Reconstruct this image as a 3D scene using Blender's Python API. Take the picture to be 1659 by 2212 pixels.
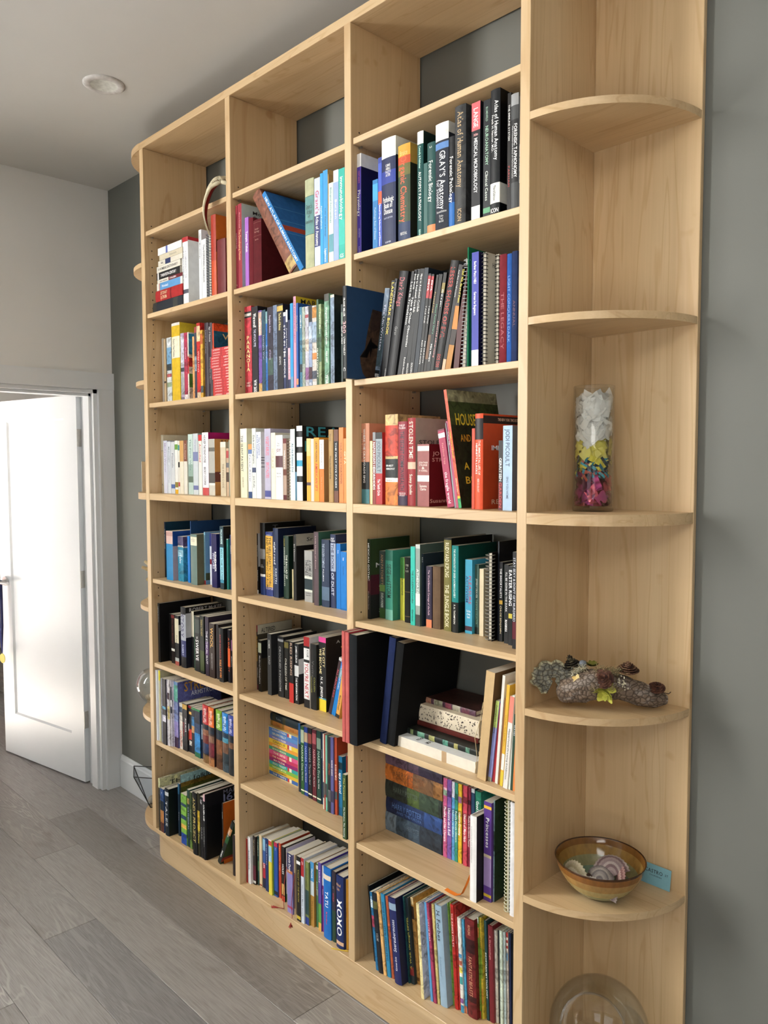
import bpy, bmesh, math, random
from mathutils import Matrix, Vector, noise

for _o in list(bpy.data.objects):
    bpy.data.objects.remove(_o)
S = bpy.context.scene
C = S.collection
rnd = random.Random(7)

# ------------------------------------------------------------------ camera
def set_camera():
    f, yaw, pit, rol = 1696.16, 0.7991, -0.0605, -0.0022
    cy, sy, cp, sp = math.cos(yaw), math.sin(yaw), math.cos(pit), math.sin(pit)
    cr, sr = math.cos(rol), math.sin(rol)
    right = Vector((cy, sy, 0)); fh = Vector((-sy, cy, 0)); up0 = Vector((0, 0, 1))
    fwd = cp*fh + sp*up0; up = -sp*fh + cp*up0
    R = cr*right + sr*up; U = -sr*right + cr*up
    m = Matrix(((R.x, U.x, -fwd.x, 2.9378), (R.y, U.y, -fwd.y, -1.5194), (R.z, U.z, -fwd.z, 1.6685), (0, 0, 0, 1)))
    cd = bpy.data.cameras.new('camera'); cam = bpy.data.objects.new('camera', cd); C.objects.link(cam)
    cam.matrix_world = m
    cd.sensor_fit = 'VERTICAL'; cd.sensor_height = 24.0; cd.sensor_width = 24.0*1659/2212
    cd.lens = 24.0*f/2212; cd.clip_start = 0.05; cd.clip_end = 60
    S.camera = cam
set_camera()

# ------------------------------------------------------------------ world, lights, exposure
world = bpy.data.worlds.new('sky'); S.world = world; world.use_nodes = True
_bg = world.node_tree.nodes['Background']
_bg.inputs[0].default_value = (0.90, 0.95, 1.0, 1); _bg.inputs[1].default_value = 0.5

def area(name, loc, rot, sx, sy, power, col):
    l = bpy.data.lights.new(name, 'AREA'); l.shape = 'RECTANGLE'; l.size = sx; l.size_y = sy
    l.energy = power; l.color = col
    o = bpy.data.objects.new(name, l); C.objects.link(o); o.location = loc; o.rotation_euler = rot
    return o
HP = math.pi/2
# daylight through the tall window in the door wall, the clerestory and lower windows opposite the bookcase (all built below)
area('side_window_daylight', (-.99, -2.97, 2.45), (HP, 0, -HP), 1.2, 2.3, 185, (1.0, 0.985, 0.94))
area('clerestory_daylight', (4.20, -3.76, 3.58), (HP, 0, 0), 2.0, 1.1, 36, (1.0, 0.975, 0.92))
area('window_daylight', (2.55, -3.76, 1.30), (HP, 0, 0), 1.5, 1.6, 4, (0.95, 0.97, 1.0))
area('window_daylight', (4.75, -3.76, 1.30), (HP, 0, 0), 1.5, 1.6, 5, (0.95, 0.97, 1.0))
_sl = bpy.data.lights.new('sun', 'SUN'); _sl.energy = 150; _sl.color = (1.0, .94, .84); _sl.angle = .012
_so = bpy.data.objects.new('sun', _sl); C.objects.link(_so); _so.rotation_euler = (math.radians(14), 0, 0)
# window light added in the unseen part of the next room to brighten the door
area('window_daylight', (-2.45, -1.03, 1.45), (HP, 0, 0), 1.7, 1.9, 2.1, (0.70, 0.85, 1.0))

S.view_settings.view_transform = 'Standard'
S.view_settings.look = 'None'
S.view_settings.exposure = 0.6
S.view_settings.gamma = 1.0
S.view_settings.use_curve_mapping = False

# ------------------------------------------------------------------ helpers
def lin(h):
    h = h.strip()
    if len(h) == 3: h = ''.join(c*2 for c in h)
    o = []
    for i in (0, 2, 4):
        v = int(h[i:i+2], 16)/255
        o.append(v/12.92 if v <= .04045 else ((v+.055)/1.055)**2.4)
    return (o[0], o[1], o[2], 1.0)

def empty(name, loc=(0, 0, 0), rot=(0, 0, 0), parent=None):
    o = bpy.data.objects.new(name, None); C.objects.link(o)
    o.location = loc; o.rotation_euler = rot; o.empty_display_size = .02
    if parent: o.parent = parent
    return o

def tag(o, label=None, cat=None, group=None, kind=None):
    if label: o['label'] = label
    if cat: o['category'] = cat
    if group: o['group'] = group
    if kind: o['kind'] = kind
    return o

class MB:
    """collects faces (with a colour each) and links them as ONE mesh object"""
    def __init__(s): s.v = []; s.f = []; s.c = []; s.sm = []
    def face(s, pts, col=(.8, .8, .8, 1), smooth=False):
        n = len(s.v); s.v += [tuple(p) for p in pts]; s.f.append(tuple(range(n, n+len(pts)))); s.c.append(col); s.sm.append(smooth)
    def box(s, a, b, col=(.8, .8, .8, 1)):
        x0, y0, z0 = a; x1, y1, z1 = b; n = len(s.v)
        s.v += [(x0,y0,z0),(x1,y0,z0),(x1,y1,z0),(x0,y1,z0),(x0,y0,z1),(x1,y0,z1),(x1,y1,z1),(x0,y1,z1)]
        for q in ((0,3,2,1),(4,5,6,7),(0,1,5,4),(1,2,6,5),(2,3,7,6),(3,0,4,7)):
            s.f.append(tuple(n+i for i in q)); s.c.append(col); s.sm.append(False)
    def prism(s, pts, z0, z1, col=(.8, .8, .8, 1), smooth=False):
        n = len(pts); k = len(s.v)
        s.v += [(p[0], p[1], z0) for p in pts] + [(p[0], p[1], z1) for p in pts]
        s.f.append(tuple(k+i for i in reversed(range(n)))); s.c.append(col); s.sm.append(False)
        s.f.append(tuple(k+n+i for i in range(n))); s.c.append(col); s.sm.append(False)
        for i in range(n):
            j = (i+1) % n; s.f.append((k+i, k+j, k+n+j, k+n+i)); s.c.append(col); s.sm.append(smooth)
    def grid(s, rows, col=(.8, .8, .8, 1), close=False, smooth=True):
        """rows: list of equally long point rows, skinned with shared vertices"""
        k = len(s.v); m = len(rows[0])
        for r in rows: s.v += [tuple(p) for p in r]
        for i in range(len(rows)-1):
            for j in range(m if close else m-1):
                j2 = (j+1) % m
                s.f.append((k+i*m+j, k+i*m+j2, k+(i+1)*m+j2, k+(i+1)*m+j)); s.c.append(col(i, j) if callable(col) else col); s.sm.append(smooth)
    def tube(s, path, rad, n=6, col=(.8, .8, .8, 1), cap=True):
        rows = []; P = [Vector(p) for p in path]
        ref = Vector((0.12, .31, .94)).normalized()
        for i, p in enumerate(P):
            d = (P[min(i+1, len(P)-1)] - P[max(i-1, 0)]).normalized()
            a = d.cross(ref)
            if a.length < 1e-3: a = d.cross(Vector((1, 0, 0)))
            a.normalize(); b = d.cross(a); r = rad[i] if isinstance(rad, (list, tuple)) else rad
            rows.append([p + r*(math.cos(2*math.pi*j/n)*a + math.sin(2*math.pi*j/n)*b) for j in range(n)])
        s.grid(rows, col, close=True)
        if cap:
            s.face(rows[0][::-1], col(0, 0) if callable(col) else col); s.face(rows[-1], col(0, 0) if callable(col) else col)
    def lathe(s, prof, n=24, c=(0, 0, 0), col=(.8, .8, .8, 1)):
        rows = [[(c[0]+r*math.cos(2*math.pi*j/n), c[1]+r*math.sin(2*math.pi*j/n), c[2]+z) for j in range(n)] for r, z in prof]
        s.grid(rows, col, close=True)
    def build(s, name, mat, parent=None, M=None):
        me = bpy.data.meshes.new(name); me.from_pydata(s.v, [], s.f)
        at = me.color_attributes.new('Col', 'FLOAT_COLOR', 'CORNER')
        buf = []
        for f, c in zip(s.f, s.c): buf.extend(tuple(c)*len(f))
        at.data.foreach_set('color', buf)
        me.polygons.foreach_set('use_smooth', s.sm)
        if M is not None: me.transform(M)
        me.materials.append(mat); me.update()
        o = bpy.data.objects.new(name, me); C.objects.link(o)
        if parent: o.parent = parent
        return o

# ------------------------------------------------------------------ materials
def mat_new(name):
    m = bpy.data.materials.new(name); m.use_nodes = True
    nt = m.node_tree; return m, nt, nt.nodes, nt.links, nt.nodes['Principled BSDF']
def bump(n, l, b, src, strength, dist=.002):
    bp = n.new('ShaderNodeBump'); bp.inputs['Strength'].default_value = strength; bp.inputs['Distance'].default_value = dist
    l.new(src, bp.inputs['Height']); l.new(bp.outputs[0], b.inputs['Normal'])
def noise_node(n, l, scale, detail=4, vec=None, dist=0.0):
    t = n.new('ShaderNodeTexNoise'); t.inputs['Scale'].default_value = scale; t.inputs['Detail'].default_value = detail
    t.inputs['Distortion'].default_value = dist
    if vec: l.new(vec, t.inputs['Vector'])
    return t
def mapping(n, l, scale, coord='Object', loc=(0, 0, 0)):
    tc = n.new('ShaderNodeTexCoord'); mp = n.new('ShaderNodeMapping')
    mp.inputs['Scale'].default_value = scale; mp.inputs['Location'].default_value = loc
    l.new(tc.outputs[coord], mp.inputs[0]); return mp.outputs[0]
def ramp(n, l, src, stops):
    r = n.new('ShaderNodeValToRGB'); l.new(src, r.inputs[0]); e = r.color_ramp.elements
    while len(e) < len(stops): e.new(.5)
    for k, (p, c) in zip(e, stops): k.position = p; k.color = c
    return r.outputs[0]
def mix(n, l, fac, a, b, mode='MIX'):
    m = n.new('ShaderNodeMix'); m.data_type = 'RGBA'; m.blend_type = mode
    for sock, v in ((m.inputs[0], fac), (m.inputs[6], a), (m.inputs[7], b)):
        if hasattr(v, 'is_linked'): l.new(v, sock)
        else: sock.default_value = v
    return m.outputs[2]
def math_node(n, l, op, a, b=None):
    m = n.new('ShaderNodeMath'); m.operation = op
    for i, v in enumerate((a, b)):
        if v is None: continue
        if hasattr(v, 'is_linked'): l.new(v, m.inputs[i])
        else: m.inputs[i].default_value = v
    return m.outputs[0]

def plain(name, col, rough=.5, metal=0.0, nz=0.0, nscale=60):
    m, nt, n, l, b = mat_new(name)
    c = lin(col) if isinstance(col, str) else col
    t = noise_node(n, l, nscale, 3, mapping(n, l, (1, 1, 1)))
    d = tuple(v*(1-nz) for v in c[:3]) + (1,)
    l.new(ramp(n, l, t.outputs[0], [(.35, d), (.65, c)]), b.inputs['Base Color'])
    b.inputs['Roughness'].default_value = rough; b.inputs['Metallic'].default_value = metal
    return m

def printed(name, rough, nz=.05, art=False, spec=.5):
    """printed paper / cloth: colour comes from the object's own 'Col' layer"""
    m, nt, n, l, b = mat_new(name)
    a = n.new('ShaderNodeAttribute'); a.attribute_name = 'Col'
    v = mapping(n, l, (1, 1, 1))
    if art:
        t = noise_node(n, l, 38, 3, v, 1.5)
        g = ramp(n, l, t.outputs[0], [(.36, (.38, .36, .34, 1)), (.46, (.9, .9, .9, 1)), (.58, (1, 1, 1, 1)), (.64, (1.5, 1.45, 1.35, 1))])
        col = mix(n, l, .8, a.outputs['Color'], g, 'MULTIPLY')
    else:
        t = noise_node(n, l, 55, 3, v)
        g = ramp(n, l, t.outputs[0], [(.3, (1-nz*2,)*3+(1,)), (.7, (1, 1, 1, 1))])
        col = mix(n, l, 1.0, a.outputs['Color'], g, 'MULTIPLY')
    l.new(col, b.inputs['Base Color']); b.inputs['Roughness'].default_value = rough
    b.inputs['Specular IOR Level'].default_value = spec
    return m

def maple(name, axis, tone=1.0):
    m, nt, n, l, b = mat_new(name)
    sc = {'x': (.55, 6, 6), 'y': (6, .55, 6), 'z': (5, 5, .45)}[axis]
    fs = {'x': (4, 180, 180), 'y': (180, 4, 180), 'z': (180, 180, 4)}[axis]
    big = noise_node(n, l, 1.3, 3, mapping(n, l, sc, loc=(3.1, 1.7, .4)), .7)
    # growth-ring contours of the rotary-cut veneer
    ring = math_node(n, l, 'SINE', math_node(n, l, 'MULTIPLY', big.outputs[0], 62.0))
    line = ramp(n, l, ring, [(0.0, (1, 1, 1, 1)), (.78, (1, 1, 1, 1)), (1.0, (.90, .855, .80, 1))])
    tone_c = ramp(n, l, big.outputs[0], [(.25, (.52*tone, .355*tone, .190*tone, 1)), (.5, (.61*tone, .435*tone, .245*tone, 1)), (.75, (.67*tone, .50*tone, .30*tone, 1))])
    fine = noise_node(n, l, 1.0, 4, mapping(n, l, fs))
    fl = ramp(n, l, fine.outputs[0], [(.3, (.93, .92, .90, 1)), (.7, (1, 1, 1, 1))])
    spot = noise_node(n, l, 14, 2, mapping(n, l, (1, 1, 1)))
    sp = ramp(n, l, spot.outputs[0], [(.22, (.84, .77, .68, 1)), (.32, (1, 1, 1, 1))])
    c = mix(n, l, 1.0, mix(n, l, 1.0, mix(n, l, 1.0, tone_c, line, 'MULTIPLY'), fl, 'MULTIPLY'), sp, 'MULTIPLY')
    l.new(c, b.inputs['Base Color']); b.inputs['Roughness'].default_value = .42
    bump(n, l, b, fine.outputs[0], .08, .0006)
    return m

def oak(name):
    m, nt, n, l, b = mat_new(name)
    oi = n.new('ShaderNodeObjectInfo')
    tc = n.new('ShaderNodeTexCoord'); add = n.new('ShaderNodeVectorMath'); add.operation = 'ADD'
    sc = n.new('ShaderNodeVectorMath'); sc.operation = 'SCALE'; sc.inputs['Scale'].default_value = 23.0
    cmb = n.new('ShaderNodeCombineXYZ'); l.new(oi.outputs['Random'], cmb.inputs[0]); l.new(oi.outputs['Random'], cmb.inputs[2])
    l.new(cmb.outputs[0], sc.inputs[0]); l.new(tc.outputs['Object'], add.inputs[0]); l.new(sc.outputs[0], add.inputs[1])
    def mp(s):
        q = n.new('ShaderNodeMapping'); q.inputs['Scale'].default_value = s; l.new(add.outputs[0], q.inputs[0]); return q.outputs[0]
    big = noise_node(n, l, 1.0, 3, mp((1.3, 9, 9)), .9)
    ring = math_node(n, l, 'SINE', math_node(n, l, 'MULTIPLY', big.outputs[0], 75.0))
    mask = noise_node(n, l, 1.0, 2, mp((.8, 3, 3)))
    lines = math_node(n, l, 'MULTIPLY', ramp(n, l, ring, [(.45, (0, 0, 0, 1)), (1.0, (1, 1, 1, 1))]), ramp(n, l, mask.outputs[0], [(.42, (0, 0, 0, 1)), (.66, (1, 1, 1, 1))]))
    fine = noise_node(n, l, 1.0, 5, mp((14, 300, 300)))
    base = ramp(n, l, fine.outputs[0], [(.28, (.180, .169, .163, 1)), (.5, (.240, .228, .222, 1)), (.75, (.290, .278, .272, 1))])
    knot = noise_node(n, l, 1.0, 2, mp((3.5, 8, 8)))
    kn = ramp(n, l, knot.outputs[0], [(.2, (.62, .58, .55, 1)), (.36, (1, 1, 1, 1))])
    c = mix(n, l, lines, base, (.36, .345, .33, 1))
    c = mix(n, l, 1.0, mix(n, l, 1.0, c, kn, 'MULTIPLY'), oi.outputs['Color'], 'MULTIPLY')
    l.new(c, b.inputs['Base Color']); b.inputs['Roughness'].default_value = .40
    bump(n, l, b, fine.outputs[0], .12, .0008)
    return m

def glass(name, tint=(1, 1, 1, 1), refl=1.0):
    m, nt, n, l, b = mat_new(name); n.remove(b)
    t = n.new('ShaderNodeBsdfTransparent'); t.inputs[0].default_value = tint
    g = n.new('ShaderNodeBsdfGlossy'); g.inputs['Roughness'].default_value = .02
    lw = n.new('ShaderNodeLayerWeight'); lw.inputs[0].default_value = .35
    f = math_node(n, l, 'MULTIPLY', math_node(n, l, 'POWER', lw.outputs['Facing'], 2.2), refl)
    f = math_node(n, l, 'ADD', f, .04)
    mx = n.new('ShaderNodeMixShader'); l.new(f, mx.inputs[0]); l.new(t.outputs[0], mx.inputs[1]); l.new(g.outputs[0], mx.inputs[2])
    l.new(mx.outputs[0], n['Material Output'].inputs[0])
    return m

def paint(name, col, rough=.6, nz=.03):
    m = plain(name, col, rough, 0, nz, 3.0)
    n, l = m.node_tree.nodes, m.node_tree.links
    t = noise_node(n, l, 420, 2, mapping(n, l, (1, 1, 1)))
    bump(n, l, n['Principled BSDF'], t.outputs[0], .06, .0006)
    return m

M = {}
M['maple_x'] = maple('maple_x', 'x'); M['maple_z'] = maple('maple_z', 'z'); M['maple_edge'] = maple('maple_edge', 'x', 1.06)
M['oak'] = oak('oak_floor')
M['wall_grey'] = paint('wall_grey', (.138, .142, .127, 1)); M['wall_white'] = paint('wall_white', (.70, .70, .69, 1))
M['ceiling'] = paint('ceiling_white', (.56, .55, .525, 1)); M['trim'] = paint('trim_white', (.66, .69, .72, 1), .35)
M['print'] = printed('printed_cover', .45, spec=.28); M['cloth'] = printed('cloth_cover', .8, .10, spec=.2); M['art'] = printed('printed_art', .45, art=True, spec=.28)
M['ink'] = printed('ink', .5, 0.0); M['paper'] = printed('paper', .85, .05)
M['steel'] = plain('brushed_steel', (.50, .48, .45, 1), .32, 1.0, .1); M['nickel'] = plain('satin_nickel', (.62, .60, .58, 1), .28, 1.0, .05)
M['wire'] = printed('wire', .35, 0.0)
M['dark'] = plain('dark_hole', (.02, .013, .008, 1), .9); M['black'] = plain('black_matte', (.012, .012, .013, 1), .6)
M['glass'] = glass('clear_glass', (.965, .975, .97, 1)); M['smoke'] = glass('terrarium_glass', (.80, .83, .86, 1))
def pages_mat():
    m, nt, n, l, b = mat_new('page_edges')
    t = noise_node(n, l, 1.0, 2, mapping(n, l, (1500, 3, 3)))
    l.new(ramp(n, l, t.outputs[0], [(.3, (.50, .45, .36, 1)), (.7, (.72, .68, .59, 1))]), b.inputs['Base Color'])
    b.inputs['Roughness'].default_value = .9; return m
M['pages'] = pages_mat()

# ------------------------------------------------------------------ lettering (built-in font, one glyph mesh per character, cached)
GL = {}
def glyph(ch):
    if ch in GL: return GL[ch]
    cu = bpy.data.curves.new('g', 'FONT'); cu.body = ch; cu.size = 1.0; cu.resolution_u = 2; cu.offset = .010
    ob = bpy.data.objects.new('g', cu)
    me = ob.to_mesh()
    vs = [(v.co.x, v.co.y) for v in me.vertices]; fs = [tuple(p.vertices) for p in me.polygons]
    x0 = min((v[0] for v in vs), default=0); x1 = max((v[0] for v in vs), default=.25)
    ob.to_mesh_clear(); bpy.data.objects.remove(ob); bpy.data.curves.remove(cu)
    GL[ch] = ([(x-x0, y) for x, y in vs], fs, x1-x0)
    return GL[ch]
def layout(txt):
    out = []; x = 0
    for ch in txt:
        if ch == ' ': x += .26; continue
        vs, fs, w = glyph(ch)
        out.append((x, vs, fs)); x += w + .09
    return out, max(x-.09, .05)
CAP = .70
def put_text(mb, txt, col, place, length, height, maxst=1.7):
    """place(s,t) -> xyz ; s runs along the text, t upwards, both centred on 0"""
    L, w = layout(txt)
    sy_ = height/CAP; sx_ = length/w
    if sx_ > sy_*maxst: sx_ = sy_*maxst
    if sy_ > sx_*3.2: sy_ = sx_*3.2
    for x, vs, fs in L:
        k = len(mb.v)
        mb.v += [tuple(place((x+vx-w/2)*sx_, (vy-CAP/2)*sy_)) for vx, vy in vs]
        for f in fs: mb.f.append(tuple(k+i for i in f)); mb.c.append(col); mb.sm.append(False)

# ------------------------------------------------------------------ the room
W, T, D, DP, BW = .6089, .028, .2897, .2751, .2747
YW = .2935                      # face of the grey wall
XL = -.90; XO = -1.04           # door wall: this side, far side
CEIL = 3.036
def struct(name, mb, mat, label=None, parent=None):
    o = mb.build(name, M[mat] if isinstance(mat, str) else mat, parent)
    o['kind'] = 'structure'
    if label: o['label'] = label
    return o
def bx(*boxes):
    mb = MB()
    for a, b in boxes: mb.box(a, b)
    return mb

# floor of single planks laid along the bookcase
fl = empty('floor', (0, 0, 0)); tag(fl, 'grey-brown oak plank floor', None, None, 'structure')
sub = bx(((-4.7, -4.8, -.05), (6.2, 2.3, -.012))).build('subfloor', M['black'], fl)
row0 = -.71
tones = [(1.0, .99, .98), (.92, .90, .89), (1.06, 1.05, 1.04), (.84, .84, .85), (1.12, 1.10, 1.07), (.97, .93, .90)]
for k in range(-22, 16):
    y0 = row0 + .1905*k; y1 = y0+.1905
    if y1 < -4.8 or y0 > 2.2: continue
    xs = [-4.7]; x = -4.7 + rnd.uniform(.5, 2.0)
    while x < 6.0: xs.append(x); x += rnd.uniform(1.5, 2.1)
    if k == 1: xs = [-4.7, -3.2, -1.55, .19, 2.1, 3.9]
    if k == 2: xs = [-4.7, -2.7, -.42, 1.5, 3.4, 5.1]
    if k == 3: xs = [-4.7, -2.2, -.75, 1.12, 2.9, 4.6]
    xs.append(6.2)
    for i in range(len(xs)-1):
        mb = MB(); dz = rnd.uniform(-.0004, 0); g = .0005; b = .0012
        a, c = xs[i]+g, xs[i+1]-g; p, q = y0+g, y1-g
        top = [(a+b, p+b, dz), (c-b, p+b, dz), (c-b, q-b, dz), (a+b, q-b, dz)]
        mid = [(a, p, dz-b), (c, p, dz-b), (c, q, dz-b), (a, q, dz-b)]
        low = [(u, v, -.012) for u, v, w in mid]
        mb.face(top)
        for j in range(4):
            j2 = (j+1) % 4
            mb.face([mid[j], mid[j2], top[j2], top[j]]); mb.face([low[j], low[j2], mid[j2], mid[j]])
        o = mb.build('plank', M['oak'], fl)
        tn = tones[rnd.randrange(6)]
        if k == 1 and i == 3: tn = (.80, .80, .815)
        if k == 1 and i == 2: tn = (.98, .965, .95)
        if k == 3 and i == 2: tn = (.86, .83, .80)
        o.color = tn + (1,)

HI, YF, YC = 4.3, -3.8, -.85       # high ceiling of the main room, window wall, edge of the lower ceiling
XH, YN = -1.04, -.95
struct('ceiling', bx(((-4.7, YN, CEIL), (XO, 2.3, CEIL+.1)), ((XO, YC, CEIL), (6.2, YW, CEIL+.1)), ((XH, YC, CEIL+.1), (6.2, YC+.1, HI)), ((XH, YF-.14, HI), (6.2, YC+.1, HI+.1))), 'ceiling', 'off-white ceiling, stepping up beyond the bookcase alcove')
struct('wall_back', bx(((XO, YW, 0), (6.2, YW+.12, CEIL))), 'wall_grey', 'dark grey painted wall behind the bookcase')
struct('wall_right', bx(((6.1, YF, 0), (6.2, YW, HI))), 'wall_grey', 'dark grey painted wall to the right')
OY0, OY1, OZ = -.615, .212, 2.046      # door opening
struct('wall_left', bx(((XO, OY1, 0), (XL, YW, CEIL)), ((XO, OY0, OZ), (XL, OY1, CEIL)), ((XO, -2.33, 0), (XL, OY0, CEIL)), ((XO, -2.33, CEIL), (XL, YC, HI)), ((XO, YF, 0), (XL, -3.6, HI)), ((XO, -3.6, 0), (XL, -2.33, 1.27)), ((XO, -3.6, 3.63), (XL, -2.33, HI))), 'wall_white', 'white wall with the door opening')
wins = [(1.8, 3.3, .5, 2.1), (4.0, 5.5, .5, 2.1), (3.2, 5.2, 3.03, 4.13)]
def wall_with_holes(x0, x1, z0, z1, y0, y1, holes):
    mb = MB(); xs = sorted({x0, x1} | {h[0] for h in holes} | {h[1] for h in holes}); zs = sorted({z0, z1} | {h[2] for h in holes} | {h[3] for h in holes})
    for a, b in zip(xs, xs[1:]):
        for c, d in zip(zs, zs[1:]):
            if not any(h[0] <= (a+b)/2 <= h[1] and h[2] <= (c+d)/2 <= h[3] for h in holes): mb.box((a, y0, c), (b, y1, d))
    return mb
struct('wall_front', wall_with_holes(XO, 6.2, 0, HI, YF-.14, YF, wins), 'wall_grey', 'dark grey window wall opposite the bookcase')
for i, (a, b, c, d) in enumerate(wins):
    w = empty('window_%d' % (i+1), (a, YF-.07, c)); tag(w, '%s white framed window opposite the bookcase, number %d from the door' % ('tall' if i < 2 else 'high', i+1), None, None, 'structure')
    H_ = d-c; B_ = b-a
    bx(((0, -.05, 0), (.05, .05, H_)), ((B_-.05, -.05, 0), (B_, .05, H_)), ((0, -.05, 0), (B_, .05, .05)), ((0, -.05, H_-.05), (B_, .05, H_)), ((B_/2-.02, -.03, .05), (B_/2+.02, .03, H_-.05))).build('window_frame', M['trim'], w)
w = empty('window_4', (-.97, -3.6, 1.27)); tag(w, 'tall white framed window in the door wall', None, None, 'structure')
bx(((-.05, 0, 0), (.05, .05, 2.36)), ((-.05, 1.22, 0), (.05, 1.27, 2.36)), ((-.05, 0, 0), (.05, 1.27, .05)), ((-.05, 0, 2.31), (.05, 1.27, 2.36))).build('window_frame', M['trim'], w)
# next room
struct('wall_next_room', bx(((-4.7, 2.2, 0), (XO, 2.3, CEIL)), ((-4.7, YN-.1, 0), (-3.3, YN, CEIL)), ((-1.6, YN-.1, 0), (XO, YN, CEIL)), ((-3.3, YN-.1, 0), (-1.6, YN, .5)), ((-3.3, YN-.1, 2.4), (-1.6, YN, CEIL)), ((-4.7, YN, 0), (-4.6, 2.2, CEIL)), ((XO-.02, YW+.12, 0), (XO, 2.2, CEIL))), 'wall_white', 'white walls of the room behind the door')  # includes an unseen window opening added to let light onto the door

# door casing, jambs, stop
def trim(i, boxes, label): return struct('trim_%d' % i, bx(*boxes), 'trim', label)
trim(1, [((XL, OY1-.002, 0), (XL+.019, .2925, 2.045)), ((XL+.019, OY1-.002, 0), (XL+.022, OY1+.008, 2.045))], 'white door casing beside the grey wall')
trim(2, [((XL, OY0-.09, 2.045), (XL+.022, .2925, 2.128))], 'white door head casing')
trim(3, [((XL, OY0-.085, 0), (XL+.019, OY0+.002, 2.045))], 'white door casing far from the bookcase')
trim(4, [((XO-.005, OY1-.022, 0), (XL+.004, OY1, 2.045)), ((XO+.05, OY1-.034, 0), (XL-.025, OY1-.022, 2.03)), ((XO-.005, OY0, 0), (XL+.004, OY0+.02, 2.045)), ((XO+.05, OY0+.02, 0), (XL-.025, OY0+.032, 2.03))], 'white door jambs with stop')
trim(5, [((XO-.005, OY0, OZ-.02), (XL+.004, OY1, OZ)), ((XO+.05, OY0, OZ-.034), (XL-.025, OY1, OZ-.02))], 'white head jamb')
mb = MB()
prof = [(0, 0), (-.014, 0), (-.014, .145), (-.010, .152), (-.009, .162), (-.004, .168), (0, .168)]
for i in range(len(prof)):
    (p, z), (q, w) = prof[i], prof[(i+1) % len(prof)]
    mb.face([(XL+.022, YW+p, z), (.0, YW+p, z), (.0, YW+q, w), (XL+.022, YW+q, w)])
struct('baseboard_back', mb, 'trim', 'white baseboard on the grey wall')

# door leaf: single recessed panel, swung into the next room
hx, hy = -1.043, .189
ang = math.atan2(.028-.164, -1.82+1.042)
door = empty('door_1', (-1.042, .164, .008), (0, 0, ang)); tag(door, 'white single-panel door standing ajar', None, None, 'structure')
DW, DH, DT = .79, 2.018, .035
st = .115
# local x runs from the hinge to the free edge; visible face is local y=0 (camera on the +y side after rotation), leaf towards -y
mb = MB()
mb.box((0, -DT, 0), (st, 0, DH)); mb.box((DW-st, -DT, 0), (DW, 0, DH))
mb.box((st, -DT, 0), (DW-st, 0, .24)); mb.box((st, -DT, DH-st), (DW-st, 0, DH))
mb.build('door_frame', M['trim'], door)
mb = MB(); mb.box((st, -DT+.010, .24), (DW-st, -.010, DH-st)); mb.build('door_panel', M['trim'], door)
mb = MB()
for a, b, c, d in ((st, .24, DW-st, .24), (DW-st, .24, DW-st, DH-st), (DW-st, DH-st, st, DH-st), (st, DH-st, st, .24)):
    cx_, cz_ = DW/2, (DH-st+.24)/2
    def inn(x, z): return (x + (.008 if x < cx_ else -.008), z + (.008 if z < cz_ else -.008))
    ax, az = inn(a, b); bx_, bz = inn(c, d)
    mb.face([(a, -.001, b), (c, -.001, d), (bx_, -.010, bz), (ax, -.010, az)])
mb.build('panel_moulding', M['trim'], door)
for z in (1.80, 1.07, .33):
    h = MB(); h.box((-.0025, -.046, z-.045), (.0, -.001, z+.045)); ho = h.build('hinge', M['steel'], door)
    k = MB(); k.tube([(-.006, -.044, z-.05), (-.006, -.044, z+.055)], .0065, 10); k.tube([(-.006, -.044, z+.055), (-.006, -.044, z+.062)], .004, 8)
    k.build('hinge_knuckle', M['nickel'], ho)
    k = MB()
    for q in (-.028, 0, .028): k.tube([(-.0035, -.018, z+q), (-.0025, -.018, z+q)], .004, 8)
    k.build('hinge_screw', M['steel'], ho)
lz = 1.0
mb = MB(); mb.tube([(DW-.06, 0, lz), (DW-.06, .010, lz)], .027, 24); rose = mb.build('handle_rose', M['nickel'], door)
mb = MB(); mb.tube([(DW-.06, .010, lz), (DW-.06, .05, lz), ], .010, 12); mb.tube([(DW-.052, .05, lz), (DW-.17, .05, lz)], .0095, 12); mb.build('lever', M['nickel'], rose)

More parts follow.
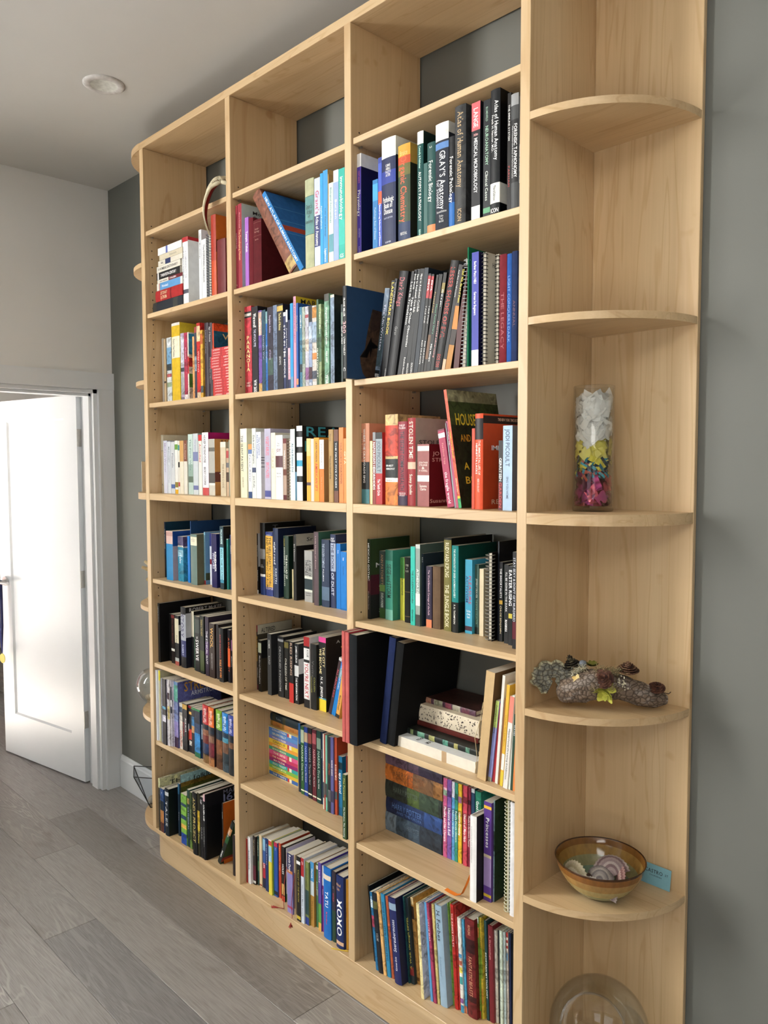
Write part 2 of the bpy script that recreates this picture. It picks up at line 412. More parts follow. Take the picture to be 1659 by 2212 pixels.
# ------------------------------------------------------------------ the bookcase
Z = dict(A1=2.5838, A2=2.264, A3=1.9132, A5=1.2107, A6=.8667, A7=.5446, B1=2.584, B2=2.2633, B3=1.9094, B5=1.2111, B6=.8657, B7=.5448,
         C1=2.5875, C2=2.2663, C3=1.9113, C5=1.2109, C6=.8653, C7=.544)
ZT, ZTT, Z4, TF, ZB, TH = 2.9034, 2.9297, 1.5547, .0263, .177, .0172
YB = .2857
case = empty('bookcase', (1.0, .14, 0)); tag(case, 'tall maple bookcase of three bays with rounded end shelves', 'bookcase')
def cpart(name, mb, mat, parent=None):
    o = mb.build(name, M[mat], parent or case); o.matrix_parent_inverse = (parent or case).matrix_world.inverted() if False else o.matrix_parent_inverse
    if not parent: o.location = (-1.0, -.14, 0)
    return o
def beveled(a, b, e=.0012):
    """board with softened arrises"""
    bm = bmesh.new()
    bmesh.ops.create_cube(bm, size=1.0)
    for v in bm.verts: v.co = Vector([(a[i]+b[i])/2 + v.co[i]*(b[i]-a[i]) for i in range(3)])
    bmesh.ops.bevel(bm, geom=bm.edges[:], offset=e, segments=1, affect='EDGES')
    mb = MB(); bm.verts.index_update()
    mb.v = [tuple(v.co) for v in bm.verts]; mb.f = [tuple(v.index for v in f.verts) for f in bm.faces]
    mb.c = [(.8, .8, .8, 1)]*len(mb.f); mb.sm = [False]*len(mb.f); bm.free(); return mb
panels = []
for k in range(4):
    panels.append(cpart('side_panel', beveled((k*W, 0, ZB-.001), (k*W+T, YB, ZT)), 'maple_z'))
cpart('top_board', beveled((0, 0, ZT), (3*W+T, YB, ZTT)), 'maple_x')
cpart('bottom_board', beveled((0, 0, ZB-.019), (3*W+T, YB, ZB)), 'maple_x')
for k in range(3):
    cpart('fixed_shelf', beveled((k*W+T, .0005, Z4-TF), ((k+1)*W, YB, Z4)), 'maple_x')
for c in range(3):
    for r in (1, 2, 3, 5, 6, 7):
        z = Z['ABC'[c]+str(r)]; x0, x1 = c*W+T+.0015, (c+1)*W-.0015
        s = cpart('shelf', beveled((x0, .0061, z-TH), (x1, .281, z)), 'maple_x')
        for px, d in ((x0-.0012, 1), (x1+.0012, -1)):
            for py in (.0316, .252):
                p = MB(); p.tube([(px, py, z-TH-.0035), (px+d*.011, py, z-TH-.0035)], .0034, 8); p.build('shelf_pin', M['steel'], s)
# pin holes (4-5 mm, flat discs painted dark for the shade inside, joined per panel face)
def holes(x, d):
    mb = MB(); n = 10
    zs = [z for z in [.7857 + .032*i for i in range(-12, 60)] if (.43 < z < 1.25 or 1.79 < z < 2.62)]
    for z in zs:
        for y in (.0316, .252):
            mb.face([(x+d*.0003, y+.0026*math.cos(2*math.pi*j/n), z+.0026*math.sin(2*math.pi*j/n)) for j in range(n)])
    return mb
for k in range(4):
    for x, d, ok in ((k*W+T, 1, k < 3), (k*W, -1, k > 0)):
        if ok:
            o = holes(x, d).build('pin_holes', M['dark'], panels[k]); o['kind'] = 'stuff'
# rounded end shelves, end backs, plinth
def quarter(sx, cx, r=BW, ry=DP, n=28, inset=0.0):
    p = [(cx, DP)]
    for i in range(n+1):
        t = math.pi/2*i/n
        p.append((cx+sx*(r-inset)*math.cos(t), DP-(ry-inset)*math.sin(t)))
    return p if sx < 0 else p[::-1]
QZ = [(2.4681, TH), (2.0069, TH), (Z4, TF), (1.0892, TH), (.6309, TH), (ZB, .019), (ZTT, TF)]
for sx, cx in ((1, 3*W+T), (-1, 0.0)):
    for z, th in QZ:
        mb = MB(); mb.prism(quarter(sx, cx), z-th, z)
        cpart('rounded_shelf', mb, 'maple_x')
    a, b = (cx, cx+BW+.001) if sx > 0 else (cx-BW-.001, cx)
    cpart('end_back_panel', beveled((a, DP, ZB-.019), (b, D, ZTT)), 'maple_z')
pl = [(0, DP)] 
R = BW-.058
pts = [(-R*math.cos(math.pi/2*i/20), DP-R*math.sin(math.pi/2*i/20)) for i in range(21)]
pts += [(3*W+T+R*math.sin(math.pi/2*i/20), DP-R*math.cos(math.pi/2*i/20)) for i in range(21)]
mb = MB(); mb.prism(pts, .001, ZB-.019)
cpart('plinth', mb, 'maple_x')

# ------------------------------------------------------------------ book builder
def spine_y(x, w, b): return -b*(1-(2*x/w-1)**2)
def parse_bands(s):
    out = []
    for q in s.split(';'):
        q = q.strip()
        if q.count(':') == 2:
            c, a, b = q.split(':'); out.append((lin(c), float(a), float(b)))
    return out
def band_col(bands, base, f):
    c = base
    for col, a, b in bands:
        if a <= f <= b: c = col
    return c
INNER = (.70, .66, .57, 1)
def make_book(name, label, cat, group, w, h, d, kind, color, texts, bands, X, loc, rot):
    root = empty(name, loc, rot); tag(root, label, cat, group)
    base = lin(color); cov = lin(X['cov']) if 'cov' in X else base
    bands = parse_bands(bands); covb = parse_bands(X.get('covb', ''))
    hard = kind == 'h'
    tb = min(.0026 if hard else .0005, w*.2)
    ov = .003 if hard else .0002
    if d < .12: ov = min(ov, .002)
    low = label.lower()
    art = 'tex' in X or any(k in low for k in ('manga', 'comic', 'horse-series', 'picture book', 'painted', 'illustrated', 'mottled', 'marbled', 'rulebook'))
    mat = M['art'] if art else (M['cloth'] if any(k in low for k in ('cloth', 'leather', 'binder', 'portfolio', 'folder', 'yearbook', 'charcoal')) else M['print'])
    if kind == 'c':
        mb = MB(); cw = min(w*.5, .012)
        mb.box((w*.5-cw/2, .006, 0), (w*.5-cw/2+.0012, d, h), base); mb.box((w*.5+cw/2-.0012, .006, 0), (w*.5+cw/2, d, h), cov)
        mb.build('cover', mat, root)
        mb = MB(); mb.box((w*.5-cw/2+.0014, .007, .002), (w*.5+cw/2-.0014, d-.003, h-.002)); mb.build('page_block', M['pages'], root)
        mb = MB(); cc = lin(X.get('coil', '888')); n = int(h/.0095); r = w*.46
        for i in range(n):
            z = .006 + (h-.012)*i/(n-1)
            path = [(w/2 + r*math.cos(t), .006 + r*1.05*math.sin(t)*.95, z) for t in [2*math.pi*j/12 for j in range(13)]]
            mb.tube(path, .0011, 4, cc, cap=False)
        mb.build('wire_coil', M['wire'], root)
    else:
        b = min(.10*w, .0028) if hard else 0.0
        ns = 6 if (hard and w > .01) else 1
        sp = [(w*i/ns, spine_y(w*i/ns, w, b)) for i in range(ns+1)]
        outer = [(0, d)] + sp + [(w, d)]                    # left cover, spine, right cover
        inner = [(tb, d)] + [(tb + (w-2*tb)*i/ns, tb) for i in range(ns+1)] + [(w-tb, d)]
        lv = {0.0, 1.0}
        for q in (bands, covb):
            for _, a, c in q: lv.add(min(max(a, 0), 1)); lv.add(min(max(c, 0), 1))
        lv = sorted(lv)
        mb = MB(); N = len(outer)
        for f0, f1 in zip(lv[:-1], lv[1:]):
            z1, z0 = h*(1-f0), h*(1-f1); fm = (f0+f1)/2
            for i in range(N-1):
                (x0, y0), (x1, y1) = outer[i], outer[i+1]
                c = base if i == 0 else (band_col(covb, cov, fm) if i == N-2 else band_col(bands, base, fm))
                mb.face([(x0, y0, z0), (x1, y1, z0), (x1, y1, z1), (x0, y0, z1)], c, ns > 1 and 0 < i < N-2)
        for i in range(N-1):
            (x0, y0), (x1, y1) = inner[i], inner[i+1]
            mb.face([(x1, y1, 0), (x0, y0, 0), (x0, y0, h), (x1, y1, h)], INNER)
            (p0, q0), (p1, q1) = outer[i], outer[i+1]
            ct = band_col(bands, base, .003) if i < N-2 else band_col(covb, cov, .003)
            mb.face([(p0, q0, h), (p1, q1, h), (x1, y1, h), (x0, y0, h)], ct)
            mb.face([(p1, q1, 0), (p0, q0, 0), (x0, y0, 0), (x1, y1, 0)], band_col(bands, base, .997))
        mb.face([(0, d, 0), (tb, d, 0), (tb, d, h), (0, d, h)], base); mb.face([(w-tb, d, 0), (w, d, 0), (w, d, h), (w-tb, d, h)], cov)
        mb.build('cover', mat, root)
        if w > .0035:
            mb = MB(); mb.box((tb, tb, ov), (w-tb, d-ov*1.3, h-ov)); mb.build('page_block', M['pages'], root)
        if hard and w > .014 and 'flat' not in X:
            pass
    # lettering
    yo = -.0005
    mbt = MB()
    for t in texts.split(';'):
        if '@' not in t: continue
        txt, q = t.split('@', 1); txt = txt.strip(); a = q.split(':')
        col = lin(a[0]); z0 = float(a[1]) if len(a) > 1 else .1; z1 = float(a[2]) if len(a) > 2 else .9
        hf = float(a[3]) if len(a) > 3 else .6; xc = float(a[4]) if len(a) > 4 else .5; o = a[5] if len(a) > 5 else 'd'
        bb = 0 if kind == 'c' else (min(.10*w, .0028) if hard else 0)
        zc = h*(1-(z0+z1)/2); ln = h*(z1-z0); X0 = w*xc
        def P(x, z): return (x, spine_y(min(max(x, 0), w), w, bb)+yo, z)
        if kind == 'c':
            def P(x, z): return (w*.5+min(w*.5, .012)/2+.0004, .03 + x, z)
        if o == 'd': put_text(mbt, txt, col, lambda s, u: P(X0+u, zc-s), ln, hf*w)
        elif o == 'u': put_text(mbt, txt, col, lambda s, u: P(X0-u, zc+s), ln, hf*w)
        elif o == 'h': put_text(mbt, txt, col, lambda s, u: P(X0+s, zc+u), hf*w, ln)
        elif o == 's':
            n = len(txt); st_ = ln/n
            for i, ch in enumerate(txt):
                zz = h*(1-z0) - st_*(i+.5)
                put_text(mbt, ch, col, lambda s, u: P(X0+s, zz+u), hf*w, st_*.82)
    if mbt.f:
        lo_ = mbt.build('spine_lettering', M['ink'], root)
        if texts.count('@') > 1: lo_['kind'] = 'stuff'
    if 'ct' in X:
        mbt = MB()
        for t in X['ct'].split('/'):
            txt, q = t.split('@', 1); a = q.split(':'); col = lin(a[0]); z0, z1, y0, y1 = [float(v) for v in a[1:5]]
            zc = h*(1-(z0+z1)/2); yc = d*(y0+y1)/2
            put_text(mbt, txt, col, lambda s, u: (w+.0005, yc+s, zc+u), d*(y1-y0), h*(z1-z0))
        lo_ = mbt.build('cover_lettering', M['ink'], root)
        if '/' in X['ct'] or True: lo_['kind'] = 'stuff'
    return root

KIND = {'h': ('hardcover_book', 'book'), 'p': ('paperback_book', 'book'), 'm': ('booklet', 'booklet'), 'c': ('spiral_notebook', 'notebook')}
NCAT = {'binder': 'binder', 'folder': 'folder', 'journal': 'journal'}
def depth(kind, h, X, y):
    d = float(X['d']) if 'd' in X else {'h': .70, 'p': .66, 'm': .66, 'c': .75}[kind]*h
    return max(.06, min(d, YB-.004-y))
BOOKS = """
C1|1.2468|0.0167|0.2805|0.0220|2.2665|0.0000|p|4b3aa0|COSTANZO@e88ab0:.17:.29:.35;Physiology@fff:.36:.62:.62;FIFTH EDITION@cfc8ee:.74:.83:.3;ELSEVIER@cfc8ee:.92:.99:.25|f1f0ee:0:.13|cov=16163c,covb=e9e9e6:0:.13,ct=P@9aa0c0:.38:.5:.3:.5|purple textbook with white top band, right bay second shelf
C1|1.3109|0.0207|0.1919|0.0220|2.2665|0.0000|p|1c76b8|Pathologic Basis of Disease@bcd8ee:.4:.85:.3|3aa0dc:.06:.3||short bright blue pocket textbook, right bay second shelf
C1|1.3333|0.0139|0.2464|0.0220|2.2665|0.0000|p|3d59c0|Clinical Drug Selection and Disease@fff:.5:.97:.4|e4572e:.37:.51;2c3f96:0:.06||thin blue textbook with orange label, right bay second shelf
C1|1.3481|0.0540|0.2890|0.0220|2.2665|0.0000|h|20294f|KUMAR@e8e8e8:.24:.265:.33:.5:h;ABBAS@e8e8e8:.27:.295:.33:.5:h;FAUSTO@e8e8e8:.3:.325:.38:.5:h;ASTER@e8e8e8:.33:.355:.33:.5:h;Pathologic@fff:.54:.59:.75:.5:h;Basis of@fff:.595:.645:.6:.5:h;Disease@fff:.65:.7:.6:.5:h;EIGHTH EDITION@aab0cc:.73:.745:.6:.5:h;ELSEVIER@c8cce0:.955:.97:.4:.5:h|f1f2ec:0:.18;2c3f96:.3:.42|cov=0c0f22,covb=e6e6dc:0:.17|thick navy textbook with white top band, right bay second shelf
C1|1.4117|0.0450|0.2550|0.0220|2.2665|0.0000|h|3f4f3c|Bruice@f0d080:.06:.11:.6:.5:h;Organic Chemistry@d8582c:.12:.8:.5;PRENTICE HALL@ddd:.9:.93:.55:.5:h|d8a23c:0:.12;c2502c:.12:.2;6b6a3a:.2:.32;2c3a5c:.8:1|cov=c89c48,covb=2a2a20:.2:1|thick green chemistry textbook with orange top, right bay second shelf
C1|1.4826|0.0216|0.2711|0.0220|2.2665|0.0000|h|0f4a48|Connolly & Finkbeiner@cfe:.14:.35:.28;AUTOPSY PATHOLOGY@e6efe8:.38:.85:.42;ELSEVIER@cfe:.93:.99:.25|eef0ea:0:.12|cov=0a2420,ct=Get Full@eee:.07:.11:.3:.8|dark green pathology textbook with white top, right bay second shelf
C1|1.5054|0.0124|0.1855|0.0220|2.2665|0.0000|p|35605c||||narrow plain grey-green book, right bay second shelf
C1|1.5182|0.0283|0.2317|0.0220|2.2665|0.0000|h|27504e|Li@dfe6e0:.04:.06:.3:.5:h;Forensic Biology@f0f2ea:.2:.65:.48|e09060:.9:1||dark green textbook with orange foot band, right bay second shelf
C1|1.5472|0.0439|0.2696|0.0220|2.2665|0.0000|h|3a3d46|GRAY'S Anatomy@e9eaec:.26:.8:.42:.58;for Students@c8cad0:.52:.78:.26:.25;Second Edition@ddd:.81:.83:.75:.5:h;Drake@ccc:.85:.87:.3:.5:h;Vogl@ccc:.875:.895:.25:.5:h;Mitchell@ccc:.9:.92:.35:.5:h|edeeea:0:.16;6a90c8:.18:.24|cov=20222a,covb=d8d6cc:0:.1|thick charcoal textbook with white top band, right bay second shelf
C1|1.5927|0.0186|0.2265|0.0220|2.2665|0.0000|h|17181c|Forensic Pathology@fff:.22:.72:.6|2a6ab4:.72:1;20386a:.62:.72||black and blue forensic textbook, right bay second shelf
C1|1.6123|0.0356|0.2938|0.0220|2.2665|0.0000|h|37383a|Atlas of Human Anatomy@b49a72:.05:.68:.5:.55;ICON@b49a72:.86:.96:.35||tex=1|tall marbled dark grey atlas with tan lettering, right bay second shelf
C1|1.6661|0.0268|0.2858|0.0220|2.2665|0.0000|p|15161c|LANGE@fff:.05:.21:.5;MEDICAL MICROBIOLOGY@fff:.3:.76:.4;24th Edition@fbb:.25:.29:.5:.5:h|e0656c:0:.235;eeeeec:.87:.985||black textbook with salmon top band, right bay second shelf
C1|1.7031|0.0214|0.2804|0.0220|2.2665|0.0000|p|14181e|BLUMENFELD@8fb09c:.06:.18:.3;NEUROANATOMY@9fc6ae:.22:.55:.42;Clinical Cases@cfd8d0:.6:.85:.38|5f9a74:.91:.955||black textbook with sage green lettering, right bay second shelf
C1|1.7252|0.0283|0.2961|0.0220|2.2665|0.0000|h|16181c|Atlas of Human Anatomy@fff:.09:.56:.36:.68;Frank H. Netter, M.D.@ddd:.2:.49:.26:.28;Third Edition@333:.76:.88:.25;ICON@fff:.94:.975:.8:.5:h|ecece6:.74:.9|cov=08080a,covb=d8d8d0:.74:.9|tallest black atlas with white label near foot, right bay second shelf
C1|1.7754|0.0096|0.2745|0.0220|2.2665|0.0000|p|14100f|THE IMMUNE SYSTEM@ddd:.1:.4:.5;PARHAM@a03030:.6:.8:.5|||thin black textbook beside tallest atlas, right bay second shelf
C1|1.7856|0.0214|0.2674|0.0220|2.2665|0.0000|h|4a4c4e|FORENSIC TAPHONOMY@fff:.26:.72:.38:.68;The Postmortem Fate of Human Remains@ddd:.27:.72:.18:.3|2a2b2d:.22:.76;9a9c9e:0:.1||grey and black textbook with white serif title, right bay second shelf
C1|1.8080|0.0090|0.2576|0.0220|2.2665|0.0000|h|2e2f30|Handbook to Forensic Practice@ccc:.3:.9:.3|||dark grey book against the right panel, right bay second shelf
C2|1.2847|0.0187|0.2541|0.0500|1.9115|0.1815|p|6f8094|The Un-Written@dde:.15:.7:.4;VERTIGO@fff:.93:.985:.9:.5:h|3a4a52:.3:.86;10181c:.9:1||slate blue comic paperback leaning beside protruding book, right bay third shelf
C2|1.3069|0.0149|0.2718|0.0500|1.9115|0.1866|p|14141a|LANDMARK BOOK@d9c23c:.02:.55:.6|||thin black book with yellow upper lettering, right bay third shelf
C2|1.3234|0.0098|0.2751|0.0500|1.9115|0.1723|p|16161a|Harvest & Hell Reflections@bbb:.04:.3:.5;KODANSHA@ccc:.9:.98:.4|||very thin black book, right bay third shelf
C2|1.3352|0.0343|0.2891|0.0500|1.9115|0.1838|h|1d1d20|Dark Kings@b8646c:.06:.33:.55;Guran@888:.52:.6:.3|||thick black book with red script title, right bay third shelf
C2|1.3780|0.0137|0.2848|0.0500|1.9115|0.2014|p|131418|Lost in Translation@ddd:.1:.5:.5|||thin black book with white title, right bay third shelf
C2|1.3933|0.0124|0.2862|0.0500|1.9115|0.1832|p|15171c|Erotic Worlds@eee:.04:.18:.5;Tales & Other Obscenities@eee:.25:.72:.6;Random House@ddd:.82:.98:.5|||black book with bold white title down spine, right bay third shelf
C2|1.4080|0.0140|0.2854|0.0500|1.9115|0.1638|p|17191c|How to Awakened - Cave Bells@eee:.05:.4:.5;GOLDEN@ddd:.88:.98:.4|||black graphic novel with short white title, right bay third shelf
C2|1.4235|0.0147|0.2839|0.0500|1.9115|0.1553|p|15181c|How to Awakened - Coal Bells@ddd:.05:.4:.5;GOLDEN@ddd:.88:.98:.4|||black graphic novel beside its twin, right bay third shelf
C2|1.4404|0.0145|0.2833|0.0500|1.9115|0.1505|p|1a2430||||navy black book without lettering, right bay third shelf
C2|1.4560|0.0099|0.2662|0.0500|1.9115|0.1536|p|141416|DEVIL@fff:.03:.2:.5;TALE ONE@ddd:.3:.5:.4;RED DRAGON@ddd:.6:.95:.4|b03038:.02:.24||black book with red block at top, first of pair, right bay third shelf
C2|1.4668|0.0090|0.2629|0.0500|1.9115|0.1603|p|141416|DEVIL@fff:.03:.2:.5;TALE TWO@ddd:.3:.5:.4;RED DRAGON@ddd:.6:.95:.4|b03038:.02:.24||black book with red block at top, second of pair, right bay third shelf
C2|1.4771|0.0097|0.2592|0.0500|1.9115|0.1877|p|1a1512|Pressed Steel@c8a860:.05:.5:.4|6a4a30:.6:.85||black and brown thin book, right bay third shelf
C2|1.4878|0.0132|0.2585|0.0500|1.9115|0.1772|p|101114|Mama Family Diary@5f9a7a:.3:.6:.4;Mila Maupa@eee:.7:.88:.4|||black book with green lettering, right bay third shelf
C2|1.5020|0.0111|0.2607|0.0500|1.9115|0.1873|p|141412|Grill a pat@eee:.1:.4:.4;assorted advertising@d99:.42:.9:.4|8a7a40:.1:.2||thin black book next to red-lettered volume, right bay third shelf
C2|1.5141|0.0264|0.2861|0.0500|1.9115|0.2149|h|2b2b2c|LESSER SHADES OF EVIL@b8443c:.06:.7:.55;EOS 1200@b8443c:.84:.96:.45|||dark grey book with red title, right bay third shelf
C2|1.5431|0.0103|0.2739|0.0500|1.9115|0.2180|p|1b1b1e|And then we fell in Love@ddd:.05:.3:.4|d8b090:.88:1||thin black book with cream foot, right bay third shelf
C2|1.5553|0.0182|0.2684|0.0500|1.9115|0.2133|p|2a1c16|Rand - Nick, the art of dreams@e2d24a:.04:.35:.4|c8802c:.38:.6;b07828:.75:1||brown and orange book with yellow lettering, right bay third shelf
C2|1.5846|0.0174|0.2613|0.0500|1.9115|0.1168|p|4a1518||||dark red book next to coil notebook, right bay third shelf
C2|1.6059|0.0187|0.2818|0.0500|1.9115|0.0402|c|dfe0e2|||coil=b0b2b6|white notebook with silver wire coil, right bay third shelf
C2|1.6313|0.0041|0.3068|0.0500|1.9115|0.0000|m|126a48|||n=folder|thin tall green card folder, right bay third shelf
C2|1.6456|0.0222|0.2902|0.0500|1.9115|0.0000|p|3038a0|Berliner Platz 1 NEU@fff:.08:.27:.35;German for Beginners@fff:.34:.54:.35|eeeef2:.84:1|cov=14163c|bright blue language textbook with white barcode label, right bay third shelf
C2|1.6735|0.0171|0.2862|0.0500|1.9115|0.0000|c|b5b2a8|He@444:.08:.12:.8:.5:h||coil=202226,cov=b5b2a8,d=.23|grey coil-bound notebook with dark printed circles, right bay third shelf
C2|1.7160|0.0125|0.2741|0.0500|1.9115|0.0000|c|c9c5b4|||coil=111214|cream notebook with thick black comb binding, right bay third shelf
C2|1.7339|0.0208|0.2680|0.0500|1.9115|0.0000|h|7a2630|THE LEGACY@9a4048:.3:.9:.45|||dark red cloth yearbook, right bay third shelf
C2|1.7564|0.0134|0.2659|0.0500|1.9115|0.0000|h|2d5ca8|LIGHT CONQUERS DARK@6f98d0:.2:.8:.5|||medium blue cloth yearbook, right bay third shelf
C2|1.7709|0.0156|0.2690|0.0500|1.9115|0.0000|h|26345c|ANNUAL@5a3a50:.3:.8:.4|||dark navy cloth yearbook against panel, right bay third shelf
C3|1.2468|0.0333|0.2324|0.0350|1.5549|0.0000|h|cf8e70|WHERE THE CRAWDADS SING@fff:.07:.74:.24:.45;DELIA OWENS@3a2a22:.12:.45:.18:.13|1d2426:.48:.82;4a8088:.82:1||peach novel with black tree line and teal foot, right bay fourth shelf
C3|1.2829|0.0096|0.1811|0.0350|1.5549|0.0000|p|f0e2a4||||thin cream yellow booklet, right bay fourth shelf
C3|1.2944|0.0114|0.2057|0.0350|1.5549|0.0000|p|8c3c38|NAPOLEON'S HEMORRHOIDS@fff:.14:.8:.75|8a8c90:0:.12||thin dark red paperback with white lettering, right bay fourth shelf
C3|1.3067|0.0265|0.2047|0.0350|1.5549|0.0000|p|b23034|JODI PICOULT@4a5a66:.12:.55:.5;The Tenth Circle@fff:.65:.88:.4|16181a:0:.09;9aa4ac:.09:.57||paperback with grey top and red lower half, right bay fourth shelf
C3|1.3465|0.0491|0.2530|0.0350|1.5549|0.0000|h|d07a38|ERNEST@fff:.555:.575:.6:.4:h;HEMINGWAY@fff:.59:.61:.7:.45:h;SIX NOVELS@444:.72:.735:.6:.4:h|d9b780:0:.49;c2402c:.12:.46;1d1f20:.49:.7;f0efe8:.7:.745|cov=b8a070|thick omnibus with painted figure and orange lower band, right bay fourth shelf
C3|1.3969|0.0359|0.2317|0.0350|1.5549|0.0000|h|8f2c3a|PHILIP@f0d8d8:.035:.06:.6:.5:h;PULLMAN@f0d8d8:.065:.09:.7:.5:h;THE SECRET COMMONWEALTH@20162a:.12:.82:.42;THE BOOK@f0d8d8:.845:.865:.75:.5:h;OF DUST@f0d8d8:.87:.89:.6:.5:h|3a2a42:.88:1||wine red hardcover with dark title, right bay fourth shelf
C3|1.4345|0.0293|0.2400|0.0350|1.5549|0.0000|h|982c30|STOLEN TIME@f0d8c8:.04:.46:.5;Sunny Jacobs@f5ead8:.64:.87:.35|d8b8a0:.5:.58|cov=a49c90,ct=STOLEN@333:.25:.3:.08:.7|brick red hardcover with white bird on spine, right bay fourth shelf
C3|1.4708|0.0429|0.1680|0.0350|1.5549|0.0000|p|955250|JONATHAN@e8d0c8:.28:.31:.75:.5:h;STRANGE@e8d0c8:.32:.35:.7:.5:h;&@e8d0c8:.36:.4:.25:.5:h;Mr NORRELL@e8d0c8:.41:.44:.75:.5:h;Susanna@f5e8e0:.65:.69:.6:.5:h;Clarke@f5e8e0:.7:.74:.5:.5:h|e8d8d0:.03:.11;f0e6e0:.5:.6|cov=6a1a1e,ct=JO@d8b0a0:.12:.18:.05:.4/STR@d8b0a0:.22:.28:.05:.5/Susanna@d8b0a0:.88:.94:.02:.7,d=.12|thick worn dusty-rose paperback with white bird, right bay fourth shelf
C3|1.5794|0.0229|0.2069|0.0350|1.5549|-0.1736|p|a62a50|the fragile world@f5d8e0:.55:.95:.4:.45;Paul David Tripp@d88:.18:.45:.22|6e1a34:.0:.02;f0f0f0:.05:.11||magenta paperback leaning left, right bay fourth shelf
C3|1.6038|0.0051|0.2239|0.0350|1.5549|-0.1500|p|8a8a92||||thin grey book leaning left, right bay fourth shelf
C3|1.6097|0.0073|0.2286|0.0350|1.5549|-0.1648|p|b04a6a|CALL ME@e8c0c8:.1:.3:.5|||thin rose book leaning left, right bay fourth shelf
C3|1.6182|0.0094|0.3120|0.0350|1.5549|-0.1734|h|dd5230|HOUSEPLANT IN THE GARDEN@f0c040:.36:.58:.5;GREGORY BALT@f0d8b0:.75:.88:.4|e8c030:.9:.92;2f9a5a:.92:1|cov=2a3a24,covb=8f9478:0:.1;3a4a2a:.1:.3;243020:.3:1,ct=HOUSE@d9c93a:.2:.3:.1:.5/AND@c8a030:.38:.44:.15:.35/A@d9c93a:.62:.68:.15:.25/BUG@d9c93a:.74:.8:.15:.5,d=.21|tall picture book with orange spine leaning left, right bay fourth shelf
C3|1.6606|0.0093|0.2041|0.0350|1.5549|0.0000|p|c4401e||||thin orange-red book behind biography, right bay fourth shelf
C3|1.6713|0.0256|0.2406|0.0350|1.5549|0.0000|h|d6502c|THE IMMORTAL LIFE OF@f5d8c8:.28:.64:.24:.62;HENRIETTA LACKS@fff:.31:.63:.24:.25;REBECCA SKLOOT@f5d8c8:.68:.82:.22|2a2426:.05:.27|cov=c04a28,covb=2a2020:.02:.1,ct=THE NEW YORK TIMES BESTSELLER@f0c8b0:.04:.07:.35:.98/IMM@fff:.33:.38:.2:.45/REB@f0d0b0:.9:.95:.2:.5|orange-red biography with dark figure photograph, right bay fourth shelf
C3|1.7455|0.0120|0.1719|0.0350|1.5549|0.0000|p|5c161a|GERRITSEN@fff:.25:.58:.6;GARDEN@c04040:.6:.96:.6|1a1214:.0:.6||black and dark red thriller paperback, right bay fourth shelf
C3|1.7588|0.0280|0.2074|0.0350|1.5549|0.0000|p|a9c4e0|JODI PICOULT@3a4a66:.04:.48:.42;SING YOU HOME@40506e:.6:.86:.22||cov=5a5f6a|pale blue paperback against right panel, right bay fourth shelf
C4|1.2468|0.0127|0.2377|0.0572|1.2111|0.0000|h|26301e|MEXICAN GOTHIC@fff:.05:.52:.45;Silvia Moreno-Garcia@c8b8b0:.65:.88:.25|4a1a26:.5:.68;1e1e1c:.68:1|cov=2f3f22,covb=4a1a28:.45:.7;1c1c1c:.7:1,ct=M@ddd:.3:.36:.1:.3/G@ddd:.57:.63:.2:.35/Silvia@ddd:.88:.93:.08:.7|dark green and maroon hardcover first in its row, right bay fifth shelf
C4|1.2618|0.0233|0.2011|0.0917|1.2111|0.0000|p|3d4a46|ANN PATCHETT@b08a66:.05:.5:.4;STATE of WONDER@e6efe6:.62:.84:.4|6a8a4a:.5:.6;3c5a30:.85:1||slate grey novel with green foot, right bay fifth shelf
C4|1.2921|0.0301|0.2070|0.0871|1.2111|0.0000|p|3d8f7c|SIEGE and STORM@12382e:.2:.68:.6|2a6a5a:.0:.15;78b8a8:.85:1||sea green fantasy paperback with dark title, right bay fifth shelf
C4|1.3287|0.0170|0.1854|0.1124|1.2111|0.0000|p|d6d650|SOPHOCLES ANTIGONE@3a5a30:.12:.6:.35|4a8a42:0:.33||yellow and green school edition, right bay fifth shelf
C4|1.3603|0.0211|0.1886|0.0988|1.2111|0.0000|h|1c1e1c|CITIES@998:.1:.13:.6:.5:h;of@998:.15:.17:.2:.5:h;VALOUR@998:.19:.22:.6:.5:h|6a5a3a:.52:.53;6a5a3a:.9:.91||small black cloth book with faint gilt lines, right bay fifth shelf
C4|1.3990|0.0171|0.2249|0.0827|1.2111|0.0000|p|2fbcab|THE STUDENT'S Catullus@0f3a38:.3:.72:.4;Garrison@0f3a38:.8:.95:.4|||bright turquoise paperback, right bay fifth shelf
C4|1.4175|0.0169|0.2323|0.0840|1.2111|0.0000|p|8f9f98|ATHENAZE@e8eee8:.3:.6:.5|c8d0cc:0:.05;dfe6e2:.6:.75;3a3f3c:.86:1|cov=4c5f5a,ct=A@26302c:.14:.24:.08:.35|pale grey-green textbook with darker cover, right bay fifth shelf
C4|1.4347|0.0054|0.2064|0.0914|1.2111|0.0000|p|1d2c38|SAY@e8e8e0:.03:.14:.6|||navy book mostly hidden by purple spine, right bay fifth shelf
C4|1.4510|0.0207|0.1728|0.0923|1.2111|0.0000|p|2a2038|The World Beneath Carnage of the Rails@c8a8b8:.06:.8:.3|d88058:.87:1||dark purple paperback with orange foot, right bay fifth shelf
C4|1.4739|0.0281|0.1747|0.0944|1.2111|0.0000|h|6d5743||||worn brown leather-like book without title, right bay fifth shelf
C4|1.5149|0.0266|0.2565|0.0947|1.2111|0.0000|h|77713c|RUDYARD KIPLING@e8e2c0:.05:.42:.5;THE JUNGLE BOOK@e8e2c0:.5:.96:.5|1a1a16:0:.02|cov=10100e|tall olive book in black slipcase, right bay fifth shelf
